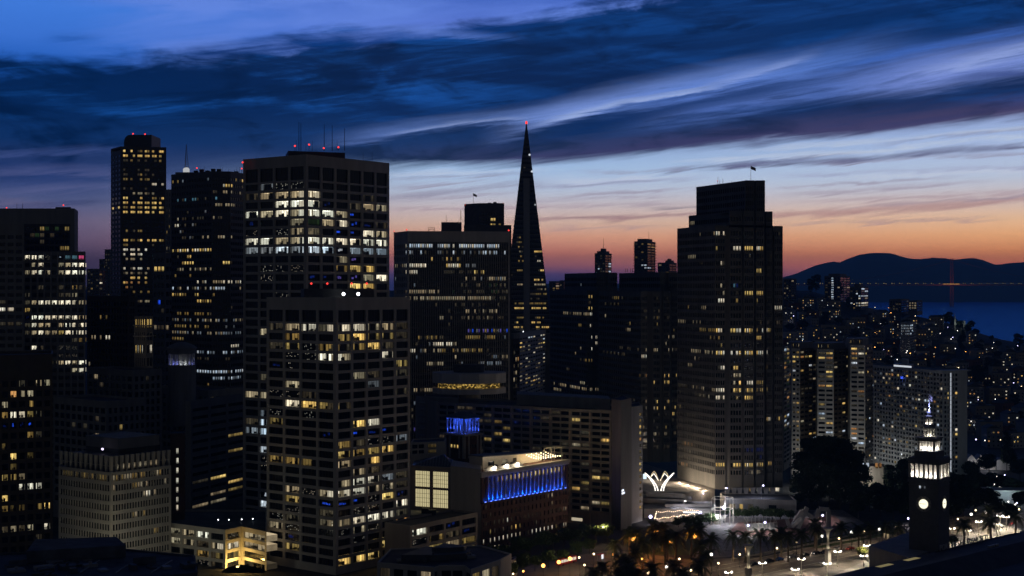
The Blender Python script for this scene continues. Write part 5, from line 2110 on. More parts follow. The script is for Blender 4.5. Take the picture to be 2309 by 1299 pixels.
ec4_bands = [(1590, 1652, 505, 508, 0, 'd'), (1555, 1585, 503, 509, .7, 'w'), (1577, 1612, 514, 528, .4, 'wW'), (1612, 1637, 514, 528, .85, 'W'), (1637, 1645, 514, 530, .6, 'w'), (1612, 1630, 545, 560, .8, 'Cc'), (1583, 1596, 548, 556, .8, 'B'),
             (1655, 1668, 545, 560, .6, 'Y'), (1683, 1697, 545, 560, .7, 'Y'), (1725, 1732, 545, 560, .8, 'y'), (1640, 1648, 560, 575, .6, 'y'), (1650, 1673, 560, 576, .95, 'W'), (1678, 1700, 560, 576, .95, 'Y'), (1702, 1724, 560, 576, .9, 'YW'),
             (1552, 1572, 578, 593, .9, 'w'), (1616, 1632, 592, 605, .5, 'Ww'), (1704, 1716, 610, 625, .9, 'Y'), (1652, 1668, 640, 655, .8, 'bt'), (1616, 1632, 640, 655, .4, 'w'), (1625, 1635, 655, 672, .6, 'w'), (1678, 1700, 655, 675, .95, 'Y'), (1703, 1722, 655, 675, .95, 'Y'),
             (1660, 1672, 655, 690, .4, 'y'), (1616, 1634, 675, 690, .8, 'W'), (1742, 1764, 690, 705, .95, 'W'), (1550, 1560, 690, 705, .8, 'y'), (1582, 1592, 690, 705, .7, 'w'), (1530, 1550, 715, 732, .7, 'w'), (1562, 1580, 715, 732, .6, 'w'), (1703, 1760, 725, 740, .35, 'yd'),
             (1576, 1612, 738, 755, .6, 'y'), (1612, 1672, 738, 755, .85, 'YW'), (1676, 1740, 738, 755, .75, 'YyW'), (1600, 1640, 755, 770, .5, 'yD'), (1704, 1716, 755, 770, .7, 'Y'), (1560, 1580, 780, 795, .6, 'w'), (1590, 1612, 783, 800, .7, 'w'), (1612, 1672, 783, 800, .95, 'YW'), (1674, 1730, 783, 800, .9, 'YW'),
             (1553, 1578, 808, 826, .6, 'w'), (1620, 1632, 815, 832, .8, 'W'), (1652, 1668, 815, 832, .6, 'Y'), (1652, 1672, 832, 850, .95, 'w'), (1720, 1730, 815, 830, .6, 'y'), (1632, 1674, 862, 880, .7, 'Yw'), (1685, 1700, 862, 880, .8, 'W'), (1702, 1730, 862, 880, .7, 'y'), (1526, 1552, 868, 885, .6, 'd'), (1560, 1612, 872, 895, .6, 'dw'),
             (1612, 1634, 878, 898, .95, 'W'), (1652, 1700, 878, 898, .8, 'yY'), (1740, 1752, 876, 890, .4, 'B'), (1724, 1764, 940, 958, .75, 'WY'), (1550, 1575, 935, 950, .4, 'd'), (1652, 1668, 905, 930, .25, 'y'), (1680, 1700, 1010, 1025, .3, 'b'), (1700, 1722, 1010, 1042, .35, 'b'),
             (1540, 1565, 990, 1010, .45, 'oD'), (1535, 1552, 1040, 1055, .5, 'oD'), (1612, 1632, 1038, 1055, .95, 'Y'), (1650, 1672, 1038, 1055, .95, 'Y'), (1676, 1722, 1038, 1055, .85, 'YyW'), (1724, 1740, 1035, 1050, .9, 'Y'), (1680, 1722, 1055, 1072, .5, 'w'), (1612, 1634, 1072, 1086, .9, 'W'), (1612, 1634, 1087, 1102, .9, 'W'), (1735, 1764, 1070, 1080, .6, 'w'), (1735, 1764, 1085, 1098, .9, 'W'), (1650, 1672, 1085, 1102, .3, 'y')]
ec4_bands = [q for q in ec4_bands if q[4] > 0]
frm = [(1612, 1636, 760), (1645, 1673, 759), (1677, 1700, 759), (1704, 1723, 761), (1727, 1742, 766), (1745, 1765, 768)]
ec4 = slit_tower('tallest stepped slab tower with slit windows and a flag, right of centre', ((1527, 802), (1612, 760)), frm,
                 [(Z(508, 760), ((1527, 802), (1612, 760)), frm), (Z(477, 767), ((1553, 812), (1648, 769)), frm[1:5]), (Z(408, 775), ((1570, 822), (1680, 772)), [(1680, 1701, 771), (1704, 1725, 771)])], bands=ec4_bands)
flag(ec4, X(1693, 790), 790, Z(408, 775) - 0.8, 10.5, 2.8, mat('flag_cloth', (0.30, 0.24, 0.24), 0.9, 0.3, 2.0))
for px, h_ in ((1619, 4.5), (1623, 3.0), (1630, 3.6), (1649, 2.2)):
    mast(ec4, X(px, 800), 800, Z(417, 800), h_, 0.13)
for px in (1697, 1702, 1618):
    beacon(ec4, X(px, 785), 785, Z(411, 785), 0.3, 0.6)

ec2_bands = [(1483, 1500, 670, 680, .6, 'B'), (1478, 1490, 670, 680, .5, 'y'), (1452, 1456, 690, 735, .3, 'y'), (1478, 1490, 695, 735, .35, 'Yy'), (1460, 1468, 710, 722, .9, 'w'), (1505, 1510, 710, 722, .6, 'y'), (1412, 1422, 725, 735, .7, 'y'), (1412, 1422, 738, 748, .7, 'w'), (1505, 1528, 755, 765, .4, 'w'),
             (1388, 1440, 777, 790, .5, 'd'), (1470, 1488, 783, 795, .8, 'w'), (1503, 1528, 783, 795, .5, 'w'), (1362, 1410, 788, 800, .45, 'd'), (1445, 1462, 798, 810, .9, 'W'), (1435, 1465, 840, 852, .5, 'oD'), (1497, 1510, 840, 852, .9, 'Y'), (1525, 1530, 830, 870, .5, 'Y'), (1490, 1508, 855, 868, .95, 'Y'), (1473, 1477, 855, 868, .9, 'Y'), (1503, 1512, 880, 892, .6, 'y'),
             (1377, 1405, 668, 678, .45, 'y'), (1362, 1400, 680, 690, .3, 'D'), (1355, 1395, 650, 658, .35, 'y'), (1453, 1527, 700, 720, .05, 'w'), (1453, 1528, 905, 935, .3, 'wY'), (1453, 1528, 965, 985, .5, 'w'), (1453, 1528, 1025, 1050, .6, 'Yy'), (1400, 1528, 900, 1050, .06, 'y')]
fr2 = [(1445, 1460, 880), (1472, 1489, 878), (1496, 1511, 880), (1514, 1528, 884)]
ec2 = slit_tower('dark stepped slab tower just left of the tallest stepped tower', ((1350, 950), (1445, 880)), fr2,
                 [(Z(657, 880), ((1350, 950), (1445, 880)), fr2), (Z(614, 890), ((1396, 950), (1488, 888)), [(1488, 1500, 887), (1508, 1528, 887)])], bands=ec2_bands, base=0.006)
for px in (1411, 1415, 1422, 1426):
    mast(ec2, X(px, 930), 930, Z(614, 930), 2.6, 0.2)
ec1_bands = [(1270, 1330, 700, 712, .85, 'w'), (1322, 1338, 700, 712, .95, 'W'), (1328, 1338, 660, 698, .45, 'Y'), (1330, 1336, 725, 740, .8, 'W'), (1330, 1342, 755, 805, .35, 'W'), (1342, 1352, 755, 775, .6, 'W'), (1345, 1350, 780, 805, .5, 'w'), (1303, 1312, 728, 738, .8, 'y'), (1270, 1285, 750, 758, .6, 'D'), (1308, 1335, 808, 818, .5, 'y'),
             (1268, 1288, 828, 838, .35, 'd'), (1250, 1320, 862, 880, .55, 'w'), (1322, 1352, 872, 885, .75, 'w'), (1328, 1336, 832, 850, .5, 'W'), (1308, 1314, 636, 646, .9, 'c'), (1312, 1320, 650, 656, .7, 'y')]
fr1 = [(1323, 1337, 980), (1341, 1353, 980)]
slit_tower('farther dark slab tower with a lit column of slit windows, right of the pyramid', ((1240, 1050), (1323, 980)), fr1,
           [(Z(655, 980), ((1240, 1050), (1323, 980)), fr1), (Z(615, 985), ((1273, 1050), (1345, 985)), [(1345, 1366, 985), (1370, 1392, 985)])], bands=ec1_bands, base=0.006)


# ------------------------------------------------------------------ apartment towers at the right
def apartments():
    rr = random.Random(21)
    spec = [('pale corner apartment tower beside the tallest stepped tower', 1785, 1804, 1842, 838, 786, [(1785, 1812, 800, 806, .9, 'Yo'), (1785, 1840, 800, 808, .6, 'Yy')]),
            ('pale middle apartment tower with dark recessed side', 1843, 1880, 1917, 828, 788, [(1843, 1880, 798, 808, .6, 'Yo'), (1843, 1880, 862, 880, .6, 'oY'), (1862, 1880, 884, 890, .95, 'C'), (1862, 1880, 945, 955, .95, 'Y')]),
            ('pale apartment tower with two bright white windows next to the long slab', 1917, 1951, 1968, 818, 778, [(1917, 1951, 788, 806, .8, 'oWw'), (1917, 1932, 905, 936, .6, 'C'), (1917, 1932, 984, 994, 1, 'C')])]
    for label, a, c, e, D, py, bands in spec:
        A, Bq, E = Vector((X(a, D + 3), D + 3)), Vector((X(c, D), D)), Vector((X(e, D + 16), D + 16))
        zt = Z(py, D)
        root = thing('apartment_tower', label, 'tower', (Bq.x, Bq.y, 0), 'apartment towers by the park')
        nf = int((zt - 6) / 2.72)
        rows = opening_rows(zt - 1.2 - nf * 2.72, zt - 1.2, nf, 0.34, 0.2)
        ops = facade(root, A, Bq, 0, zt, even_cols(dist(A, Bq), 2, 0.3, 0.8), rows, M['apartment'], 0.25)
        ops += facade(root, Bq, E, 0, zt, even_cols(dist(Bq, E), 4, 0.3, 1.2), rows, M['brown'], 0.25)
        windows(root, ops, banded(bands + [(a, c, 740, 1100, .24, 'YwydCo'), (c, e, 740, 1100, .10, 'YywC')], 0.0), 'pane', 200)
        bk = Vector((4, 24))
        shell(root, [A, Bq, E, E + bk, A + bk], 0, zt, M['concrete_dark'], 0.8, (0, 1))
        pb = [A + Vector((1, 6)), Bq + Vector((0, 6)), E + Vector((-1, 6)), E + Vector((-1, 16)), A + Vector((1, 16))]
        block(root, pb, zt - 0.8, zt + 3.4, M['concrete_dark'])
        for k in range(4):
            q = pb[0] + (pb[1] - pb[0]) * (0.1 + 0.22 * k)
            if k == 2:
                continue
            o = bpy.data.objects.new('penthouse_window', unit_pane('pane'))
            col.objects.link(o)
            o.parent = root
            o.location = (q.x - root.location.x, q.y - 0.05 - root.location.y, zt + 0.5)
            o.scale = (1.5, 1, 2.0)
            lq = light_of(rr.choice('yYw'))
            o.color = (lq[0], lq[1], lq[2], lq[3] / 4)
    # tower behind, left
    simple_tower('apartment_tower', 'dim apartment tower half hidden behind the tallest stepped tower', 'tower', 1768, 900, 1740, 1787, 20, 782, M['concrete_dark'], 3, 3, 26, banded([(1765, 1787, 780, 990, .30, 'ywgCo')], 0.0), pier=1.0, parapet_h=1.0)
    # the long balcony slab
    A, C_, R = Vector((X(1951, 929), 929)), Vector((X(2126, 850), 850)), Vector((X(2181, 857), 857))
    zt = Z(837, 850)
    root = thing('apartment_slab', 'long apartment slab with stacked balconies and a white strip of stair lights', 'tower', (C_.x, C_.y, 0))
    nf = 22
    rows = opening_rows(zt - 1.2 - nf * 2.75, zt - 1.2, nf, 0.22, 0.18)
    L = dist(A, C_)
    ops = facade(root, A, C_, 0, zt, even_cols(L, 26, 0.3, 0.9), rows, M['apartment'], 0.5)
    f = banded([(1951, 2126, 820, 1100, .17, 'YwyWCodc'), (2040, 2056, 846, 858, 1, 'B')], 0.0)
    ops.sort(key=lambda o: -o[2][2])
    windows(root, ops, f, 'pane', 300)
    d = (C_ - A).normalized()
    an = math.atan2(d.y, d.x)
    bal = MB()
    bal.box(0, 2.4, -1.1, -0.01, 0.0, 0.12)
    bal.box(0, 2.4, -1.1, -1.02, 0.121, 0.95)
    bm = bal.mesh('balcony', M['apartment'])
    cnt = 0
    for j, (z0, z1) in enumerate(rows):
        for i in range(13):
            if (i + j) % 2 and rr.random() < 0.75 or rr.random() < 0.1:
                continue
            if cnt >= 260:
                continue
            cnt += 1
            x = 0.5 + (i + 0.2) * L / 13
            o = bpy.data.objects.new('balcony', bm)
            col.objects.link(o)
            o.parent = root
            o.location = (A.x + d.x * x - root.location.x, A.y + d.y * x - root.location.y, z0 - 0.25)
            o.rotation_euler.z = an
    d2 = (R - C_).normalized()
    L2 = dist(C_, R)
    ops = facade(root, C_, R, 0, zt, [(1.2, 2.6), (3.6, 4.4), (7.6, 8.4), (9.2, 11.0)], rows, M['apartment'], 0.3)
    windows(root, ops, banded([(2126, 2142, 880, 900, .6, 'Y'), (2150, 2181, 886, 896, .7, 'Y'), (2150, 2181, 965, 1075, .3, 'WY')], 0.08), 'pane', 88)
    strip = emitter('stair_strip', (0.72, 0.78, 0.88), 0.55)
    for k in range(nf):
        b = MB()
        b.box(5.5, 6.3, -0.05, -0.01, rows[k][0] - 0.35, rows[k][0] + 2.15)
        b.build('stair_window', strip, root, rot=math.atan2(d2.y, d2.x))
    b = MB()
    b.box(-0.4, L2 + 2.5, -0.8, 6, zt, zt + 0.35)
    b.build('roof_edge', M['apartment'], root, rot=math.atan2(d2.y, d2.x))
    bk = Vector((3, 18))
    shell(root, [A, C_, R, R + bk, A + bk], 0, zt, M['concrete_dark'], 0.5, (0, 1))
    for (x0, w_, h_, y0, lit) in ((1.0, 0, 0, 0, 0),):
        pass
    pb = [Vector((X(p, q), q)) for p, q in ((2015, 905), (2056, 889), (2060, 897), (2019, 914))]
    block(root, pb, zt - 0.6, Z(823, 890), M['apartment'])
    d3 = (pb[1] - pb[0]).normalized()
    b = MB()
    b.box(0.2, dist(pb[0], pb[1]) - 0.3, -0.06, -0.02, zt - 0.2, Z(824, 890) - 0.4)
    b.build('penthouse_window', emitter('penthouse_white', (0.85, 0.9, 1.0), 0.7), root, (pb[0].x - root.location.x, pb[0].y - root.location.y, 0), rot=math.atan2(d3.y, d3.x))
    pb2 = [Vector((X(p, q), q)) for p, q in ((2033, 900), (2047, 894), (2049, 900), (2035, 906))]
    block(root, pb2, zt - 0.6, Z(810, 895), M['apartment'], 'lift_house')
    # neon-blue lit balcony
    b = MB()
    for k in range(2):
        b.tube([(0, -1.15, k * 0.7), (1.2, -1.15, k * 0.7 - 0.35), (2.4, -1.15, k * 0.7 + 0.25)], 0.12, 0.12, 5)
    x = (2041 - 1951) / (2126 - 1951) * L * 0.97
    b.build('neon_rail', emitter('neon_blue', (0.05, 0.12, 1.0), 2.5), root, (A.x + d.x * x - root.location.x, A.y + d.y * x - root.location.y, Z(852, 890)), rot=an)


apartments()
# ------------------------------------------------------------------ red brick building with the blue colonnade
def brick_building():
    zt = 35.5
    D0 = DZ(1066, zt)
    D1 = DZ(1036, zt)
    A, Bq = Vector((X(1086, D0), D0)), Vector((X(1281, D1), D1))
    root = thing('brick_building', 'red brick office building with a blue-lit colonnade under its cornice', 'building', (A.x, A.y, 0))
    d = (Bq - A).normalized()
    an = math.atan2(d.y, d.x)
    L = dist(A, Bq)
    nrm = Vector((-d.y, d.x))
    zc0, zc1 = zt - 13.2, zt - 2.2            # colonnade storey
    # bays: end pavilion, 19 bays, end pavilion
    pav = L * 0.075
    nb = 18
    p = (L - 2 * pav) / nb
    cols = [(pav * 0.22, pav * 0.42), (pav * 0.58, pav * 0.78)]
    for i in range(nb):
        a = pav + i * p
        cols.append((a + p * 0.33, a + p * 0.67))
    cols += [(L - pav * 0.78, L - pav * 0.58), (L - pav * 0.42, L - pav * 0.22)]
    rows = []
    z = 0.4
    for k in range(6):
        rows.append((z, z + 2.1))
        z += 3.72
    ops = facade(root, A, Bq, -1, zc0 - 0.6, cols, rows, M['brick'], 0.4)
    pats = {0: '..wWw.....WW.y.yyyyydy', 1: 'W.WWWWWWWw.dWWWWWWy.WW', 2: '..yd.d.yYy...d........', 3: '.d.dddWd..ddddd..dddww', 4: '..d..............w....', 5: '.d..............wW....'}
    windows(root, ops, lambda i, j, px, py: pats[j][i] if i < len(pats[j]) else '.', 'pane', 300)
    # colonnade: blue-washed back wall, windows above, columns, fixtures with blue lamps at their feet
    b = MB()
    b.face([(0, 0.7, zc0), (L, 0.7, zc0), (L, 0.7, zc1), (0, 0.7, zc1)])
    b.box(0, L, -0.7, 0.7, zc0 - 0.6, zc0)
    b.build('loggia_wall', M['brick'], root, rot=an)
    blue = (0.0, 0.07, 1.0)
    fix = MB()
    fix.box(-0.35, 0.35, -0.2, 0.2, 0, 0.22)
    fme = fix.mesh('blue_fixture', emitter('blue_led', (0.15, 0.25, 1.0), 3.0))
    cm = MB()
    cm.lathe([(0.40, 0), (0.40, 0.3), (0.30, 0.4), (0.28, zc1 - zc0 - 0.6), (0.40, zc1 - zc0 - 0.4), (0.40, zc1 - zc0)], 8)
    cme = cm.mesh('column', M['granite'])
    xs = [pav * 0.5] + [pav + (i + 0.5) * p for i in range(nb)] + [L - pav * 0.5]
    for i in range(nb + 1):
        x = pav + i * p
        o = bpy.data.objects.new('column', cme)
        col.objects.link(o)
        o.parent = root
        o.location = (d.x * x + nrm.x * 0.12, d.y * x + nrm.y * 0.12, zc0)
    for x0, x1 in ((0, pav * 0.32), (pav * 0.7, pav), (L - pav, L - pav * 0.7), (L - pav * 0.32, L)):
        b = MB()
        b.box(x0, x1, 0.0, 0.69, zc0 + 0.001, zc1)
        b.build('pavilion_pier', M['brick'], root, rot=an)
    for i in range(nb + 1):
        x = pav + i * p
        q_ = (A.x + d.x * x - nrm.x * 0.62, A.y + d.y * x - nrm.y * 0.62, zc0 + 0.15)
        point_light('blue_uplight', q_, (0.0, 0.07, 1.0), 6500, 0.12, None, None, 46, (A.x + d.x * x + nrm.x * 0.5, A.y + d.y * x + nrm.y * 0.5, zc0 + 7.0))
    for i, x in enumerate(xs):
        o = bpy.data.objects.new('blue_fixture', fme)
        col.objects.link(o)
        o.parent = root
        o.location = (d.x * x - nrm.x * 0.3, d.y * x - nrm.y * 0.3, zc0 + 0.02)
        o.rotation_euler.z = an
        point_light('blue_lamp', (A.x + d.x * x - nrm.x * 0.1, A.y + d.y * x - nrm.y * 0.1, zc0 + 0.8), blue, 200, 0.2)
        w = bpy.data.objects.new('window', unit_pane('pane'))
        col.objects.link(w)
        w.parent = root
        w.location = (d.x * (x - 0.45) + nrm.x * 0.66, d.y * (x - 0.45) + nrm.y * 0.66, zc1 - 3.2)
        w.rotation_euler.z = an
        w.scale = (0.9, 1, 2.3)
        q = light_of('.wwyowYYYYYYYYYYYYYoY'[min(i, 19)] if i > 2 else '.')
        w.color = (q[0], q[1], q[2], q[3] / 4)
    b = MB()
    b.box(-0.5, L + 0.5, -0.4, 1.8, zc1, zc1 + 1.0)
    b.box(-0.9, L + 0.9, -0.8, 1.8, zc1 + 1.001, zt)
    b.build('cornice', M['granite'], root, rot=an)
    bk = A * (26 / A.y)
    poly = [A, Bq, Bq + bk, A + bk]
    b = MB()
    q = [(v.x - A.x, v.y - A.y) for v in poly]
    b.prism(q, -1, zt - 0.6, skip=(0,))
    b.build('wall', M['brick'], root)
    # roof terrace: penthouse with sloping gable end, string lights, frame, floods
    def rp(x, y): return (d.x * x + nrm.x * y, d.y * x + nrm.y * y)
    ph = MB()
    x0, x1 = L * 0.18, L * 0.86
    h1, h2 = 5.2, 3.2
    ph.hexa([(x0, 9, zt - 0.59), (x1, 9, zt - 0.59), (x1, 17, zt - 0.59), (x0, 17, zt - 0.59), (x0, 9, zt + h1), (x1, 9, zt + h2), (x1, 17, zt + h2), (x0, 17, zt + h1)])
    ph.build('penthouse', M['white_wall'], root, rot=an)
    ph = MB()
    ph.hexa([(x0 - 0.5, 8.2, zt + h1), (x1 + 0.8, 8.2, zt + h2), (x1 + 0.8, 17.5, zt + h2), (x0 - 0.5, 17.5, zt + h1), (x0 - 0.5, 8.2, zt + h1 + 0.4), (x1 + 0.8, 8.2, zt + h2 + 0.4), (x1 + 0.8, 17.5, zt + h2 + 0.4), (x0 - 0.5, 17.5, zt + h1 + 0.4)])
    ph.build('penthouse_roof', M['dark'], root, rot=an)
    for xx, w_, lit in ((0.24, 4.2, '.'), (0.40, 3.4, 'w'), (0.52, 2.6, 'd')):
        o = bpy.data.objects.new('penthouse_window', unit_pane('pane'))
        col.objects.link(o)
        o.parent = root
        r_ = rp(L * xx, 8.95)
        o.location = (r_[0], r_[1], zt + 0.8)
        o.rotation_euler.z = an
        o.scale = (w_, 1, 1.9)
        q = light_of(lit)
        o.color = (q[0], q[1], q[2], q[3] / 4)
    wl = emitter('festoon_bulb', (1.0, 0.80, 0.50), 5.0)
    bb = MB()
    bb.ball((0, 0, 0), 0.26, 6)
    bme = bb.mesh('festoon_bulb', wl)
    for k in range(5):
        for j in range(7):
            t = j / 6
            xx = L * 0.66 + k * L * 0.058 + t * L * 0.05
            o = bpy.data.objects.new('festoon_bulb', bme)
            col.objects.link(o)
            o.parent = root
            r_ = rp(xx, 8 - t * 6)
            o.location = (r_[0], r_[1], zt + 3.4 - t * 1.6 - 0.5 * math.sin(t * math.pi))
    for xx in (0.63, 0.72, 0.8, 0.9):
        r_ = rp(L * xx, 5.0)
        point_light('terrace_lamp', (A.x + r_[0], A.y + r_[1], zt + 2.6), (1.0, 0.72, 0.38), 900, 0.4)
    fr = MB()
    for x in (L * 0.86, L * 0.985):
        for y in (3.0, 7.5):
            fr.tube([(x, y, zt - 0.5), (x, y, zt + 5.4)], 0.1)
    for y in (3.0, 7.5):
        fr.tube([(L * 0.86, y, zt + 5.4), (L * 0.985, y, zt + 5.4)], 0.1)
        fr.tube([(L * 0.7, y, zt + 2.0), (L * 0.985, y, zt + 2.0)], 0.06)
    for x in (L * 0.86, L * 0.985):
        fr.tube([(x, 3, zt + 5.4), (x, 7.5, zt + 5.4)], 0.1)
    fr.build('terrace_frame', M['post'], root, rot=an)
    fl = MB()
    fl.box(-0.4, 0.4, -0.3, 0.3, -0.3, 0.3)
    fl.ball((0, -0.35, 0.1), 0.75, 10, 1)
    fme2 = fl.mesh('terrace_flood', [M['black'], emitter('terrace_flood_glow', (1.0, 0.9, 0.72), 25.0)])
    for xx in (0.16, 0.30, 0.42):
        o = bpy.data.objects.new('terrace_flood', fme2)
        col.objects.link(o)
        o.parent = root
        r_ = rp(L * xx, 1.4)
        o.location = (r_[0], r_[1], zt + 0.9)
        o.rotation_euler.z = an
        point_light('terrace_flood_lamp', (A.x + r_[0], A.y + r_[1] + 1.0, zt + 2.0), (1.0, 0.78, 0.48), 220, 0.4)
    pw = MB()
    pw.box(L * 0.08, L * 0.5, 2.2, 2.5, zt - 0.5, zt + 1.3)
    pw.build('terrace_wall', M['white_wall'], root, rot=an)
    for k, (xx, yy, s) in enumerate(((0.25, 5, 1.6), (0.33, 4.5, 1.3), (0.45, 5.5, 1.5))):
        b = MB()
        r_ = rp(L * xx, yy)
        b.lathe([(s * 0.8, 0), (s, 0.6), (s * 0.7, 1.8), (s * 0.1, 2.2)], 10)
        b.build('terrace_umbrella', M['dark'], root, (r_[0], r_[1], zt - 0.4))
    for px_, sgn in ((0.0, 1),):
        pass

    # ---- corner tower with the blue lantern
    D = 690
    P = corner_box(1046, D, 1003, 1085, 45)
    r2 = thing('lantern_tower', 'square brick tower with a glowing blue arcaded lantern under a hipped roof', 'tower', (P[1].x, P[1].y, 0))
    z0, z1 = Z(978, D), Z(944, D)
    for k, (a, c) in enumerate(((P[0], P[1]), (P[1], P[2]))):
        Lw = dist(a, c)
        ops = facade(r2, a, c, 0, z0 - 1.4, [(Lw * 0.3 + i * Lw * 0.16, Lw * 0.3 + i * Lw * 0.16 + Lw * 0.09) for i in range(3)], [(Z(1013, D) , Z(1005, D))], M['brick'], 0.3)
        windows(r2, ops, (lambda *q: 'Y') if k == 0 else (lambda *q: '.'), 'pane')
        dd = (c - a).normalized()
        for x in (0.0, Lw * 0.24, Lw * 0.74, Lw - 0.9):
            b = MB()
            b.box(x, x + 0.9, -0.35, -0.002, Z(1035, D), z0 - 1.6)
            b.build('pilaster', M['granite'], r2, (a.x - P[1].x, a.y - P[1].y, 0), rot=math.atan2(dd.y, dd.x))
    b = MB()
    q = [(v.x - P[1].x, v.y - P[1].y) for v in P]
    b.prism(q, 0, z0 - 1.5, skip=(0, 1))
    b.build('wall', M['brick'], r2)
    block(r2, scale_poly(P, 1.12), z0 - 1.39, z0 - 0.4, M['granite'], 'cornice')
    Q = scale_poly(P, 0.86)
    block(r2, scale_poly(P, 0.45), z0 - 0.39, z1, M['granite'], 'lantern_core')
    for a, c in ((Q[0], Q[1]), (Q[1], Q[2])):
        Lw = dist(a, c)
        dd = (c - a).normalized()
        nn = Vector((-dd.y, dd.x))
        for i in range(6):
            x = Lw * i / 5
            b = MB()
            w_ = 0.42 if i in (0, 5) else 0.26
            b.lathe([(w_ * 1.2, 0), (w_, 0.3), (w_ * 0.9, z1 - z0 - 0.8), (w_ * 1.3, z1 - z0 - 0.2), (w_ * 1.3, z1 - z0 + 0.4)], 8)
            b.build('column', M['granite'], r2, (a.x + dd.x * x - P[1].x, a.y + dd.y * x - P[1].y, z0 - 0.4))
        for i in range(4):
            x = Lw * (i + 0.5) / 5
            hoop = MB()
            pts = [(Lw / 10 * math.cos(t), 0, Lw / 10 * math.sin(t)) for t in [math.pi * k / 6 for k in range(7)]]
            hoop.tube(pts, 0.16, 0.16, 5)
            hoop.build('arch', M['granite'], r2, (a.x + dd.x * x * 1.1 - P[1].x, a.y + dd.y * x * 1.1 - P[1].y, z1 - 1.5), rot=math.atan2(dd.y, dd.x))
    R_ = scale_poly(P, 1.12)
    b = MB()
    q = [(v.x - P[1].x, v.y - P[1].y) for v in R_]
    cx_, cy_ = sum(v[0] for v in q) / 4, sum(v[1] for v in q) / 4
    zr = Z(931, D)
    b.v = [(x, y, z1) for x, y in q] + [(x, y, z1 + 0.5) for x, y in q] + [(cx_, cy_, zr)]
    b.f = [(3, 2, 1, 0)] + [(i, (i + 1) % 4, 4 + (i + 1) % 4, 4 + i) for i in range(4)] + [(4 + i, 4 + (i + 1) % 4, 8) for i in range(4)]
    b.mi = [0] * 9
    b.build('hipped_roof', M['dark'], r2)
    c0 = Vector((sum(v.x for v in P) / 4, sum(v.y for v in P) / 4))
    for k in range(4):
        for t in (0.1, 0.3, 0.5, 0.7, 0.9):
            a = Q[k] + (Q[(k + 1) % 4] - Q[k]) * t
            q = c0 + (a - c0) * 1.10
            q2 = c0 + (a - c0) * 0.90
            point_light('blue_uplight', (q.x, q.y, z0 - 0.3), (0.03, 0.10, 1.0), 5200, 0.12, None, None, 60, (q2.x, q2.y, z1))
        q = c0 + (Q[k] - c0) * 0.75
        point_light('blue_lamp', (q.x, q.y, z0 + 0.4), (0.06, 0.12, 1.0), 130, 0.3)

    # ---- atrium with the tall lit windows left of the brick wall, and its glass hip roof
    D = 640
    a, c = Vector((X(926, D), D)), Vector((X(1016, D - 8), D - 8))
    e = Vector((A.x - 0.3, A.y + 0.4))
    r3 = thing('atrium_building', 'tan block with four tall yellow-lit windows and a glass hip roof', 'building', (a.x, a.y, 0))
    zt3 = Z(1056, D - 4)
    Lw = dist(a, c)
    k = Lw / 90.0
    cols3 = [(10 * k, 43 * k), (50 * k, 84 * k)]
    rows3 = [(Z(1144, D - 4), Z(1104, D - 4)), (Z(1099, D - 4), Z(1063, D - 4))]
    ops = facade(r3, a, c, -1, zt3, cols3, rows3, M['tan'], 0.5)
    glow = emitter('atrium_glow', (0.90, 0.78, 0.42), 0.62)
    for (i, j, p_, w_, h_, a_) in ops:
        b = MB()
        b.face([(0, 0, 0), (w_, 0, 0), (w_, 0, h_), (0, 0, h_)])
        o = b.build('window', glow, r3, p_, rot=a_)
        g = MB()
        for q in range(9):
            x = w_ * q / 8
            wd = 0.09 if q % 2 == 0 else 0.05
            g.box(max(0, x - wd), min(w_, x + wd), -0.12, -0.03, 0, h_)
        for q in range(5):
            z = h_ * q / 4
            g.box(0.0, w_, -0.11, -0.035, max(0, z - 0.06), min(h_, z + 0.06))
        g.build('glazing_bars', M['frame'], o)
    shell(r3, [a, c, c + Vector((0, 22)), a + Vector((0, 22))], -1, zt3, M['tan'], 0.5, (0,))
    block(r3, [a + Vector((-0.4, -0.5)), c + Vector((0.4, -0.5)), c + Vector((0.4, 0.8)), a + Vector((-0.4, 0.8))], zt3 + 0.01, zt3 + 0.9, M['tan'], 'cornice')
    hip = MB()
    q = [(0.5, 1.0), (Lw - 0.5, -2), (Lw - 0.5, 20), (0.5, 20)]
    zr = Z(1030, D)
    apex = (Lw * 0.72, 9)
    hip.v = [(x, y, zt3 + 0.5) for x, y in q] + [(apex[0], apex[1], zr)]
    hip.f = [(i, (i + 1) % 4, 4) for i in range(4)]
    hip.mi = [0] * 4
    hp = hip.build('glass_roof', mat('roof_glass', (0.10, 0.11, 0.12), 0.25, 0.1, 1.0), r3)
    for q in range(15):
        t = q / 14
        b = MB()
        p0 = Vector((0.5 + (Lw - 1) * t, 1 - 3 * t, zt3 + 0.62))
        tt = 1 - abs(t - 0.72) / (0.72 if t < 0.72 else 0.28)
        p1 = p0.lerp(Vector((apex[0], apex[1], zr + 0.1)), 1.0) if tt > 0.98 else Vector((p0.x, p0.y + (apex[1] - p0.y) * tt, zt3 + 0.62 + (zr - zt3 - 0.5) * tt))
        b.tube([p0, p1], 0.07, 0.07, 4)
        b.build('glazing_bar', M['metal'], hp)
    zt4 = Z(1050, D - 8)
    b = MB()
    pl = [c + Vector((0.02, -0.8)), e, e + Vector((0, 16)), c + Vector((0.02, 20))]
    b.prism([(v.x - a.x, v.y - a.y) for v in pl], -1, zt4)
    b.build('blank_wall', M['white_wall'], r3)
    # lower roofs between the podium and the atrium
    rl = thing('low_building', 'flat dark lower roof in front of the tall lit windows', 'building', (X(1000, 632), 632, 0))
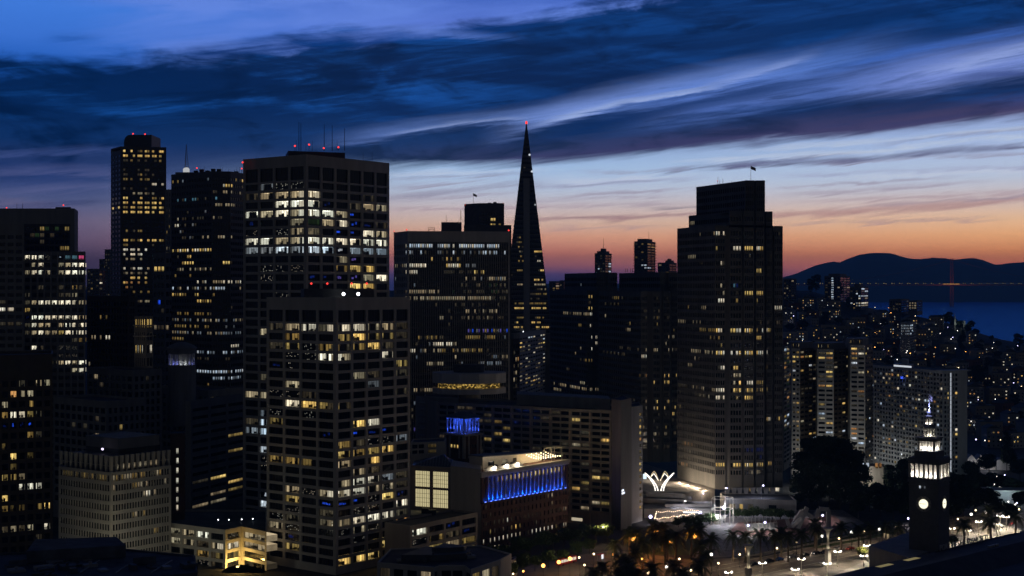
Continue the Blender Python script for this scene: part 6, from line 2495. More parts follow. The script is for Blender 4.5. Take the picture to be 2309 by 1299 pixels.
    pl = [Vector((X(928, 612), 612)), Vector((X(1080, 640), 640)), Vector((X(1088, 650), 650)), Vector((X(1016, 632), 632)), Vector((X(926, 641), 641))]
    block(rl, [Vector((X(926, 622), 622)), Vector((X(1084, 637), 637)), Vector((X(1084, 640), 640)), Vector((X(1016, 631), 631)), Vector((X(926, 637), 637))], -1, Z(1150, 637), M['concrete_dark'], 'wall')
    b = MB()
    b.box(-2.2, 2.2, -1, 1, 0, 2.4)
    b.build('rooftop_plant', M['black'], rl, (X(962, 628) - rl.location.x, 627.5 - rl.location.y, Z(1150, 637)))
    # low cream wing behind, left of the lantern tower
    D = 665
    rw = thing('low_building', 'cream wing with square windows left of the blue lantern tower', 'building', (X(930, D), D, 0))
    a2, c2 = Vector((X(926, D), D)), Vector((X(1003, D + 6), D + 6))
    zt5 = Z(998, D)
    L2 = dist(a2, c2)
    ops = facade(rw, a2, c2, 0, zt5, [(0.8, 3.4), (3.9, 6.6), (8.6, 12.6)], [(Z(1024, D), Z(1016, D)), (Z(1012, D), Z(1003, D))], M['white_wall'], 0.3)
    windows(rw, ops, lambda i, j, px, py: 'D' if i == 2 else '.', 'pane')
    shell(rw, [a2, c2, c2 + Vector((0, 16)), a2 + Vector((0, 16))], 0, zt5, M['white_wall'], 0.5, (0,), roofmat=M['roof'])


brick_building()


# ------------------------------------------------------------------ low building at the bottom centre with lit pilasters
def front_building():
    z = 14.5

    def g(px, py):
        D = DZ(py, z)
        return Vector((X(px, D), D))
    W_ = [g(850, 1268), g(978, 1279), g(990, 1275), g(1048, 1275), g(1062, 1284), g(1129, 1262)]
    root = thing('front_building', 'low cream building with uplit pilasters and dark roof at the bottom centre', 'building', (W_[0].x, W_[0].y, 0))
    codes = {0: '.d..w', 1: '.', 2: '..', 3: '.', 4: 'dyw'}
    for k, n in enumerate((4, 1, 2, 1, 3)):
        a, c = W_[k], W_[k + 1]
        L = dist(a, c)
        if L > 2.5:
            cols = even_cols(L, n, 0.5, 1.6 if k in (0, 4) else 0.8)
            ops = facade(root, a, c, 0, z, cols, [(1.0, 5.0), (6.2, 12.6)], M['white_wall'], 0.5)
            windows(root, ops, lambda i, j, px, py, k=k: codes[k][(i + j) % len(codes[k])], 'pane')
        else:
            facade(root, a, c, 0, z, [], [], M['white_wall'], 0.3)
    bk = [g(1129, 1262) + Vector((4, 12)), Vector((X(1085, 560), 560)), Vector((X(880, 553), 553))]
    shell(root, W_ + bk, 0, z, M['white_wall'], 0.5, (0, 1, 2, 3, 4))
    P = [g(905, 1262), g(985, 1262), g(1050, 1258), g(1062, 1252), g(960, 1242)]
    block(root, P, z - 0.4, z + 1.8, M['dark'], 'roof_block')
    block(root, [p + Vector((4, 3)) for p in scale_poly(P, 0.5)], z + 1.81, z + 3.4, M['dark'], 'roof_block')
    rr = random.Random(4)
    for k in range(9):
        t = rr.random()
        q = P[0].lerp(P[2], t) + Vector((rr.uniform(-8, 6), rr.uniform(-6, 4)))
        b = MB()
        wd, ht = rr.uniform(0.6, 2.0), rr.uniform(0.8, 2.2)
        b.box(-wd, wd, -wd * 0.6, wd * 0.6, 0, ht)
        if k % 2:
            b.lathe([(0.4, ht + 0.001), (0.4, ht + 0.6), (0.6, ht + 0.7), (0.1, ht + 1.0)], 8)
        b.build('rooftop_plant', M['metal'] if k % 3 == 0 else M['dark'], root, (q.x - root.location.x, q.y - root.location.y, z - 0.4), rot=0.4)
    low = thing('terrace_pavilion', 'small cream terrace pavilion with bright wall lamps beside the low front building', 'pavilion', (g(1130, 1278).x, g(1130, 1278).y, 0))
    a, c = g(1131, 1279), g(1161, 1269)
    a, c = Vector((X(1131, 560), 560)), Vector((X(1161, 568), 568))
    zt2 = Z(1268, 562)
    ops = facade(low, a, c, 0, zt2, [(1.2, dist(a, c) - 1.2)], [(1.5, zt2 - 1.2)], M['white_wall'], 0.4)
    windows(low, ops, lambda *q: 's', 'pane')
    shell(low, [a, c, c + Vector((1, 8)), a + Vector((1, 8))], 0, zt2, M['white_wall'], 0.3, (0,))
    for px, py, D in ((873, 1292, 540), (984, 1296, 548), (1058, 1294, 552), (1088, 1290, 548), (1125, 1294, 556), (1157, 1287, 562)):
        zz = Z(py, D) 
        b = MB()
        b.ball((0, 0, 0), 0.33, 8)
        x = X(px, D - 3)
        o = b.build('wall_lamp', M['globe_warm'], root, (x - root.location.x, D - 6 - root.location.y, zz))
        point_light('uplight', (x, D - 6.5, zz + 0.5), (1.0, 0.78, 0.45), 240, 0.3)


front_building()


# ------------------------------------------------------------------ the clock tower and its long roof
def ferry():
    D = 533
    P = corner_box(2100, D, 2056, 2134, 37)
    C = P[1]
    w_ = (dist(P[0], P[1]) + dist(P[1], P[2])) / 2
    root = thing('clock_tower', 'grey stone clock tower with white-lit tiers, round clock faces and a flag', 'tower', (C.x, C.y, 0))
    cen = (P[0] + P[2]) / 2 - C
    an = math.atan2((P[1] - P[0]).y, (P[1] - P[0]).x)
    stone = mat('grey_sandstone', (0.16, 0.16, 0.155), 0.85, 0.12, 0.6)
    za, zb = Z(1085, D), Z(1050, D)

    def sq(k, z0, z1, name, m=stone, bottom=False):
        b = MB()
        h = w_ / 2 * k
        b.box(-h, h, -h, h, z0, z1)
        return b.build(name, m, root, (cen.x, cen.y, 0), rot=an)
    sq(0.97, 0, za - 1.2, 'shaft')
    # corner pilasters and string courses on the shaft
    for sx in (-1, 1):
        for sy in (-1, 1):
            b = MB()
            h = w_ / 2
            b.box(sx * h * 0.86 - 0.7, sx * h * 0.86 + 0.7, sy * h * 0.86 - 0.7, sy * h * 0.86 + 0.7, 0, za - 1.21)
            b.build('corner_pilaster', stone, root, (cen.x, cen.y, 0), rot=an)
    sq(1.06, za - 1.19, za - 0.4, 'string_course')
    sq(1.02, Z(1100, D), Z(1098, D), 'string_course')
    # arcade stage: inner core, piers and lintel
    sq(1.0, za - 0.39, za + 0.6, 'arcade_sill')
    sq(0.62, za + 0.61, zb, 'arcade_core', M['granite'])
    h = w_ / 2
    for f_ in range(4):
        rz = an + f_ * math.pi / 2
        for i in range(7):
            x = -h * 0.93 + i * (h * 1.86) / 6
            if i == 6:
                continue
            b = MB()
            ww = 0.55 if i == 0 else 0.30
            b.box(x - ww, x + ww, -h + 0.02, -h + 0.9, za + 0.61, zb)
            b.build('arcade_pier', M['granite'], root, (cen.x, cen.y, 0), rot=rz)
    sq(1.03, zb + 0.001, zb + 1.0, 'arcade_lintel')
    sq(1.12, zb + 1.01, Z(1041, D), 'cornice')
    sq(1.03, Z(1041, D) + 0.01, Z(1036, D), 'attic')
    sq(0.73, Z(1036, D) + 0.01, Z(1021, D), 'attic')
    # second stage, square with columns
    z0, z1 = Z(1020, D), Z(999, D)
    sq(0.32, z0, z1, 'lantern_core', M['granite'])
    hh = w_ / 2 * 0.50
    for f_ in range(4):
        rz = an + f_ * math.pi / 2
        for i in range(6):
            x = -hh + i * 2 * hh / 5
            if i == 5:
                continue
            b = MB()
            b.tube([(x, -hh, z0), (x, -hh, z1)], 0.42 if i == 0 else 0.2, None, 6)
            b.build('column', M['granite'], root, (cen.x, cen.y, 0), rot=rz)
    sq(0.58, z1 + 0.01, z1 + 0.8, 'entablature')
    sq(0.68, z1 + 0.81, z1 + 1.4, 'cornice')

    def rnd_stage(r, z0, z1, n, core, cap):
        b = MB()
        b.lathe([(core, z0), (core, z1)], 16)
        b.build('lantern_core', M['granite'], root, (cen.x, cen.y, 0))
        for k in range(n):
            a = 2 * math.pi * (k + 0.5) / n
            b = MB()
            b.tube([(r * math.cos(a), r * math.sin(a), z0), (r * math.cos(a), r * math.sin(a), z1)], 0.2, None, 6)
            b.build('column', M['granite'], root, (cen.x, cen.y, 0))
        b = MB()
        b.lathe([(r * 1.05, z1 + 0.01), (r * 1.2, z1 + 0.4), (r * 1.2, z1 + 0.8), (r * 0.9, z1 + 1.3)], 20)
        b.build('round_cornice', stone, root, (cen.x, cen.y, 0))
    b = MB()
    b.lathe([(2.9, z1 + 1.41), (2.7, Z(989, D))], 20)
    b.build('drum', stone, root, (cen.x, cen.y, 0))
    rnd_stage(1.95, Z(989, D), Z(971, D), 12, 1.1, 0)
    b = MB()
    b.lathe([(1.7, Z(971, D) + 1.31), (1.6, Z(962, D))], 16)
    b.build('drum', stone, root, (cen.x, cen.y, 0))
    rnd_stage(1.25, Z(962, D), Z(948, D), 8, 0.65, 0)
    b = MB()
    zd = Z(948, D) + 1.31
    b.lathe([(1.15, zd), (1.0, zd + 0.8), (0.6, zd + 1.5), (0.12, zd + 1.9)], 14)
    b.build('dome', M['dark'], root, (cen.x, cen.y, 0))
    b = MB()
    b.tube([(0, 0, zd + 1.8), (0, 0, Z(884, D))], 0.16, 0.07, 6)
    pole = b.build('flagpole', mat('white_paint', (0.75, 0.75, 0.78), 0.5, 0.05, 3.0), root, (cen.x, cen.y, 0))
    b = MB()
    n = 8
    zf = Z(893, D)
    for i in range(n + 1):
        t = i / n
        x = 0.1 + 1.35 * t
        y = 0.22 * math.sin(t * 6)
        for q in (0, 1):
            z = zf - t * 1.3 - q * (2.2 - 0.5 * t)
            b.v += [(x, y, z), (x, y + 0.03, z)]
    for i in range(n):
        a, c = i * 4, (i + 1) * 4
        for q in ((a, c, c + 2, a + 2), (a + 1, a + 3, c + 3, c + 1), (a, a + 1, c + 1, c), (a + 2, c + 2, c + 3, a + 3)):
            b.f.append(q)
            b.mi.append(0)
    b.build('flag', mat('flag_cloth_pale', (0.6, 0.55, 0.6), 0.9, 0.3, 2.0), pole)
    wc = C + cen
    # lamps inside the tiers
    for f_ in range(4):
        a = an + f_ * math.pi / 2
        for t in (-0.62, 0.0, 0.62):
            dv = Vector((math.cos(a), math.sin(a))) * (w_ * 0.385) + Vector((-math.sin(a), math.cos(a))) * (w_ / 2 * t * 0.9)
            point_light('arcade_lamp', (wc.x + dv.x, wc.y + dv.y, za + 1.4), (1.0, 0.96, 0.88), 600, 0.25)
        dv = Vector((math.cos(a), math.sin(a))) * (w_ * 0.205)
        for s_ in (-1, 1):
            q = Vector((-math.sin(a), math.cos(a))) * (w_ * 0.09 * s_)
            point_light('lantern_lamp', (wc.x + dv.x + q.x, wc.y + dv.y + q.y, z0 + 0.6), (1.0, 0.97, 0.9), 330, 0.2)
        a2 = a + 0.4
        point_light('lantern_lamp', (wc.x + 1.6 * math.cos(a2), wc.y + 1.6 * math.sin(a2), Z(989, D) + 0.4), (1.0, 0.96, 0.84), 220, 0.15)
        point_light('lantern_lamp', (wc.x + 1.02 * math.cos(a2), wc.y + 1.02 * math.sin(a2), Z(962, D) + 0.3), (1.0, 0.97, 0.9), 110, 0.12)
    point_light('pole_lamp', (wc.x - 0.5, wc.y - 0.8, zd + 2.2), (0.4, 0.45, 1.0), 1400, 0.15)
    # clocks
    face = emitter('clock_face', (1.0, 0.94, 0.70), 1.35)
    for f_ in range(2):
        rz = an + f_ * math.pi / 2
        zc = Z(1140, D)
        b = MB()
        b.lathe([(2.95, 0), (2.95, 0.22), (2.0, 0.22)], 28)
        o = b.build('clock_surround', M['granite'], root, (cen.x, cen.y, zc), rot=rz)
        piv = o
        for v in piv.data.vertices:        # stand the ring up against the wall
            x, y, z = v.co
            v.co = (x, -w_ / 2 * 0.97 - z - 0.001, y)
        piv.data.flip_normals()
        b = MB()
        b.lathe([(1.75, 0), (1.75, 0.34)], 28)
        o = b.build('clock_dial', face, piv)
        for v in o.data.vertices:
            x, y, z = v.co
            v.co = (x, -w_ / 2 * 0.97 - z, y)
        o.data.flip_normals()
        for k in range(12):
            a = k * math.pi / 6
            b = MB()
            yb = -w_ / 2 * 0.97 - 0.28
            ca, sa = math.cos(a), math.sin(a)
            pts = [(2.1, -0.13), (2.75, -0.2), (2.75, 0.2), (2.1, 0.13)]
            q = [(r * ca - t * sa, yb, r * sa + t * ca) for r, t in pts]
            b.hexa([q[0], q[1], (q[1][0], yb + 0.06, q[1][2]), (q[0][0], yb + 0.06, q[0][2]), q[3], q[2], (q[2][0], yb + 0.06, q[2][2]), (q[3][0], yb + 0.06, q[3][2])])
            b.build('hour_marker', stone, piv)
        for ang, ln in ((math.radians(178), 1.5), (math.radians(5), 1.0)):
            b = MB()
            yb = -w_ / 2 * 0.97 - 0.42
            ca, sa = math.cos(ang), math.sin(ang)
            q = [(-0.3 * ca - 0.08 * sa, -0.3 * sa + 0.08 * ca), (-0.3 * ca + 0.08 * sa, -0.3 * sa - 0.08 * ca), (ln * ca + 0.05 * sa, ln * sa - 0.05 * ca), (ln * ca - 0.05 * sa, ln * sa + 0.05 * ca)]
            b.hexa([(x, yb, z) for x, z in q] + [(x, yb + 0.05, z) for x, z in q])
            b.build('clock_hand', M['black'], piv)
    # small lit vents below the arcade
    d0 = (P[1] - P[0]).normalized()
    for k, t in enumerate((0.38, 0.62)):
        o = bpy.data.objects.new('window', unit_pane('pane'))
        col.objects.link(o)
        o.parent = root
        q = P[0] + (P[1] - P[0]) * t - C
        nn = Vector((d0.y, -d0.x)) * 0.06
        o.location = (q.x + nn.x, q.y + nn.y, Z(1104, D))
        o.rotation_euler.z = an
        o.scale = (0.7, 1, 1.1)
        o.color = (0.8, 0.9, 1.0, 0.2 if k == 0 else 0.03)
    # ---- the long nave roof
    z = 18.0
    a = Vector(G(1862, 1303, z))
    c = Vector(G(2330, 1194, z))
    d = (c - a).normalized()
    a = a - d * 60
    c = c + d * 120
    nn = Vector((d.y, -d.x))                 # towards the camera side
    L = dist(a, c)
    an2 = math.atan2(d.y, d.x)
    nv = thing('terminal_building', 'long dark terminal roof running across the lower right corner below the clock tower', 'building', (a.x, a.y, 0))
    m = mat('dark_slate_roof', (0.05, 0.055, 0.065), 0.8, 0.3, 0.2)
    b = MB()
    b.box(0, L, -44, 0, 0, z - 0.6)
    b.build('wall', M['concrete_dark'], nv, rot=an2)
    b = MB()
    b.hexa([(-1, -46, z - 0.6), (L + 1, -46, z - 0.6), (L + 1, 0.8, z - 0.6), (-1, 0.8, z - 0.6), (-1, -46, z - 0.2), (L + 1, -46, z - 0.2), (L + 1, 0.8, z), (-1, 0.8, z)])
    b.build('roof', m, nv, rot=an2)
    b = MB()
    b.hexa([(4, -31, z - 0.2), (L - 4, -31, z - 0.2), (L - 4, -13, z - 0.1), (4, -13, z - 0.1), (4, -23.5, z + 4.6), (L - 4, -23.5, z + 4.6), (L - 4, -20.5, z + 4.6), (4, -20.5, z + 4.6)])
    b.build('monitor_roof', m, nv, rot=an2)
    for k in range(2):
        t = (0.0, 0.0)[k]
        pp = Vector(G((1965, 2035)[k] - 8, (1275, 1262)[k], z))
        s = (pp - a).dot(d)
        b = MB()
        b.face([(s, -2.6, z + 0.02), (s + 8.5, -2.6, z + 0.02), (s + 8.5, -0.2, z + 0.03), (s, -0.2, z + 0.03)])
        b.build('lit_skylight', emitter('skylight_amber', (0.55, 0.46, 0.22), 0.35), nv, rot=an2)
    for k, px in enumerate((2190, 2200, 2212, 2226, 2236)):
        s = (Vector(G(px, 1258, z)) - a).dot(d)
        b = MB()
        b.box(s, s + 1.1, -21.9, -21.0, z + 4.6, z + 5.3)
        b.build('roof_vent', M['metal'], nv, rot=an2)
    lm = mat('sign_letters', (0.5, 0.5, 0.5), 0.6, 0.1, 2.0)
    for txt, px in (('PORT OF', 2093), ('SAN FRANCISCO', 2196)):
        s = (Vector(G(px, 1240, z)) - a).dot(d)
        pos = d * s + nn * 0.4
        lettering(txt, 3.1, lm, nv, (pos.x, pos.y, z + 0.3), (math.radians(90), 0, an2), 0.12, 0.95, 'sign_letters')
    b = MB()
    s0 = (Vector(G(2085, 1242, z)) - a).dot(d)
    b.box(s0, s0 + 62, -0.25, -0.1, z, z + 0.35)
    b.build('sign_rail', M['black'], nv, rot=an2)
    # low head house round the tower foot
    hq = [P[0] + Vector((-6, 0)), P[1] + Vector((2, -6)), P[2] + Vector((8, 2)), P[3] + Vector((2, 8))]
    ho = Vector((sum(v.x for v in hq) / 4, sum(v.y for v in hq) / 4))
    block(nv, [Vector((X(p, q), q)) for p, q in ((1960, 548), (2052, 522), (2130, 548), (2060, 582))], 0, 16.6, M['concrete_dark'], 'head_house')


ferry()
# ------------------------------------------------------------------ plaza, streets and what stands on them
def sheet(name, pts, z, m):
    b = MB()
    P = [G(px, py) for px, py in pts]
    b.v = [(x, y, z) for x, y in P]
    b.f = [tuple(range(len(P)))]
    b.mi = [0]
    o = b.build(name, m, kind='structure')
    me = o.data
    if me.polygons[0].normal.z < 0:
        me.flip_normals()
    return o


M['paving'] = mat('pale_paving', (0.24, 0.22, 0.205), 0.8, 0.28, 0.35)
M['plaza_brick'] = mat('plaza_brick', (0.20, 0.10, 0.075), 0.85, 0.25, 0.5)
M['lawn'] = mat('lawn_grass', (0.045, 0.075, 0.02), 0.95, 0.35, 0.5)
M['road'] = mat('street_asphalt', (0.15, 0.125, 0.105), 0.8, 0.4, 0.12)
M['line'] = mat('road_paint', (0.6, 0.58, 0.5), 0.7, 0.15, 1.0)
M['kerb'] = mat('kerb_concrete', (0.30, 0.28, 0.25), 0.85, 0.15, 1.0)
sheet('road', [(1130, 1330), (2420, 1330), (2420, 1105), (2150, 1150), (1900, 1216), (1720, 1256), (1560, 1262), (1380, 1240), (1240, 1262), (1150, 1290)], 0.004, M['road'])
sheet('pavement', [(1560, 1259), (1540, 1220), (1620, 1168), (1760, 1150), (1900, 1150), (1950, 1180), (1895, 1213), (1720, 1253)], 0.008, M['paving'])
sheet('plaza', [(1640, 1204), (1665, 1178), (1880, 1164), (1905, 1180), (1885, 1200), (1760, 1214)], 0.012, M['plaza_brick'])
sheet('lawn', [(1780, 1232), (1850, 1215), (2000, 1188), (2030, 1196), (2000, 1208), (1850, 1236)], 0.016, M['lawn'])
sheet('lawn', [(1430, 1215), (1560, 1210), (1590, 1226), (1560, 1252), (1430, 1250)], 0.016, M['lawn'])
sheet('path', [(2060, 1330), (2420, 1330), (2420, 1150), (2200, 1190), (2000, 1245), (1800, 1330)], 0.012, M['paving'])
sheet('road', [(1905, 1060), (1990, 1060), (2000, 1105), (1960, 1112), (1900, 1112)], 0.004, M['road'])
# painted lines and tram rails along the waterfront street
a0, a1 = Vector(G(1640, 1296)), Vector(G(2380, 1143))
dv = (a1 - a0).normalized()
nv_ = Vector((-dv.y, dv.x))
for k, off in enumerate((-9.0, -4.5, 0.0, 4.5, 9.0)):
    if k in (1, 3):
        n_d = 26
        for i in range(n_d):
            s = 6 + i * 8.5
            p = a0 + dv * s + nv_ * off
            b = MB()
            b.box(0, 3.2, -0.09, 0.09, 0.016, 0.02)
            b.build('lane_line', M['line'], None, (p.x, p.y, 0), kind='structure', rot=math.atan2(dv.y, dv.x))
    else:
        p = a0 + nv_ * off
        b = MB()
        b.box(0, 235, -0.09, 0.09, 0.016, 0.03)
        b.build('tram_rail' if k == 2 else 'edge_line', M['metal'] if k == 2 else M['line'], None, (p.x, p.y, 0), kind='structure', rot=math.atan2(dv.y, dv.x))
for off in (14.0, -14.5):
    p = a0 + nv_ * off
    b = MB()
    b.box(-20, 240, -0.15, 0.15, 0.0, 0.13)
    b.build('kerb', M['kerb'], None, (p.x, p.y, 0), kind='structure', rot=math.atan2(dv.y, dv.x))
# low seat walls between plaza and street
for k, (x0, y0, x1, y1) in enumerate(((1722, 1248, 1840, 1226), (1850, 1230, 1960, 1211), (1870, 1218, 1985, 1197), (1650, 1262, 1718, 1250))):
    p, q = Vector(G(x0, y0)), Vector(G(x1, y1))
    dd = (q - p).normalized()
    b = MB()
    b.box(0, dist(p, q), -0.3, 0.3, 0, 0.75)
    o = b.build('seat_wall', M['kerb'], None, (p.x, p.y, 0), rot=math.atan2(dd.y, dd.x))
    tag(o, ['low concrete seat wall at the front edge of the plaza palms', 'low concrete seat wall along the lawn beside the column', 'low concrete seat wall behind the lawn strip', 'short concrete seat wall left of the nearest column'][k], 'wall')

# ---- lamps
POST = {}


def lamp_meshes(kind, h):
    key = (kind, h)
    if key in POST:
        return POST[key]
    b = MB()
    if kind == 'double':
        b.lathe([(0.26, 0), (0.26, 0.8), (0.15, 0.9), (0.10, h)], 8)
        b.tube([(-1.25, 0, h - 0.4), (1.25, 0, h - 0.4)], 0.09, 0.09, 6)
        post = b.mesh('post', M['post'])
    elif kind == 'mast':
        b.lathe([(0.3, 0), (0.14, 1.0), (0.10, h)], 8)
        b.tube([(0, 0, h - 0.1), (0.9, -0.3, h + 0.05)], 0.07, 0.07, 5)
        post = b.mesh('post', M['metal'])
    else:
        b.lathe([(0.2, 0), (0.2, 0.6), (0.09, 0.8), (0.07, h)], 8)
        post = b.mesh('post', M['iron'])
    POST[key] = post
    return post


GLOBE = {}


def globe_mesh(m, r):
    if (m, r) not in GLOBE:
        b = MB()
        b.ball((0, 0, 0), r, 10)
        GLOBE[(m, r)] = b.mesh('globe', M[m], True)
    return GLOBE[(m, r)]


def lamp(kind, px, py, h, m, rgb, watts, label, group, r=0.3, D=None, name='street_lamp', rot=None):
    if D is None:
        D = DZ(py, h)
    root = thing(name, label, 'street lamp', (X(px, D), D, terrain(X(px, D), D)), group, rot if rot is not None else rnd.uniform(-0.2, 0.2))
    o = bpy.data.objects.new('post', lamp_meshes(kind, h))
    col.objects.link(o)
    o.parent = root
    spots = {'double': [(-1.25, 0, h - 0.05), (1.25, 0, h - 0.05)], 'mast': [(0.9, -0.3, h + 0.05)], 'single': [(0, 0, h + r * 0.8)]}[kind]
    for s in spots:
        g = bpy.data.objects.new('globe', globe_mesh(m, r))
        col.objects.link(g)
        g.parent = root
        g.location = s
    if watts:
        q_ = (root.location.x, root.location.y, root.location.z + h + r * 2 + 0.15)
        point_light('street_lamp_light', q_, rgb, watts, 0.3, None, None, *((150, (q_[0], q_[1], 0.0)) if not (m == 'globe_sodium' and watts == 6500) and watts not in (2601, 4501) else (None, None)))
    return root


WHITE, SOD, WRM, VIO = (1.0, 0.93, 0.82), (1.0, 0.36, 0.06), (1.0, 0.76, 0.46), (0.72, 0.74, 1.0)
dbl = [(1643, 1290), (1719, 1269), (1793, 1283), (1807, 1260), (1865, 1270), (1889, 1243), (1948, 1253), (1955, 1230), (2027, 1215), (2146, 1191), (2182, 1196), (2207, 1176), (2247, 1181), (2255, 1163), (2269, 1165)]
near = ['lower left of the near column', 'right of the near column pedestal', 'at the bottom edge below the plaza palms', 'in the street between the two columns', 'in front of the tall column pedestal', 'just right of the tall column', 'next to the terminal wall by a yellow-lit tree',
        'behind the yellow-lit tree left of the clock tower', 'beside the banners left of the clock tower', 'just right of the clock tower foot', 'second right of the clock tower', 'third right of the clock tower near the kerb', 'beside the parked white van at the right', 'fourth right of the clock tower', 'farthest right by the lit panel']
for (px, py), n_ in zip(dbl, near):
    lamp('double', px, py, 6.6, 'globe', (1.0, 0.88, 0.68), 8000, 'cream twin-globe street lamp ' + n_, 'twin-globe street lamps', 0.42)
wht = [(1688, 1232, 'above the near column'), (1604, 1253, 'at the plaza corner by the palms'), (1503, 1281, 'among palm trunks at bottom centre'), (1462, 1295, 'at the bottom edge under a palm'), (1854, 1211, 'left of the tall column capital'), (1920, 1203, 'behind the tall column'), (1983, 1196, 'left of the banners'),
       (2190, 1162, 'glowing right of the clock tower'), (2223, 1157, 'second bright one right of the clock tower')]
for px, py, n_ in wht:
    lamp('single', px, py, 7.5, 'globe_warm' if px < 1500 else 'globe', WRM, 4500, 'bright single-globe park lamp ' + n_, 'bright park lamps', 0.6)
for px, py, n_ in [(1482, 1203, 'glowing inside a palm crown left of the plaza'), (1567, 1213, 'lighting palm fronds at the plaza edge'), (1513, 1225, 'under palm crowns in the grove'), (1427, 1219, 'at the left end of the palm grove'),
                   (1225, 1279, 'first in the row under the street trees'), (1260, 1271, 'second in the row under the street trees'), (1285, 1263, 'third in the row under the street trees')]:
    lamp('single', px, py, 8.0, 'globe_sodium', SOD, 6500 if px > 1300 else 2500, 'orange sodium lamp ' + n_, 'orange street lamps', 0.75)
for px, py, n_ in [(1306, 1259, 'in front of the lit bus'), (1339, 1251, 'beside the tram stop'), (1360, 1190, 'glowing at the hotel corner')]:
    lamp('single', px, py, 7.0, 'globe_warm', WRM, 2601, 'warm white street lamp ' + n_, 'warm white street lamps', 0.4)
for px, py, D, n_ in [(1579, 1160, 706, 'bright ball flood by the terrace restaurant'), (1632, 1148, 702, 'bright ball flood in the steel frame'), (1467, 1173, 700, 'violet-white lamp left of the terrace restaurant'), (1855, 1164, 700, 'violet lamp under the concrete arch'), (1853, 1149, 712, 'blue-white lamp above the concrete arch'), (2048, 1171, 690, 'small blue-white lamp left of the clock tower')]:
    z = Z(py, D)
    lamp('single', px, py, max(2.5, z), 'globe_violet', (0.86, 0.86, 1.0), (2601 if px > 1500 else 1500) if px < 1700 else 2500, n_, 'violet-white flood lamps', 0.85 if px < 1640 else 0.5, D)
for px, py, D, n_ in [(1717, 1095, 735, 'tall mast flood in front of the stepped tower'), (1582, 1113, 735, 'mast flood over the podium roofs'), (1635, 1101, 733, 'mast flood left of the steel frame'), (1542, 1130, 715, 'slim mast lamp beside the terrace restaurant')]:
    z = Z(py, D)
    lamp('mast', px, py, z, 'globe_violet' if px != 1542 else 'globe', VIO, 6000 if px == 1717 else 4000, n_, 'tall mast floods', 0.45 if px == 1717 else 0.3, D)

for k, (px, py, m, c) in enumerate(((1180, 1290, 'globe_sodium', SOD), (1318, 1276, 'globe_warm', WRM), (1382, 1252, 'globe_sodium', SOD), (1412, 1284, 'globe_warm', WRM), (1448, 1262, 'globe_sodium', SOD), (1532, 1262, 'globe_warm', WRM), (1558, 1288, 'globe_warm', WRM), (1620, 1272, 'globe_warm', WRM), (1668, 1252, 'globe_warm', WRM),
                                    (1752, 1238, 'globe_warm', WRM), (1796, 1224, 'globe_warm', WRM), (1892, 1216, 'globe_warm', WRM), (1948, 1200, 'globe_warm', WRM), (2020, 1190, 'globe_warm', WRM), (2160, 1172, 'globe_warm', WRM), (2200, 1152, 'globe_warm', WRM), (2262, 1140, 'globe_warm', WRM), (2298, 1150, 'globe_warm', WRM))):
    lamp('single', px, py, 5.0, m, c, 1500 if m == 'globe_warm' else 2200, ('warm' if m == 'globe_warm' else 'orange') + ' low park lamp between palms and trees', ('warm' if m == 'globe_warm' else 'orange') + ' low park lamps', 0.4)
# ---- trees
M['leaf_dark'] = mat('dark_leaves', (0.030, 0.042, 0.020), 0.8, 0.4, 0.9)
M['leaf'] = mat('green_leaves', (0.055, 0.085, 0.025), 0.75, 0.4, 0.9)
M['leaf_yellow'] = mat('yellowing_leaves', (0.12, 0.13, 0.025), 0.75, 0.35, 0.9)
M['bark'] = mat('grey_bark', (0.09, 0.075, 0.06), 0.9, 0.25, 2.0)
M['frond'] = mat('palm_frond', (0.085, 0.095, 0.03), 0.7, 0.3, 1.2)
M['palm_bark'] = mat('palm_bark', (0.16, 0.125, 0.09), 0.9, 0.3, 3.0)


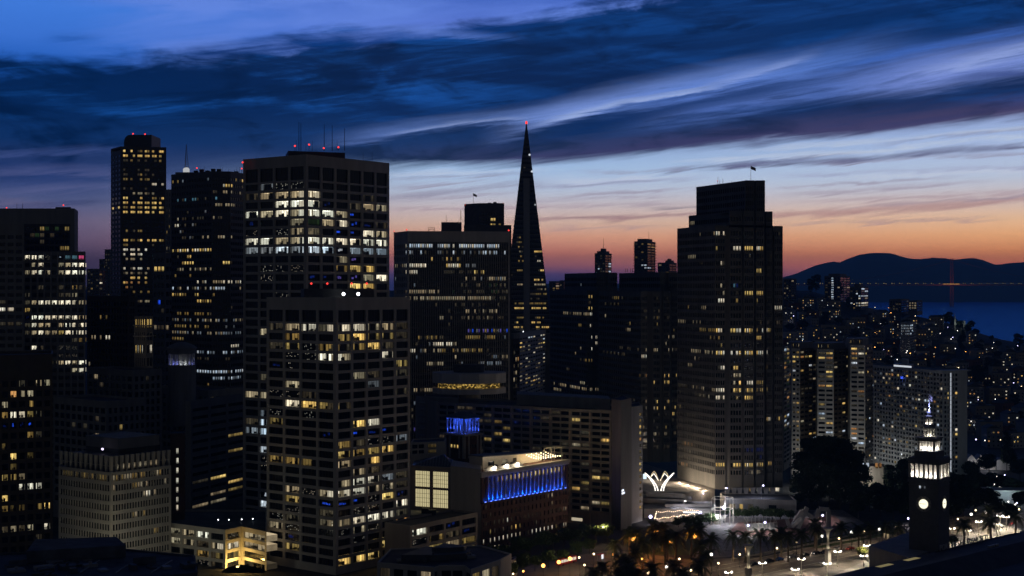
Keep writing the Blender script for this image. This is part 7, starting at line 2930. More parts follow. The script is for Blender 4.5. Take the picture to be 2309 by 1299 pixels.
def tree_proto(seed, h, w, trunk, leaf, n, shape='round', leafs=0.55):
    """tapered trunk with limbs and a crown of leaf clumps gathered in uneven lobes (unit copies are scaled)"""
    r = random.Random(seed)
    b = MB()
    b.tube([(0, 0, 0), (0.1, 0, h * 0.25), (0.05, 0.1, h * 0.55), (0, 0, h * 0.8)], h * 0.022 + 0.08, 0.06, 7)
    lobes = []
    for k in range(13):
        if shape == 'column':
            z = r.uniform(0.12, 0.95) * h
            rad = w * (0.5 * (1 - abs(z / h - 0.4) * 1.1) + 0.12)
            a = r.uniform(0, 6.28)
            c = Vector((math.cos(a) * rad * 0.45, math.sin(a) * rad * 0.45, z))
            lobes.append((c, max(0.5, rad * 0.75)))
        elif shape == 'tall':
            z = r.uniform(0.22, 0.93) * h
            k2 = math.sin(min(1, (z / h - 0.1)) * 3.0) * 0.5 + 0.2
            a = r.uniform(0, 6.28)
            c = Vector((math.cos(a) * w * 0.42 * k2, math.sin(a) * w * 0.42 * k2, z))
            lobes.append((c, w * r.uniform(0.18, 0.32)))
        else:
            a, q = r.uniform(0, 6.28), r.uniform(0.1, 0.85)
            z = h * r.uniform(0.45, 0.88)
            c = Vector((math.cos(a) * w * 0.42 * q, math.sin(a) * w * 0.42 * q, z))
            lobes.append((c, w * r.uniform(0.17, 0.30)))
        p = c
        b.tube([(0, 0, max(h * 0.15, c.z - h * 0.25)), tuple(Vector((0, 0, c.z - h * 0.12)).lerp(p, 0.55)), tuple(p)], 0.09, 0.03, 4)
    tr = b.mesh('trunk', trunk)
    b = MB()
    for k in range(n):
        c, rad = r.choice(lobes)
        dvv = Vector((r.gauss(0, 1), r.gauss(0, 1), r.gauss(0, 1)))
        dvv.normalize()
        p = c + Vector((dvv.x, dvv.y, dvv.z * 0.75)) * rad * (r.random() ** 0.4)
        u_ = Vector((r.gauss(0, 1), r.gauss(0, 1), r.gauss(0, 0.6))).normalized()
        v_ = u_.cross(Vector((r.gauss(0, 1), r.gauss(0, 1), r.gauss(0, 1)))).normalized()
        s = leafs * r.uniform(0.5, 1.2)
        b.face([p - u_ * s, p - v_ * s * 0.55, p + u_ * s, p + v_ * s * 0.55])
    cr = b.mesh('crown', leaf)
    return tr, cr


TP = {'street': tree_proto(1, 9, 8.5, M['bark'], M['leaf'], 1500), 'street2': tree_proto(2, 8, 7.5, M['bark'], M['leaf'], 1300), 'yellow': tree_proto(3, 7.5, 7, M['bark'], M['leaf_yellow'], 1300, 'round', 0.5),
      'tall': tree_proto(4, 30, 15, M['bark'], M['leaf_dark'], 3600, 'tall', 0.95), 'tall2': tree_proto(5, 27, 17, M['bark'], M['leaf_dark'], 3600, 'tall', 0.95), 'column': tree_proto(6, 20, 7, M['bark'], M['leaf_dark'], 2200, 'column', 0.7),
      'broad': tree_proto(7, 14, 15, M['bark'], M['leaf_dark'], 2600, 'round', 0.8), 'bush': tree_proto(8, 4.5, 6, M['bark'], M['leaf'], 900, 'round', 0.4)}


def tree(kind, x, y, s, label, group, name='tree', sz=None):
    root = thing(name, label, 'tree', (x, y, terrain(x, y)), group, rnd.uniform(0, 6.28))
    k = s * rnd.uniform(0.9, 1.1)
    root.scale = (k, k, (sz or s) * rnd.uniform(0.92, 1.08))
    for nm, me in zip(('trunk', 'crown'), TP[kind]):
        o = bpy.data.objects.new(nm, me)
        col.objects.link(o)
        o.parent = root
    return root


def at(px, D): return X(px, D), D


for px, D, s, kd in [(1812, 805, 0.80, 'tall2'), (1834, 800, 0.98, 'tall'), (1853, 792, 1.12, 'tall'), (1872, 800, 1.2, 'tall2'), (1890, 795, 1.12, 'tall'), (1908, 785, 0.98, 'tall2'), (1925, 778, 0.86, 'tall'), (1940, 770, 0.72, 'tall2'),
                     (1822, 765, 0.78, 'tall'), (1845, 755, 0.82, 'tall2'), (1870, 750, 0.86, 'tall'), (1895, 745, 0.80, 'tall2'), (1918, 742, 0.70, 'tall'), (1802, 750, 0.6, 'tall2')]:
    tree(kd, *at(px, D), s, 'tall dark tree in the dense clump behind the plaza', 'tall dark trees behind the plaza')
for px, D, s in [(2002, 800, 0.9), (2012, 806, 0.86), (2030, 795, 1.05), (2040, 800, 1.08), (2050, 804, 0.9)]:
    tree('column', *at(px, D), s, 'narrow columnar dark tree left of the clock tower', 'columnar trees left of the clock tower')
for px, D, s in [(1975, 770, 0.7), (2000, 752, 0.75), (2030, 745, 0.8), (1960, 735, 0.8), (1985, 720, 0.75), (2015, 712, 0.8), (2045, 706, 0.8), (1935, 715, 0.7), (2140, 800, 0.9), (2160, 780, 1.0), (2180, 765, 1.05), (2205, 780, 1.0), (2150, 735, 1.0), (2172, 720, 0.95), (2198, 730, 0.95), (2225, 745, 0.8), (2150, 700, 0.85), (2235, 800, 0.9), (2262, 790, 0.8), (2285, 770, 0.9), (2300, 740, 0.7),
                 (2245, 712, 0.75), (2275, 700, 0.7), (2190, 850, 0.9), (2230, 880, 1.0), (2270, 900, 1.0), (2300, 860, 0.9)]:
    tree('broad', *at(px, D), s, 'broad dark park tree in the grove around the clock tower', 'broad dark trees around the clock tower')
for px, py, s, kd in [(1112, 1262, 0.9, 'street'), (1140, 1254, 1.0, 'street2'), (1168, 1246, 1.0, 'street'), (1196, 1240, 1.05, 'street2'), (1222, 1234, 1.05, 'street'), (1248, 1228, 1.0, 'street2'), (1272, 1222, 1.0, 'street'), (1296, 1220, 1.0, 'street2'), (1318, 1212, 1.0, 'street'), (1344, 1210, 1.0, 'street2'),
                      (1370, 1208, 0.9, 'street'), (1180, 1282, 0.9, 'street'), (1206, 1274, 0.9, 'street2'), (1236, 1266, 0.85, 'street'), (1270, 1258, 0.85, 'street2'), (1300, 1246, 0.85, 'street'), (1150, 1294, 0.9, 'street2'), (1330, 1236, 0.8, 'street')]:
    tree(kd, *G(px, py + 14), s, 'leafy street tree along the brick building and hotel', 'street trees by the brick building')
for px, py, s, n_ in [(1943, 1262, 0.75, 'left of the terminal wall'), (2010, 1246, 0.85, 'beside the twin lamps left of the clock tower'), (2148, 1238, 0.8, 'at the right foot of the clock tower'), (1945, 1206, 0.5, 'behind the lawn')]:
    tree('yellow', *G(px, py), s, 'small yellow-green tree lit from below ' + n_, 'yellow-lit small trees')
for k, (px, D, s) in enumerate([(1530, 688, 1.0), (1548, 690, 1.1), (1566, 692, 1.1), (1584, 694, 1.2), (1600, 697, 1.2), (1612, 700, 1.1), (1552, 678, 0.9), (1575, 682, 0.9), (1660, 716, 1.1), (1680, 715, 1.0), (1700, 716, 1.3), (1722, 714, 1.0), (1742, 712, 1.1), (1760, 712, 1.2), (1782, 710, 1.0), (1640, 722, 0.9)]):
    tree('bush', *at(px, D), s, 'low bushy green tree in the planted beds around the plaza', 'bushy trees round the plaza')

# palms with fronds of their own
FR = []
for v in range(4):
    r = random.Random(40 + v)
    b = MB()
    n = 9
    droop = 0.55 + 0.28 * v
    pts = []
    Ln = 4.9
    for i in range(n + 1):
        t = i / n
        pts.append(Vector((Ln * t * (1 - 0.12 * t), 0, Ln * (0.62 - 0.15 * v) * t - Ln * droop * t * t)))
    b.tube(pts, 0.07, 0.02, 4)
    for i in range(1, n + 1):
        for sgn in (-1, 1):
            for q in (0.0, 0.5):
                p = pts[i - 1].lerp(pts[i], q)
                tn = (pts[i] - pts[i - 1]).normalized()
                ln = 1.15 * math.sin(math.pi * min(1, (i - 1 + q) / n * 0.85 + 0.12)) + 0.2
                e = p + tn * ln * 0.55 + Vector((0, sgn * ln * 0.75, -0.22 * ln))
                wv = tn * 0.17
                b.face([p - wv, p + wv, e + wv * 0.3, e - wv * 0.3])
    FR.append(b.mesh('frond', M['frond']))
PT = MB()
PT.lathe([(0.62, 0), (0.45, 0.8), (0.40, 4), (0.38, 8.4), (0.62, 9.0), (0.7, 9.6), (0.4, 10.3)], 9)
PTM = PT.mesh('trunk', M['palm_bark'])
palm_pts = [(1653, 1205), (1681, 1207), (1715, 1202), (1747, 1204), (1777, 1206), (1808, 1201), (1841, 1191), (1604, 1213), (1579, 1227), (1474, 1208), (1470, 1279), (1450, 1220), (1432, 1240), 
            (1837, 1178), (1897, 1187), (1936, 1190), (1963, 1187), (1998, 1183), (2025, 1183), (2174, 1180), (2234, 1174), (2229, 1148), (2290, 1160), (1415, 1268), (1438, 1292), (1520, 1275), (1540, 1290), (1575, 1268), (1590, 1250), (1395, 1290), (1385, 1224), (1403, 1262), (1358, 1276), (1420, 1282), (1340, 1290), (1762, 1196), (1500, 1212)]
palm_near = {0: 'standing alone before the pink plaza', 1: 'second in the plaza row', 2: 'in front of the glass fence', 3: 'with a dense dark crown mid plaza row', 4: 'slim one right of mid plaza row', 5: 'in front of the leaning concrete blocks', 6: 'in front of the concrete arch',
             7: 'lit orange at the plaza left edge'}
for px, py in ((1482, 1203), (1567, 1213), (1513, 1225), (1427, 1219)):
    D = DZ(py, 8.6)
    palm_pts += [(px - 8, CY + (H - 11.5) / (D + 3.2) * F), (px + 11, CY + (H - 11.5) / (D + 4) * F)]
for k, (px, py) in enumerate(palm_pts):
    zc = 11.5
    D = DZ(py, zc)
    lab = 'palm tree ' + palm_near[k] if k in palm_near else ('palm tree in the dark grove left of the plaza' if px < 1640 else 'palm tree in the row along the waterfront street')
    grp = 'plaza palms' if k in palm_near else ('palms in the dark grove' if px < 1640 else 'waterfront palms')
    root = thing('palm_tree', lab, 'palm tree', (X(px, D), D, 0), grp, rnd.uniform(0, 6.28))
    s = rnd.uniform(0.9, 1.12)
    root.scale = (s, s, zc / 10.6)
    o = bpy.data.objects.new('trunk', PTM)
    col.objects.link(o)
    o.parent = root
    for i in range(26):
        f = bpy.data.objects.new('frond', FR[min(3, i * 4 // 26)])
        col.objects.link(f)
        f.parent = root
        f.location = (0, 0, 10.1 - 0.02 * i)
        q = rnd.uniform(0.78, 1.1)
        f.scale = (q, q, q)
        f.rotation_euler = (0, -0.5 * (1 - i / 26) + rnd.uniform(-0.1, 0.1), i * 2.399 + rnd.uniform(-0.2, 0.2))

# ---- cars
def car_proto():
    root = thing('parked_car', 'x', 'car')
    body = bmesh.new()
    prof = [(-2.2, 0.35), (-2.25, 0.75), (-2.1, 0.92), (-1.5, 0.98), (-0.9, 1.42), (0.55, 1.45), (1.25, 1.0), (2.0, 0.9), (2.25, 0.7), (2.25, 0.35)]
    b = MB()
    n = len(prof)
    for y, k in ((-0.86, 1.0), (-0.70, 1.0), (0.70, 1.0), (0.86, 1.0)):
        inner = abs(y) < 0.8
        for x, z in prof:
            zz = z if inner or z <= 1.0 else 1.0 + (z - 1.0) * 0.15
            b.v.append((x, y, zz))
    for j in range(3):
        for i in range(n):
            i2 = (i + 1) % n
            b.f.append((j * n + i, j * n + i2, (j + 1) * n + i2, (j + 1) * n + i))
            b.mi.append(0)
    b.f += [tuple(reversed(range(n))), tuple(range(3 * n, 4 * n))]
    b.mi += [0, 0]
    bd = b.mesh('body', mat('car_paint', (0.12, 0.125, 0.13), 0.25, 0.0))
    g = MB()
    for s in (-1, 1):
        g.face([(-1.35, s * 0.79, 1.02), (1.1, s * 0.79, 1.04), (0.5, s * 0.715, 1.38), (-0.85, s * 0.715, 1.36)])
    g.face([(0.62, -0.66, 1.44), (0.62, 0.66, 1.44), (1.24, 0.7, 1.03), (1.24, -0.7, 1.03)])
    g.face([(-0.96, -0.66, 1.41), (-0.96, 0.66, 1.41), (-1.49, 0.7, 1.01), (-1.49, -0.7, 1.01)])
    gl = g.mesh('windows', M['black'])
    w = MB()
    w.lathe([(0.2, -0.11), (0.33, -0.1), (0.33, 0.1), (0.2, 0.11)], 12)
    wl = w.mesh('wheel', M['black'])
    l = MB()
    l.box(-0.05, 0.04, -0.17, 0.17, -0.07, 0.07)
    return bd, gl, wl, l.mesh('headlight', emitter('headlight_glow', (1, 0.95, 0.85), 3.5)), l.mesh('headlight', mat('headlight_off', (0.5, 0.5, 0.5), 0.2, 0.0)), l.mesh('tail_light', emitter('tail_glow', (1, 0.05, 0.03), 1.5))


bpy.data.objects
CARM = car_proto()
for o in [o for o in list(col.objects) if o.name.startswith('parked_car')]:
    bpy.data.objects.remove(o)
paints = {}
for k, rgb in (('dark', (0.03, 0.032, 0.035)), ('white', (0.65, 0.65, 0.64)), ('blue', (0.02, 0.10, 0.45)), ('grey', (0.2, 0.2, 0.21)), ('red', (0.4, 0.03, 0.02))):
    me = CARM[0].copy()
    me.materials.clear()
    me.materials.append(mat(k + '_car_paint', rgb, 0.25, 0.0))
    paints[k] = me
cars = [(1735, 1265, 'dark', 0), (1757, 1261, 'blue', 0), (1785, 1255, 'grey', 1), (1840, 1247, 'dark', 1), (1890, 1238, 'white', 0), (1917, 1237, 'red', 0), (1990, 1230, 'grey', 1), (2256, 1186, 'white', 0), (1700, 1272, 'dark', 0), (1815, 1251, 'dark', 0), (1950, 1078, 'grey', 1), (1968, 1090, 'dark', 1), (1938, 1085, 'red', 2), (1860, 1245, 'dark', 0)]
cn = ['leftmost in the kerb row', 'in the kerb row behind the palms', 'with lit headlights in the kerb row', 'with lit headlights left of the tall column', 'right of the tall column', 'behind the column lamps', 'with lit headlights by the yellow-lit tree', 'stopped right of the clock tower', 'near the seat wall', 'between palm trunks at the kerb', 'on the cross street behind the trees', 'second on the cross street', 'with red tail lights on the cross street', 'beside the column pedestal']
for (px, py, c, lit), n_ in zip(cars, cn):
    x, y = G(px, py + 3)
    root = thing('parked_car', c + ' car ' + n_, 'car', (x, y, 0.02), 'cars along the waterfront', math.atan2(dv.y, dv.x) + (math.pi if lit else 0) if px < 1930 or py > 1100 else -1.5)
    for nm, me, loc in [('body', paints[c], (0, 0, 0)), ('windows', CARM[1], (0, 0, 0))] + [('wheel', CARM[2], (sx, sy, 0.33)) for sx in (-1.4, 1.4) for sy in (-0.8, 0.8)] + [('headlight', CARM[3] if lit == 1 else CARM[4], (2.24, sy, 0.68)) for sy in (-0.6, 0.6)] + [('tail_light', CARM[5] if lit == 2 else CARM[4], (-2.26, sy, 0.78)) for sy in (-0.6, 0.6)]:
        o = bpy.data.objects.new(nm, me)
        col.objects.link(o)
        o.parent = root
        o.location = loc
        if nm == 'wheel':
            o.rotation_euler.x = math.pi / 2
    if lit == 1:
        h = dv * (-4.5)
        point_light('headlight_beam', (x + h.x, y + h.y, 0.9), (1, 0.92, 0.8), 120, 0.2)

# ---- bus and tram stop near the street trees
def bus(px, py, label, rgb, rot):
    x, y = G(px, py)
    root = thing('bus', label, 'bus', (x, y, 0.02), None, rot)
    b = MB()
    b.hexa([(-6, -1.25, 0.35), (6, -1.25, 0.35), (6, 1.25, 0.35), (-6, 1.25, 0.35), (-5.95, -1.2, 3.0), (5.9, -1.2, 3.0), (5.9, 1.2, 3.0), (-5.95, 1.2, 3.0)])
    b.build('body', mat('bus_paint', rgb, 0.4, 0.0), root)
    for s in (-1, 1):
        for k in range(6):
            b = MB()
            b.box(-5.3 + k * 1.8, -3.8 + k * 1.8, s * 1.26 - 0.02, s * 1.26 + 0.02, 1.35, 2.5)
            b.build('window', emitter('bus_window', (1.0, 0.85, 0.65), 0.8) if k == 0 and s == -1 else bpy.data.materials['bus_window'], root)
    for sx in (-3.8, 3.6):
        for s in (-1, 1):
            o = bpy.data.objects.new('wheel', CARM[2])
            col.objects.link(o)
            o.parent = root
            o.location = (sx, s * 1.15, 0.45)
            o.rotation_euler.x = math.pi / 2
            o.scale = (1.4, 1.4, 1.2)


bus(1277, 1272, 'red and white bus with lit windows under the street trees', (0.5, 0.05, 0.04), 0.9)


def shelter(px, py, label):
    x, y = G(px, py)
    root = thing('bus_shelter', label, 'bus shelter', (x, y, 0), None, 0.9)
    for sx in (-1.8, 1.8):
        b = MB()
        b.tube([(sx, 0, 0), (sx, 0, 2.6)], 0.07)
        b.build('post', M['metal'], root)
    b = MB()
    b.hexa([(-2.1, -0.8, 2.6), (2.1, -0.8, 2.6), (2.1, 0.8, 2.7), (-2.1, 0.8, 2.7), (-2.1, -0.8, 2.72), (2.1, -0.8, 2.72), (2.1, 0.8, 2.82), (-2.1, 0.8, 2.82)])
    b.build('canopy', mat('red_canopy', (0.5, 0.03, 0.03), 0.5, 0.1, 1.0), root)
    b = MB()
    b.box(1.2, 2.4, -0.12, 0.12, 0.5, 2.3)
    b.build('lit_panel', emitter('lit_poster', (0.9, 0.92, 1.0), 1.1), root)


shelter(1353, 1264, 'red-roofed tram shelter with a white lit panel near the palms')
shelter(2285, 1192, 'shelter with a white lit panel at the far right kerb')

# ---- the two columns
for k, (px, py, D, lab) in enumerate(((1867, 1272, 597, 'tall fluted stone column with flared capital and uplights'), (1688, 1310, 556, 'nearer fluted stone column cut by the bottom frame edge'))):
    x, y = X(px, D), D
    root = thing('monument_column', lab, 'column', (x, y, 0), 'monument columns')
    top = Z(1190 if k == 0 else 1228, D)
    b = MB()
    b.box(-1.15, 1.15, -1.15, 1.15, 0, 0.8)
    b.box(-0.95, 0.95, -0.95, 0.95, 0.801, 6.0)
    b.box(-1.1, 1.1, -1.1, 1.1, 6.001, 6.4)
    b.build('pedestal', M['granite'], root, rot=0.6)
    b = MB()
    n = 24
    for z, r in ((6.41, 0.62), (top - 4.4, 0.50)):
        for i in range(n):
            a = 2 * math.pi * i / n
            q = r * (1.0 if i % 2 else 0.88)
            b.v.append((q * math.cos(a), q * math.sin(a), z))
    for i in range(n):
        b.f.append((i, (i + 1) % n, n + (i + 1) % n, n + i))
        b.mi.append(0)
    b.build('shaft', M['granite'], root)
    b = MB()
    b.lathe([(0.62, top - 4.4), (0.66, top - 4.0), (0.8, top - 2.2), (1.15, top - 1.1), (2.0, top - 0.45), (2.05, top), (1.8, top)], 20)
    b.build('capital', M['granite'], root)
    b = MB()
    b.lathe([(3.6, 0.0), (3.6, 0.3), (3.2, 0.3)], 24)
    b.build('base_ring', M['kerb'], root)
    for a in (-2.3, -0.8):
        point_light('column_lamp', (x + 1.0 * math.cos(a), y + 1.0 * math.sin(a), 7.0), (1.0, 0.86, 0.62), 22, 0.15)
    point_light('column_lamp', (x - 0.3, y - 1.4, top - 3.6), (1.0, 0.88, 0.66), 40, 0.15)

# ---- banners, traffic lights
for px, py in ((1990, 1219), (2048, 1211)):
    x, y = G(px, py + 14)
    root = thing('banner', 'white banner hanging on a pole ' + ('nearer the lawn' if px < 2000 else 'closest to the clock tower'), 'banner', (x, y, 0), 'street banners')
    b = MB()
    b.tube([(0, 0, 0), (0, 0, 6.5)], 0.08)
    b.build('pole', M['iron'], root)
    b = MB()
    for i in range(6):
        t = i / 5
        b.v += [(0.1 + 2.9 * t, 0.25 * math.sin(t * 5), 6.3 - 0.6 * t), (0.1 + 2.9 * t, 0.25 * math.sin(t * 5) + 0.1, 3.9 - 0.4 * t)]
    for i in range(5):
        b.f.append((2 * i, 2 * i + 2, 2 * i + 3, 2 * i + 1))
        b.mi.append(0)
    b.build('cloth', mat('banner_cloth', (0.55, 0.52, 0.48), 0.9, 0.25, 1.2), root)
for px, py, n_ in ((2201, 1137, 'above the road right of the clock tower'), (2212, 1209, 'at the kerb right of the clock tower'), (1959, 1282, 'beside the terminal wall')):
    D = DZ(py, 4.2)
    root = thing('traffic_light', 'traffic light showing red ' + n_, 'traffic light', (X(px, D), D, 0))
    b = MB()
    b.tube([(0, 0, 0), (0, 0, 4.6)], 0.07)
    b.build('post', M['iron'], root)
    b = MB()
    b.box(-0.22, 0.22, -0.2, 0.2, 3.5, 4.6)
    b.build('signal_head', M['black'], root)
    for k, m in enumerate(('redlamp', 'black', 'black')):
        b = MB()
        b.ball((0, -0.22, 4.35 - 0.36 * k), 0.16, 8)
        b.build('signal_lens', M[m], root)


# ---- podium of the stepped towers, sculptures, terrace restaurant, steel frame, glass fence
def podium():
    root = thing('podium_terraces', 'dark stepped podium roofs in front of the stepped slab towers', 'building', (X(1530, 745), 745, 0))
    m = M['concrete_dark']
    V = lambda px, D: Vector((X(px, D), D))
    block(root, [V(1436, 752), V(1530, 742), V(1612, 757), V(1612, 766), V(1535, 815), V(1436, 880)], 0, 8.6, M['paving'], 'terrace')
    block(root, [V(1448, 735), V(1560, 728), V(1560, 741), V(1448, 750)], 0, 7.2, m, 'terrace_roof')
    block(root, [V(1456, 739), V(1545, 733), V(1545, 739), V(1456, 745)], 7.21, 9.8, m, 'parapet_wall')
    block(root, [V(1452, 716), V(1602, 716), V(1612, 730), V(1560, 727.9), V(1448, 734.9)], 0, 4.6, m, 'terrace_roof')
    block(root, [V(1500, 722), V(1600, 722), V(1606, 732), V(1500, 727.8)], 4.61, 6.0, m, 'parapet_wall')
    right = thing('podium_wall', 'blank concrete podium below the right half of the tallest stepped tower', 'building', (X(1720, 730), 730, 0))
    a, c = V(1636, 736), V(1796, 728)
    L = dist(a, c)
    ops = facade(right, a, c, 0, 7.0, [(1.5, 5), (7, 9), (11.5, 14), (22, 26)], [(1.0, 4.2)], M['concrete_dark'], 0.5)
    windows(right, ops, lambda i, j, px, py: 'wYd.'[i], 'pane')
    shell(right, [a, c, c + Vector((1, 24)), a + Vector((0, 20))], 0, 7.0, M['concrete_dark'], 0.6, (0,))
    for k, px in enumerate((1640, 1655, 1668, 1682, 1697, 1712, 1727, 1742)):
        b = MB()
        b.hexa([(-0.8, -0.8, 7.0), (0.8, -0.8, 7.0), (0.8, 0.8, 7.0), (-0.8, 0.8, 7.0), (-1.4, -0.6, 10.2), (1.4, -0.6, 10.2), (1.4, 0.6, 10.2), (-1.4, 0.6, 10.2)])
        b.build('piloti', M['concrete'], right, (X(px, 752) - right.location.x, 752 - right.location.y, 0))
    for px, cde in ((1650, 'W'), (1690, 'Y'), (1706, 'W'), (1734, 'w'), (1748, 'W')):
        o = bpy.data.objects.new('lobby_window', unit_pane('pane'))
        col.objects.link(o)
        o.parent = right
        o.location = (X(px, 757) - right.location.x, 757 - right.location.y, 7.3)
        o.scale = (2.2, 1, 2.2)
        q = light_of(cde)
        o.color = (q[0], q[1], q[2], q[3] / 4)
    # warm wall-washers along the foot of the tower's long wall, on the lit terrace
    for k, (px, D) in enumerate(((1540, 785), (1560, 775), (1580, 765), (1600, 755))):
        b = MB()
        b.box(-0.3, 0.3, -0.2, 0.2, 8.6, 8.95)
        b.build('wall_washer', M['globe_warm'], root, (X(px, D) - 2.5 - root.location.x, D - 3 - root.location.y, 0))
        point_light('wall_washer_lamp', (X(px, D) - 2.6, D - 3.5, 9.6), (1.0, 0.78, 0.54), 4200, 0.4)
    for px, D in ((1468, 790), (1500, 775)):
        point_light('terrace_lamp', (X(px, D), D, 14.0), (1.0, 0.85, 0.65), 2200, 0.5, None, None, 150, (X(px, D), D, 0))

    # lit petal sculpture
    D = 749
    sc_ = thing('light_sculpture', 'glowing white sculpture of curved petals on the podium terrace', 'sculpture', (X(1487, D), D, 8.6))
    glow = emitter('petal_glow', (1.0, 0.93, 0.84), 2.2, True)
    gold = emitter('petal_rim', (1.0, 0.78, 0.45), 0.9)
    ppm = F / D
    w_ = lambda dx: dx / ppm
    for s in (-1, 1):
        for k, (foot, bend, tip) in enumerate((((3, 0), (5, 20), (33, 42)), ((9, 0), (9, 17), (30, 38)))):
            pts = []
            for i in range(9):
                t = i / 8
                x = (1 - t) ** 2 * foot[0] + 2 * t * (1 - t) * bend[0] + t * t * tip[0]
                z = (1 - t) ** 2 * foot[1] + 2 * t * (1 - t) * bend[1] + t * t * tip[1]
                pts.append((s * w_(x), 0.4 * k, w_(z)))
            b = MB()
            b.tube(pts, 0.30, 0.26, 6)
            b.build('petal_rib', glow, sc_)
        for yo, top, m_ in ((0.9, 40, glow), (-0.8, 46, gold)):
            pts = [(s * w_(x), yo, w_(z)) for x, z in ((2, 24), (8, top - 6), (12, top), (17, top - 5), (21, 30))]
            b = MB()
            b.tube(pts, 0.2, 0.2, 6)
            b.build('petal_arch', m_, sc_)
    b = MB()
    b.box(-3, 3, -1.5, 1.5, -0.02, 0.3)
    b.build('plinth', M['granite'], sc_)
    box_ = MB()
    box_.box(-0.9, 0.9, -0.3, 0.3, 0, 2.6)
    tag(box_.build('lit_sign', emitter('sign_box', (0.75, 0.9, 1.0), 1.2), None, (X(1454, 752), 752, Z(1080, 752))), 'bright blank white light box left of the petal sculpture', 'sign')

    # terrace restaurant with festoon lights
    D = 698
    tr = thing('terrace_restaurant', 'open restaurant terrace edged with rows of small string lights', 'restaurant', (X(1520, D), D, 0))
    A_, B_ = V(1476, 688), V(1566, 704)
    C_, E_ = V(1574, 714), V(1480, 708)
    block(tr, [A_, B_, C_, E_], 0, 1.4, M['paving'], 'deck')
    bm_ = MB()
    bm_.ball((0, 0, 0), 0.2, 6)
    bme = bm_.mesh('string_bulb', emitter('string_bulb', (1.0, 0.72, 0.48), 4.0))
    for (p, q, z, n) in ((A_, B_, 4.0, 26), (E_, C_, 4.2, 22), (A_, E_, 4.0, 9)):
        for i in range(n + 1):
            o = bpy.data.objects.new('string_bulb', bme)
            col.objects.link(o)
            o.parent = tr
            pp = p.lerp(q, i / n)
            o.location = (pp.x - tr.location.x, pp.y - tr.location.y, z + 0.25 * math.cos(i * math.pi / 3))
    for t in (0.0, 0.25, 0.5, 0.75, 1.0):
        for (p, q) in ((A_, B_), (E_, C_)):
            pp = p.lerp(q, t)
            b = MB()
            b.tube([(0, 0, 1.4), (0, 0, 4.4)], 0.08)
            b.build('post', M['post'], tr, (pp.x - tr.location.x, pp.y - tr.location.y, 0))
    for k in range(14):
        pp = A_.lerp(B_, rnd.uniform(0.08, 0.92)) + (E_ - A_) * rnd.uniform(0.15, 0.8)
        b = MB()
        b.lathe([(0.25, 1.4), (0.06, 1.5), (0.06, 2.1), (0.5, 2.14), (0.5, 2.2)], 10)
        b.build('table', M['granite'], tr, (pp.x - tr.location.x, pp.y - tr.location.y, 0))
    for t in (0.2, 0.5, 0.8):
        pp = A_.lerp(B_, t) + (E_ - A_) * 0.5
        point_light('terrace_lamp', (pp.x, pp.y, 4.6), (1.0, 0.66, 0.42), 650, 0.4)
    block(tr, [V(1540, 714.5), V(1600, 714.5), V(1600, 715.9), V(1540, 715.9)], 0, 3.9, M['concrete_dark'], 'back_wall')
    b = MB()
    b.box(-3.6, 3.6, -0.1, 0.1, 3.0, 3.6)
    b.build('lit_fascia', emitter('fascia_white', (0.9, 0.92, 1.0), 1.5), tr, (X(1557, 713) - tr.location.x, 713 - tr.location.y, 0))

    # steel frame with stairs
    fr = thing('steel_frame', 'open frame of tall white steel posts around a bright stair', 'pavilion', (X(1625, 700), 700, 0))
    for px, D in ((1604, 694), (1612, 702), (1624, 692), (1635, 702), (1646, 694), (1653, 699)):
        b = MB()
        b.tube([(0, 0, 0), (0, 0, 13.0)], 0.16, 0.14, 6)
        b.build('post', M['post'], fr, (X(px, D) - fr.location.x, D - fr.location.y, 0))
    for z in (7.5, 12.9):
        b = MB()
        b.tube([(X(1604, 694) - fr.location.x, -6, z), (X(1624, 692) - fr.location.x, -8, z), (X(1646, 694) - fr.location.x, -6, z), (X(1653, 699) - fr.location.x, -1, z), (X(1635, 702) - fr.location.x, 2, z), (X(1612, 702) - fr.location.x, 2, z), (X(1604, 694) - fr.location.x, -6, z)], 0.12, 0.12, 5)
        b.build('ring_beam', M['post'], fr)
    for k in range(9):
        b = MB()
        b.box(-1.5, 1.5, -0.2, 0.2, k * 0.5, k * 0.5 + 0.12)
        b.build('step', M['granite'], fr, (-2.0 + k * 0.45, -4 + k * 0.3, 0.1))
    b = MB()
    b.lathe([(1.3, 0), (1.3, 4.5)], 16)
    b.build('kiosk', M['post'], fr, (-2.2, -1.5, 0))
    for dx_, dy_ in ((0, -6.5), (-4, -6), (3.5, -5)):
        point_light('frame_flood', (fr.location.x + dx_, fr.location.y + dy_, 5.0), (0.82, 0.85, 1.0), 2000, 0.4)

    # glass fence pen with its floods
    gf = thing('glass_fence', 'white-lit glass fence pen on the pink plaza', 'fence', (X(1712, 690), 690, 0))
    q = [V(1678, 697), V(1745, 700), V(1752, 682), V(1686, 678)]
    gm_ = M['glass']
    for k in range(4):
        a, c = q[k], q[(k + 1) % 4]
        n = 8 if k % 2 == 0 else 4
        for i in range(n):
            p0, p1 = a.lerp(c, i / n), a.lerp(c, (i + 0.94) / n)
            b = MB()
            b.face([(p0.x - gf.location.x, p0.y - gf.location.y, 0.1), (p1.x - gf.location.x, p1.y - gf.location.y, 0.1), (p1.x - gf.location.x, p1.y - gf.location.y, 3.2), (p0.x - gf.location.x, p0.y - gf.location.y, 3.2)])
            b.build('glass_panel', gm_, gf)
            b = MB()
            b.tube([(p0.x - gf.location.x, p0.y - gf.location.y, 0), (p0.x - gf.location.x, p0.y - gf.location.y, 3.4)], 0.09)
            b.build('post', M['post'], gf)
        b = MB()
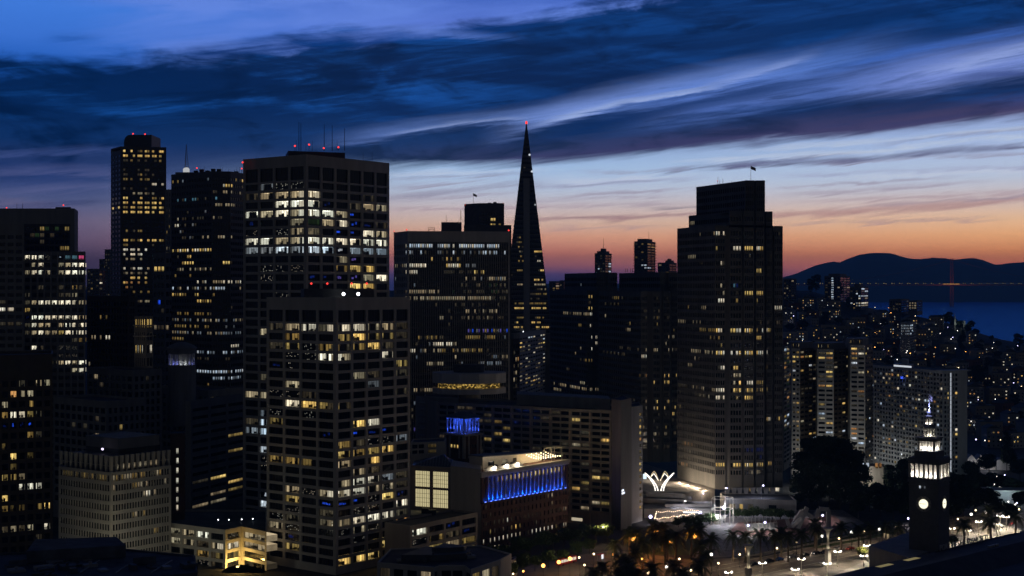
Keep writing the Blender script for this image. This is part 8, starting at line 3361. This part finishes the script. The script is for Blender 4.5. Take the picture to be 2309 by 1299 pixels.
        b.tube([(a.x - gf.location.x, a.y - gf.location.y, 3.3), (c.x - gf.location.x, c.y - gf.location.y, 3.3)], 0.09)
        b.build('rail', M['post'], gf)
    b = MB()
    b.prism([(v.x - gf.location.x, v.y - gf.location.y) for v in q], 0.02, 0.1)
    b.build('floor', M['granite'], gf)
    for px, py, D in ((1687, 1187, 684), (1725, 1180, 690)):
        lamp('single', px, py, 4.0, 'globe_violet', (0.92, 0.95, 1.0), 9000, ('left' if px < 1700 else 'right') + ' of the two dazzling floods by the glass fence', 'floods by the glass fence', 0.55, DZ(py, 4.0))

    # fountain of broken square concrete tubes
    fo = thing('concrete_fountain', 'sculptural fountain of leaning square concrete tubes and an arch', 'fountain', (X(1828, 685), 685, 0))
    conc = M['concrete']
    for k, (p0, p1, s) in enumerate((((-9, 2, 0), (-4, 0, 8.5), 2.0), ((-6.5, -1, 0), (-1.5, 1, 10), 1.9), ((-4, 1.2, 8.3), (2.2, 1.0, 4.5), 1.9), ((0.5, 0, 0), (4.2, 0.5, 9.2), 1.9), ((4.2, 0.5, 9.4), (8.8, 0.5, 9.0), 1.9), ((8.6, 0.5, 9.0), (8.8, 0.3, 0), 1.9), ((-9.5, -2, 1), (-5, -3, 5.5), 1.6), ((-10, 1, 0), (-11.5, 0.4, 4.5), 1.6))):
        p0, p1 = Vector(p0), Vector(p1)
        t = (p1 - p0).normalized()
        sd = t.cross(Vector((0, 1, 0))).normalized() * s / 2
        up = Vector((0, 1, 0)) * s / 2
        b = MB()
        b.hexa([tuple(p0 - sd - up), tuple(p0 + sd - up), tuple(p0 + sd + up), tuple(p0 - sd + up), tuple(p1 - sd - up), tuple(p1 + sd - up), tuple(p1 + sd + up), tuple(p1 - sd + up)])
        b.build('concrete_tube', conc, fo)
    point_light('fountain_lamp', (X(1806, 676), 676, 5), (0.9, 0.92, 1.0), 120, 0.4)
    # a few bright spots of the dark restaurant floor front
    b = MB()


podium()


# ------------------------------------------------------------------ hillside: houses, trees, lamps
def hillside():
    rr = random.Random(77)
    wallm = [mat('house_wall_pale', (0.55, 0.53, 0.49), 0.85, 0.12, 0.4), mat('house_wall_grey', (0.34, 0.34, 0.34), 0.85, 0.12, 0.4), mat('house_wall_ochre', (0.42, 0.34, 0.24), 0.85, 0.12, 0.4), mat('house_wall_red', (0.20, 0.09, 0.07), 0.85, 0.12, 0.4)]
    roofm = mat('house_roof', (0.11, 0.108, 0.105), 0.9, 0.2, 0.5)
    # a handful of house shapes, each wall with real openings
    protos = []
    for v in range(8):
        r = random.Random(300 + v)
        w_, h_, dp = r.choice((8, 10, 13, 17)), r.choice((7, 9, 11, 14)), r.choice((10, 13))
        m = wallm[v % 4]
        b = MB()
        b.box(-w_ / 2, w_ / 2, -dp / 2, dp / 2, -6, h_)
        wall = b.mesh('wall', m)
        b = MB()
        if v % 2:
            b.v = [(-w_ / 2 - 0.3, -dp / 2 - 0.3, h_), (w_ / 2 + 0.3, -dp / 2 - 0.3, h_), (w_ / 2 + 0.3, dp / 2 + 0.3, h_), (-w_ / 2 - 0.3, dp / 2 + 0.3, h_), (0, -dp / 2 - 0.3, h_ + w_ * 0.22), (0, dp / 2 + 0.3, h_ + w_ * 0.22)]
            b.f = [(0, 1, 4), (1, 2, 5, 4), (2, 3, 5), (3, 0, 4, 5)]
            b.mi = [0] * 4
        else:
            b.box(-w_ / 2 - 0.2, w_ / 2 + 0.2, -dp / 2 - 0.2, dp / 2 + 0.2, h_, h_ + 0.5)
            b.box(-w_ * 0.2, w_ * 0.1, -1.5, 2, h_ + 0.501, h_ + 2.4)
        roof = b.mesh('roof', roofm)
        variants = []
        for q in range(6):
            b = MB()
            b.cols, b.uv = [], []
            nf, nw = max(2, int(h_ / 3.1)), max(2, int(w_ / 3.0))
            k = 0
            for j in range(nf):
                for i in range(nw):
                    x0 = -w_ / 2 + (i + 0.28) * w_ / nw
                    z0 = j * 3.1 + 0.9
                    c = r.choice('WYYywWCoo') if r.random() < 0.30 else '.'
                    lq = light_of(c, r)
                    lv = lq[3] * 1.25
                    b.face([(x0, -dp / 2 - 0.04, z0), (x0 + 1.1, -dp / 2 - 0.04, z0), (x0 + 1.1, -dp / 2 - 0.04, z0 + 1.25), (x0, -dp / 2 - 0.04, z0 + 1.25)])
                    b.cols += [lq[0] * lv, lq[1] * lv, lq[2] * lv, 1]
                    b.uv += [k + 0.02, 0, k + 0.98, 0, k + 0.98, 1, k + 0.02, 1]
                    k += 1
            variants.append(b.mesh('window', M['pane_many']))
        protos.append((wall, roof, variants, w_))
    names = ['pale', 'grey', 'ochre', 'dark red']

    def slope(q): return 'lower' if q < 1150 else 'middle' if q < 1380 else 'upper' if q < 1620 else 'topmost'
    n = 0
    D = 985.0
    while D < 1900 and n < 290:
        px = 1772 + rr.uniform(0, 14)
        while px < 2318 and n < 290:
            v = rr.randrange(8)
            wall, roof, variants, w_ = protos[v]
            step = (w_ + rr.uniform(1.0, 7.0)) / D * F
            x = X(px, D + rr.uniform(-14, 14))
            y = D + rr.uniform(-14, 14)
            pxx = PX(x, y)
            z = terrain(x, y)
            dr = interp(pxx, RIDGE_D)
            hidden = (D < 1100 and pxx < 2190)           # behind the apartment slab
            if y < dr + (20 if pxx < 1950 else -70) and not hidden and z > 0.5 and rr.random() < 0.90:
                root = thing('house', names[v % 4] + (' gabled' if v % 2 else ' flat-roofed') + ' house with lit windows on the ' + slope(D) + ' slope', 'house', (x, y, z), names[v % 4] + (' gabled' if v % 2 else ' flat-roofed') + ' houses on the ' + slope(D) + ' slope', rr.uniform(-0.5, 0.5))
                for nm, me in (('wall', wall), ('roof', roof), ('window', rr.choice(variants))):
                    o = bpy.data.objects.new(nm, me)
                    col.objects.link(o)
                    o.parent = root
                    if nm == 'window':
                        o['kind'] = 'stuff'
                n += 1
            px += step
        D += 44 + (D - 985) * 0.035
    for k in range(110):
        px = rr.uniform(1775, 2315)
        D = rr.uniform(985, 1880) if k > 30 or px > 1940 else interp(px, RIDGE_D) + rr.uniform(-60, 10)
        if D < 1080 and px < 2190:
            continue
        x = X(px, D)
        tree(rr.choice(('broad', 'broad', 'tall2', 'column')), x, D, rr.uniform(0.5, 0.85), 'dark tree between houses on the ' + slope(D) + ' slope', 'trees on the ' + slope(D) + ' slope')
    for k, (px, D, s) in enumerate(((2118, 1800, 0.9), (2132, 1795, 1.05), (2150, 1780, 0.9), (2165, 1770, 0.9), (2185, 1750, 0.75), (2200, 1740, 0.7), (2100, 1810, 0.75), (2250, 1680, 0.7))):
        tree('broad', *at(px, D), s, 'dark tree on the hill crest outlined against the bay', 'trees on the hill crest')
    for k in range(120):
        px = rr.uniform(1772, 2312)
        D = 985 + 900 * rr.random() ** 1.2
        if D < 1090 and px < 2190 or D > interp(px, RIDGE_D):
            continue
        m, c = rr.choice((('globe', WHITE), ('globe', WHITE), ('globe_warm', WRM), ('globe_sodium', SOD), ('globe_violet', VIO)))
        lamp('single', px, 0, 8.0 if D < 1300 else 10.0, m, c, 0 if k % 4 else 1500, {'globe': 'white', 'globe_warm': 'warm', 'globe_sodium': 'orange', 'globe_violet': 'bluish'}[m] + ' street lamp between hillside houses', {'globe': 'white', 'globe_warm': 'warm', 'globe_sodium': 'orange', 'globe_violet': 'bluish'}[m] + ' lamps on the hill', rr.uniform(0.28, 0.5), D)
    # bright block and church on the slope
    far_block('hillside block with a dense bright grid of white windows', 2030, 2066, 728, 1560, 40, wallm[0], [(2030, 2058, 725, 755, .9, 'C'), (2058, 2068, 725, 755, .2, 'C')], 10, floor_h=3.0, limit=60)
    D = 1450
    D = min(range(1200, 1900, 10), key=lambda q: abs(terrain(X(2153, q), q) + 3 - Z(740, q)))
    ch = thing('church', 'church with floodlit pale twin spires on the hill above the apartments', 'church', (X(2153, D), D, terrain(X(2153, D), D)))
    zb = ch.location.z
    for px, y0, y1 in ((2153, 704, 732), (2174, 721, 731)):
        x = X(px, D) - ch.location.x
        zt, z1 = Z(y0, D), Z(y1, D)
        b = MB()
        hw = 1.25
        b.v = [(x - hw, -hw, -4), (x + hw, -hw, -4), (x + hw, hw, -4), (x - hw, hw, -4)] + [(x - hw, -hw, z1 - zb + 3), (x + hw, -hw, z1 - zb + 3), (x + hw, hw, z1 - zb + 3), (x - hw, hw, z1 - zb + 3), (x, 0, zt - zb)]
        b.f = [(i, (i + 1) % 4, 4 + (i + 1) % 4, 4 + i) for i in range(4)] + [(4 + i, 4 + (i + 1) % 4, 8) for i in range(4)]
        b.mi = [0] * 8
        b.build('spire', M['white_wall'], ch)
        point_light('spire_flood', (X(px, D) + 1, D - 6, z1 + 2), (0.75, 0.95, 0.9), 220, 0.5)
    b = MB()
    x1 = X(2174, D) - ch.location.x
    b.box(-1, x1 + 1, 2, 14, -4, Z(733, D) - zb)
    b.build('nave', M['white_wall'], ch)
    # white gabled row, low lit building and pier sheds
    D = 905
    gr = thing('gabled_houses', 'white house front with three pointed gables beside the apartment slab', 'house', (X(2180, D), D, 0))
    for k in range(3):
        x0 = k * 6.2
        b = MB()
        b.v = [(x0, 0, 0), (x0 + 6, 0, 0), (x0 + 6, 0, 6.6), (x0 + 3, 0, 9.6), (x0, 0, 6.6)]
        b.v += [(x, 8, z) for x, y, z in b.v]
        b.f = [(0, 1, 2, 3, 4), (9, 8, 7, 6, 5)] + [(i, 5 + i, 5 + (i + 1) % 5, (i + 1) % 5) for i in range(5)]
        b.mi = [0] * 7
        b.build('gable_wall', M['white_wall'], gr)
        for xx in (1.2, 3.6):
            b = MB()
            b.box(x0 + xx, x0 + xx + 1.1, -0.05, -0.01, 3.2, 6.0)
            b.build('window', M['black'], gr)
    for k in range(3):
        point_light('gable_lamp', (gr.location.x + 3 + 6.2 * k, D - 5, 3.0), (0.85, 0.88, 1.0), 420, 0.4)
        lamp('single', 2190 + 10 * k, 0, 2.6, 'globe_violet', VIO, 0, 'small bright blue-white lamp in front of the white gables', 'lamps in front of the gables', 0.42, D - 6)
    side = thing('low_building', 'blank pale wing right of the white gabled house', 'building', (X(2232, D), D, 0))
    block(side, [Vector((X(p, q), q)) for p, q in ((2247, D), (2290, D - 4), (2292, D + 10), (2247, D + 12))], 0, 6.5, M['concrete'], 'wall')
    pool = thing('low_building', 'small low white-lit building between the tree clump and the apartment slab', 'building', (X(1915, 868), 868, 0))
    block(pool, [Vector((X(p, q), q)) for p, q in ((1907, 866), (1950, 858), (1954, 874), (1908, 880))], 0, Z(990, 866) * 0 + 22.5, M['white_wall'], 'wall')
    point_light('wall_flood', (X(1912, 858), 858, 20), (0.9, 0.95, 1.0), 1500, 0.4)
    for k in range(8):          # street-level floods that wash the lower balconies
        px = 1955 + k * 20
        D = 905 - k * 9
        if k % 2 == 0:
            point_light('courtyard_flood', (X(px, D), D, 9), (0.85, 0.92, 0.95), 900, 0.5)
    house = thing('low_house', 'low house with a bright red-orange lit porch left of the columnar trees', 'house', (X(1960, 800), 800, 0))
    block(house, [Vector((X(p, q), q)) for p, q in ((1938, 806), (1992, 800), (1994, 815), (1940, 820))], 0, 15.0, M['tan'], 'wall')
    for k, (px, c) in enumerate(((1946, 'C'), (1954, 'C'), (1974, 'o'), (1982, 'o'))):
        o = bpy.data.objects.new('window', unit_pane('pane'))
        col.objects.link(o)
        o.parent = house
        o.location = (X(px, 799) - house.location.x, 799.5 - house.location.y, Z(1056, 799))
        o.scale = (1.5, 1, 3.0)
        q = light_of(c)
        o.color = (q[0], q[1], q[2], q[3] / 4)
    for k, (p0, p1, y0, D, lab) in enumerate(((2226, 2330, 1103, 760, 'nearer pale pier shed roof at the right edge'), (2186, 2260, 1088, 810, 'farther dim pier shed roof behind the trees at right'))):
        z = Z(y0, D)
        sh = thing('pier_shed', lab, 'building', (X(p0, D), D, 0), 'pier sheds')
        wd = X(p1, D) - X(p0, D)
        b = MB()
        b.box(0, wd, 0, 14, 0, z - 1.2)
        b.build('wall', M['concrete'], sh)
        b = MB()
        b.hexa([(-0.8, -1, z - 1.2), (wd + 0.8, -1, z - 1.2), (wd + 0.8, 15, z - 1.2), (-0.8, 15, z - 1.2), (-0.8, -1, z - 0.6), (wd + 0.8, -1, z - 0.6), (wd + 0.8, 8, z), (-0.8, 8, z)])
        b.build('roof', M['white_wall'], sh)
        point_light('shed_lamp', (X(p0, D) + wd * 0.4, D - 6, 7), (0.6, 0.85, 1.0), 1300, 0.5)
    for px, py, D, wt in ((150, 0, 556, 1500), (225, 0, 552, 1500), (300, 0, 556, 1500), (372, 0, 566, 900)):
        lamp('single', px, py, 7.5, 'globe_warm', (1.0, 0.88, 0.62), 0, 'street lamp at the foot of the cream office block', 'lamps by the cream office', 0.4, D)
        point_light('street_lamp_light', (X(px, D), D, 9.0), (0.95, 0.92, 0.72), wt, 0.4)
    for px, D, wt in ((1794, 818, 2600), (1862, 806, 2600), (1932, 798, 4200), (1956, 830, 2500)):
        lamp('single', px, 0, 8.0, 'globe', WHITE, 0, 'white lamp at the foot of the pale apartment towers', 'lamps by the apartment towers', 0.4, D)
        point_light('street_lamp_light', (X(px, D), D, 9.4), (0.95, 0.95, 0.9), wt, 0.4)
    rr2 = random.Random(8)
    for k in range(16):       # light points in the dark park right of the clock tower and round the cross street
        px, D = rr2.choice(((rr2.uniform(2190, 2305), rr2.uniform(820, 960)), (rr2.uniform(1930, 2040), rr2.uniform(770, 850)), (rr2.uniform(2240, 2309), rr2.uniform(720, 800))))
        m, c = rr2.choice((('globe', WHITE), ('globe_violet', VIO), ('globe_warm', WRM)))
        lamp('single', px, 0, 5.5, m, c, 500, {'globe': 'white', 'globe_warm': 'warm', 'globe_violet': 'bluish'}[m] + ' lamp on a dark post among the park trees', {'globe': 'white', 'globe_warm': 'warm', 'globe_violet': 'bluish'}[m] + ' lamps among the park trees', 0.36, D)


hillside()


# ------------------------------------------------------------------ labels that single out the members of small rows
ORD = ['leftmost', 'second', 'third', 'fourth', 'fifth', 'sixth', 'seventh', 'eighth', 'ninth', 'tenth', 'eleventh', 'twelfth', 'thirteenth', 'fourteenth', 'fifteenth', 'sixteenth', 'seventeenth', 'eighteenth', 'nineteenth', 'twentieth',
       'twenty-first', 'twenty-second', 'twenty-third', 'twenty-fourth', 'twenty-fifth', 'twenty-sixth', 'twenty-seventh', 'twenty-eighth', 'twenty-ninth', 'thirtieth']
for t_ in ('thirty', 'forty', 'fifty'):
    ORD += [t_ + '-' + q for q in ('first', 'second', 'third', 'fourth', 'fifth', 'sixth', 'seventh', 'eighth', 'ninth')] + [{'thirty': 'fortieth', 'forty': 'fiftieth', 'fifty': 'sixtieth'}[t_]]
by = {}
for o in col.objects:
    if o.parent is None and o.get('group') and o.get('label'):
        by.setdefault((o['group'], o['label']), []).append(o)
for (g_, l_), os_ in by.items():
    if 1 < len(os_) <= 60 :
        os_.sort(key=lambda o: PX(o.location.x, o.location.y))
        for k, o in enumerate(os_):
            o['label'] = (ORD[k] + (' ' if k == 0 else ' from the left: ') + l_) if len(l_.split()) <= 11 else l_
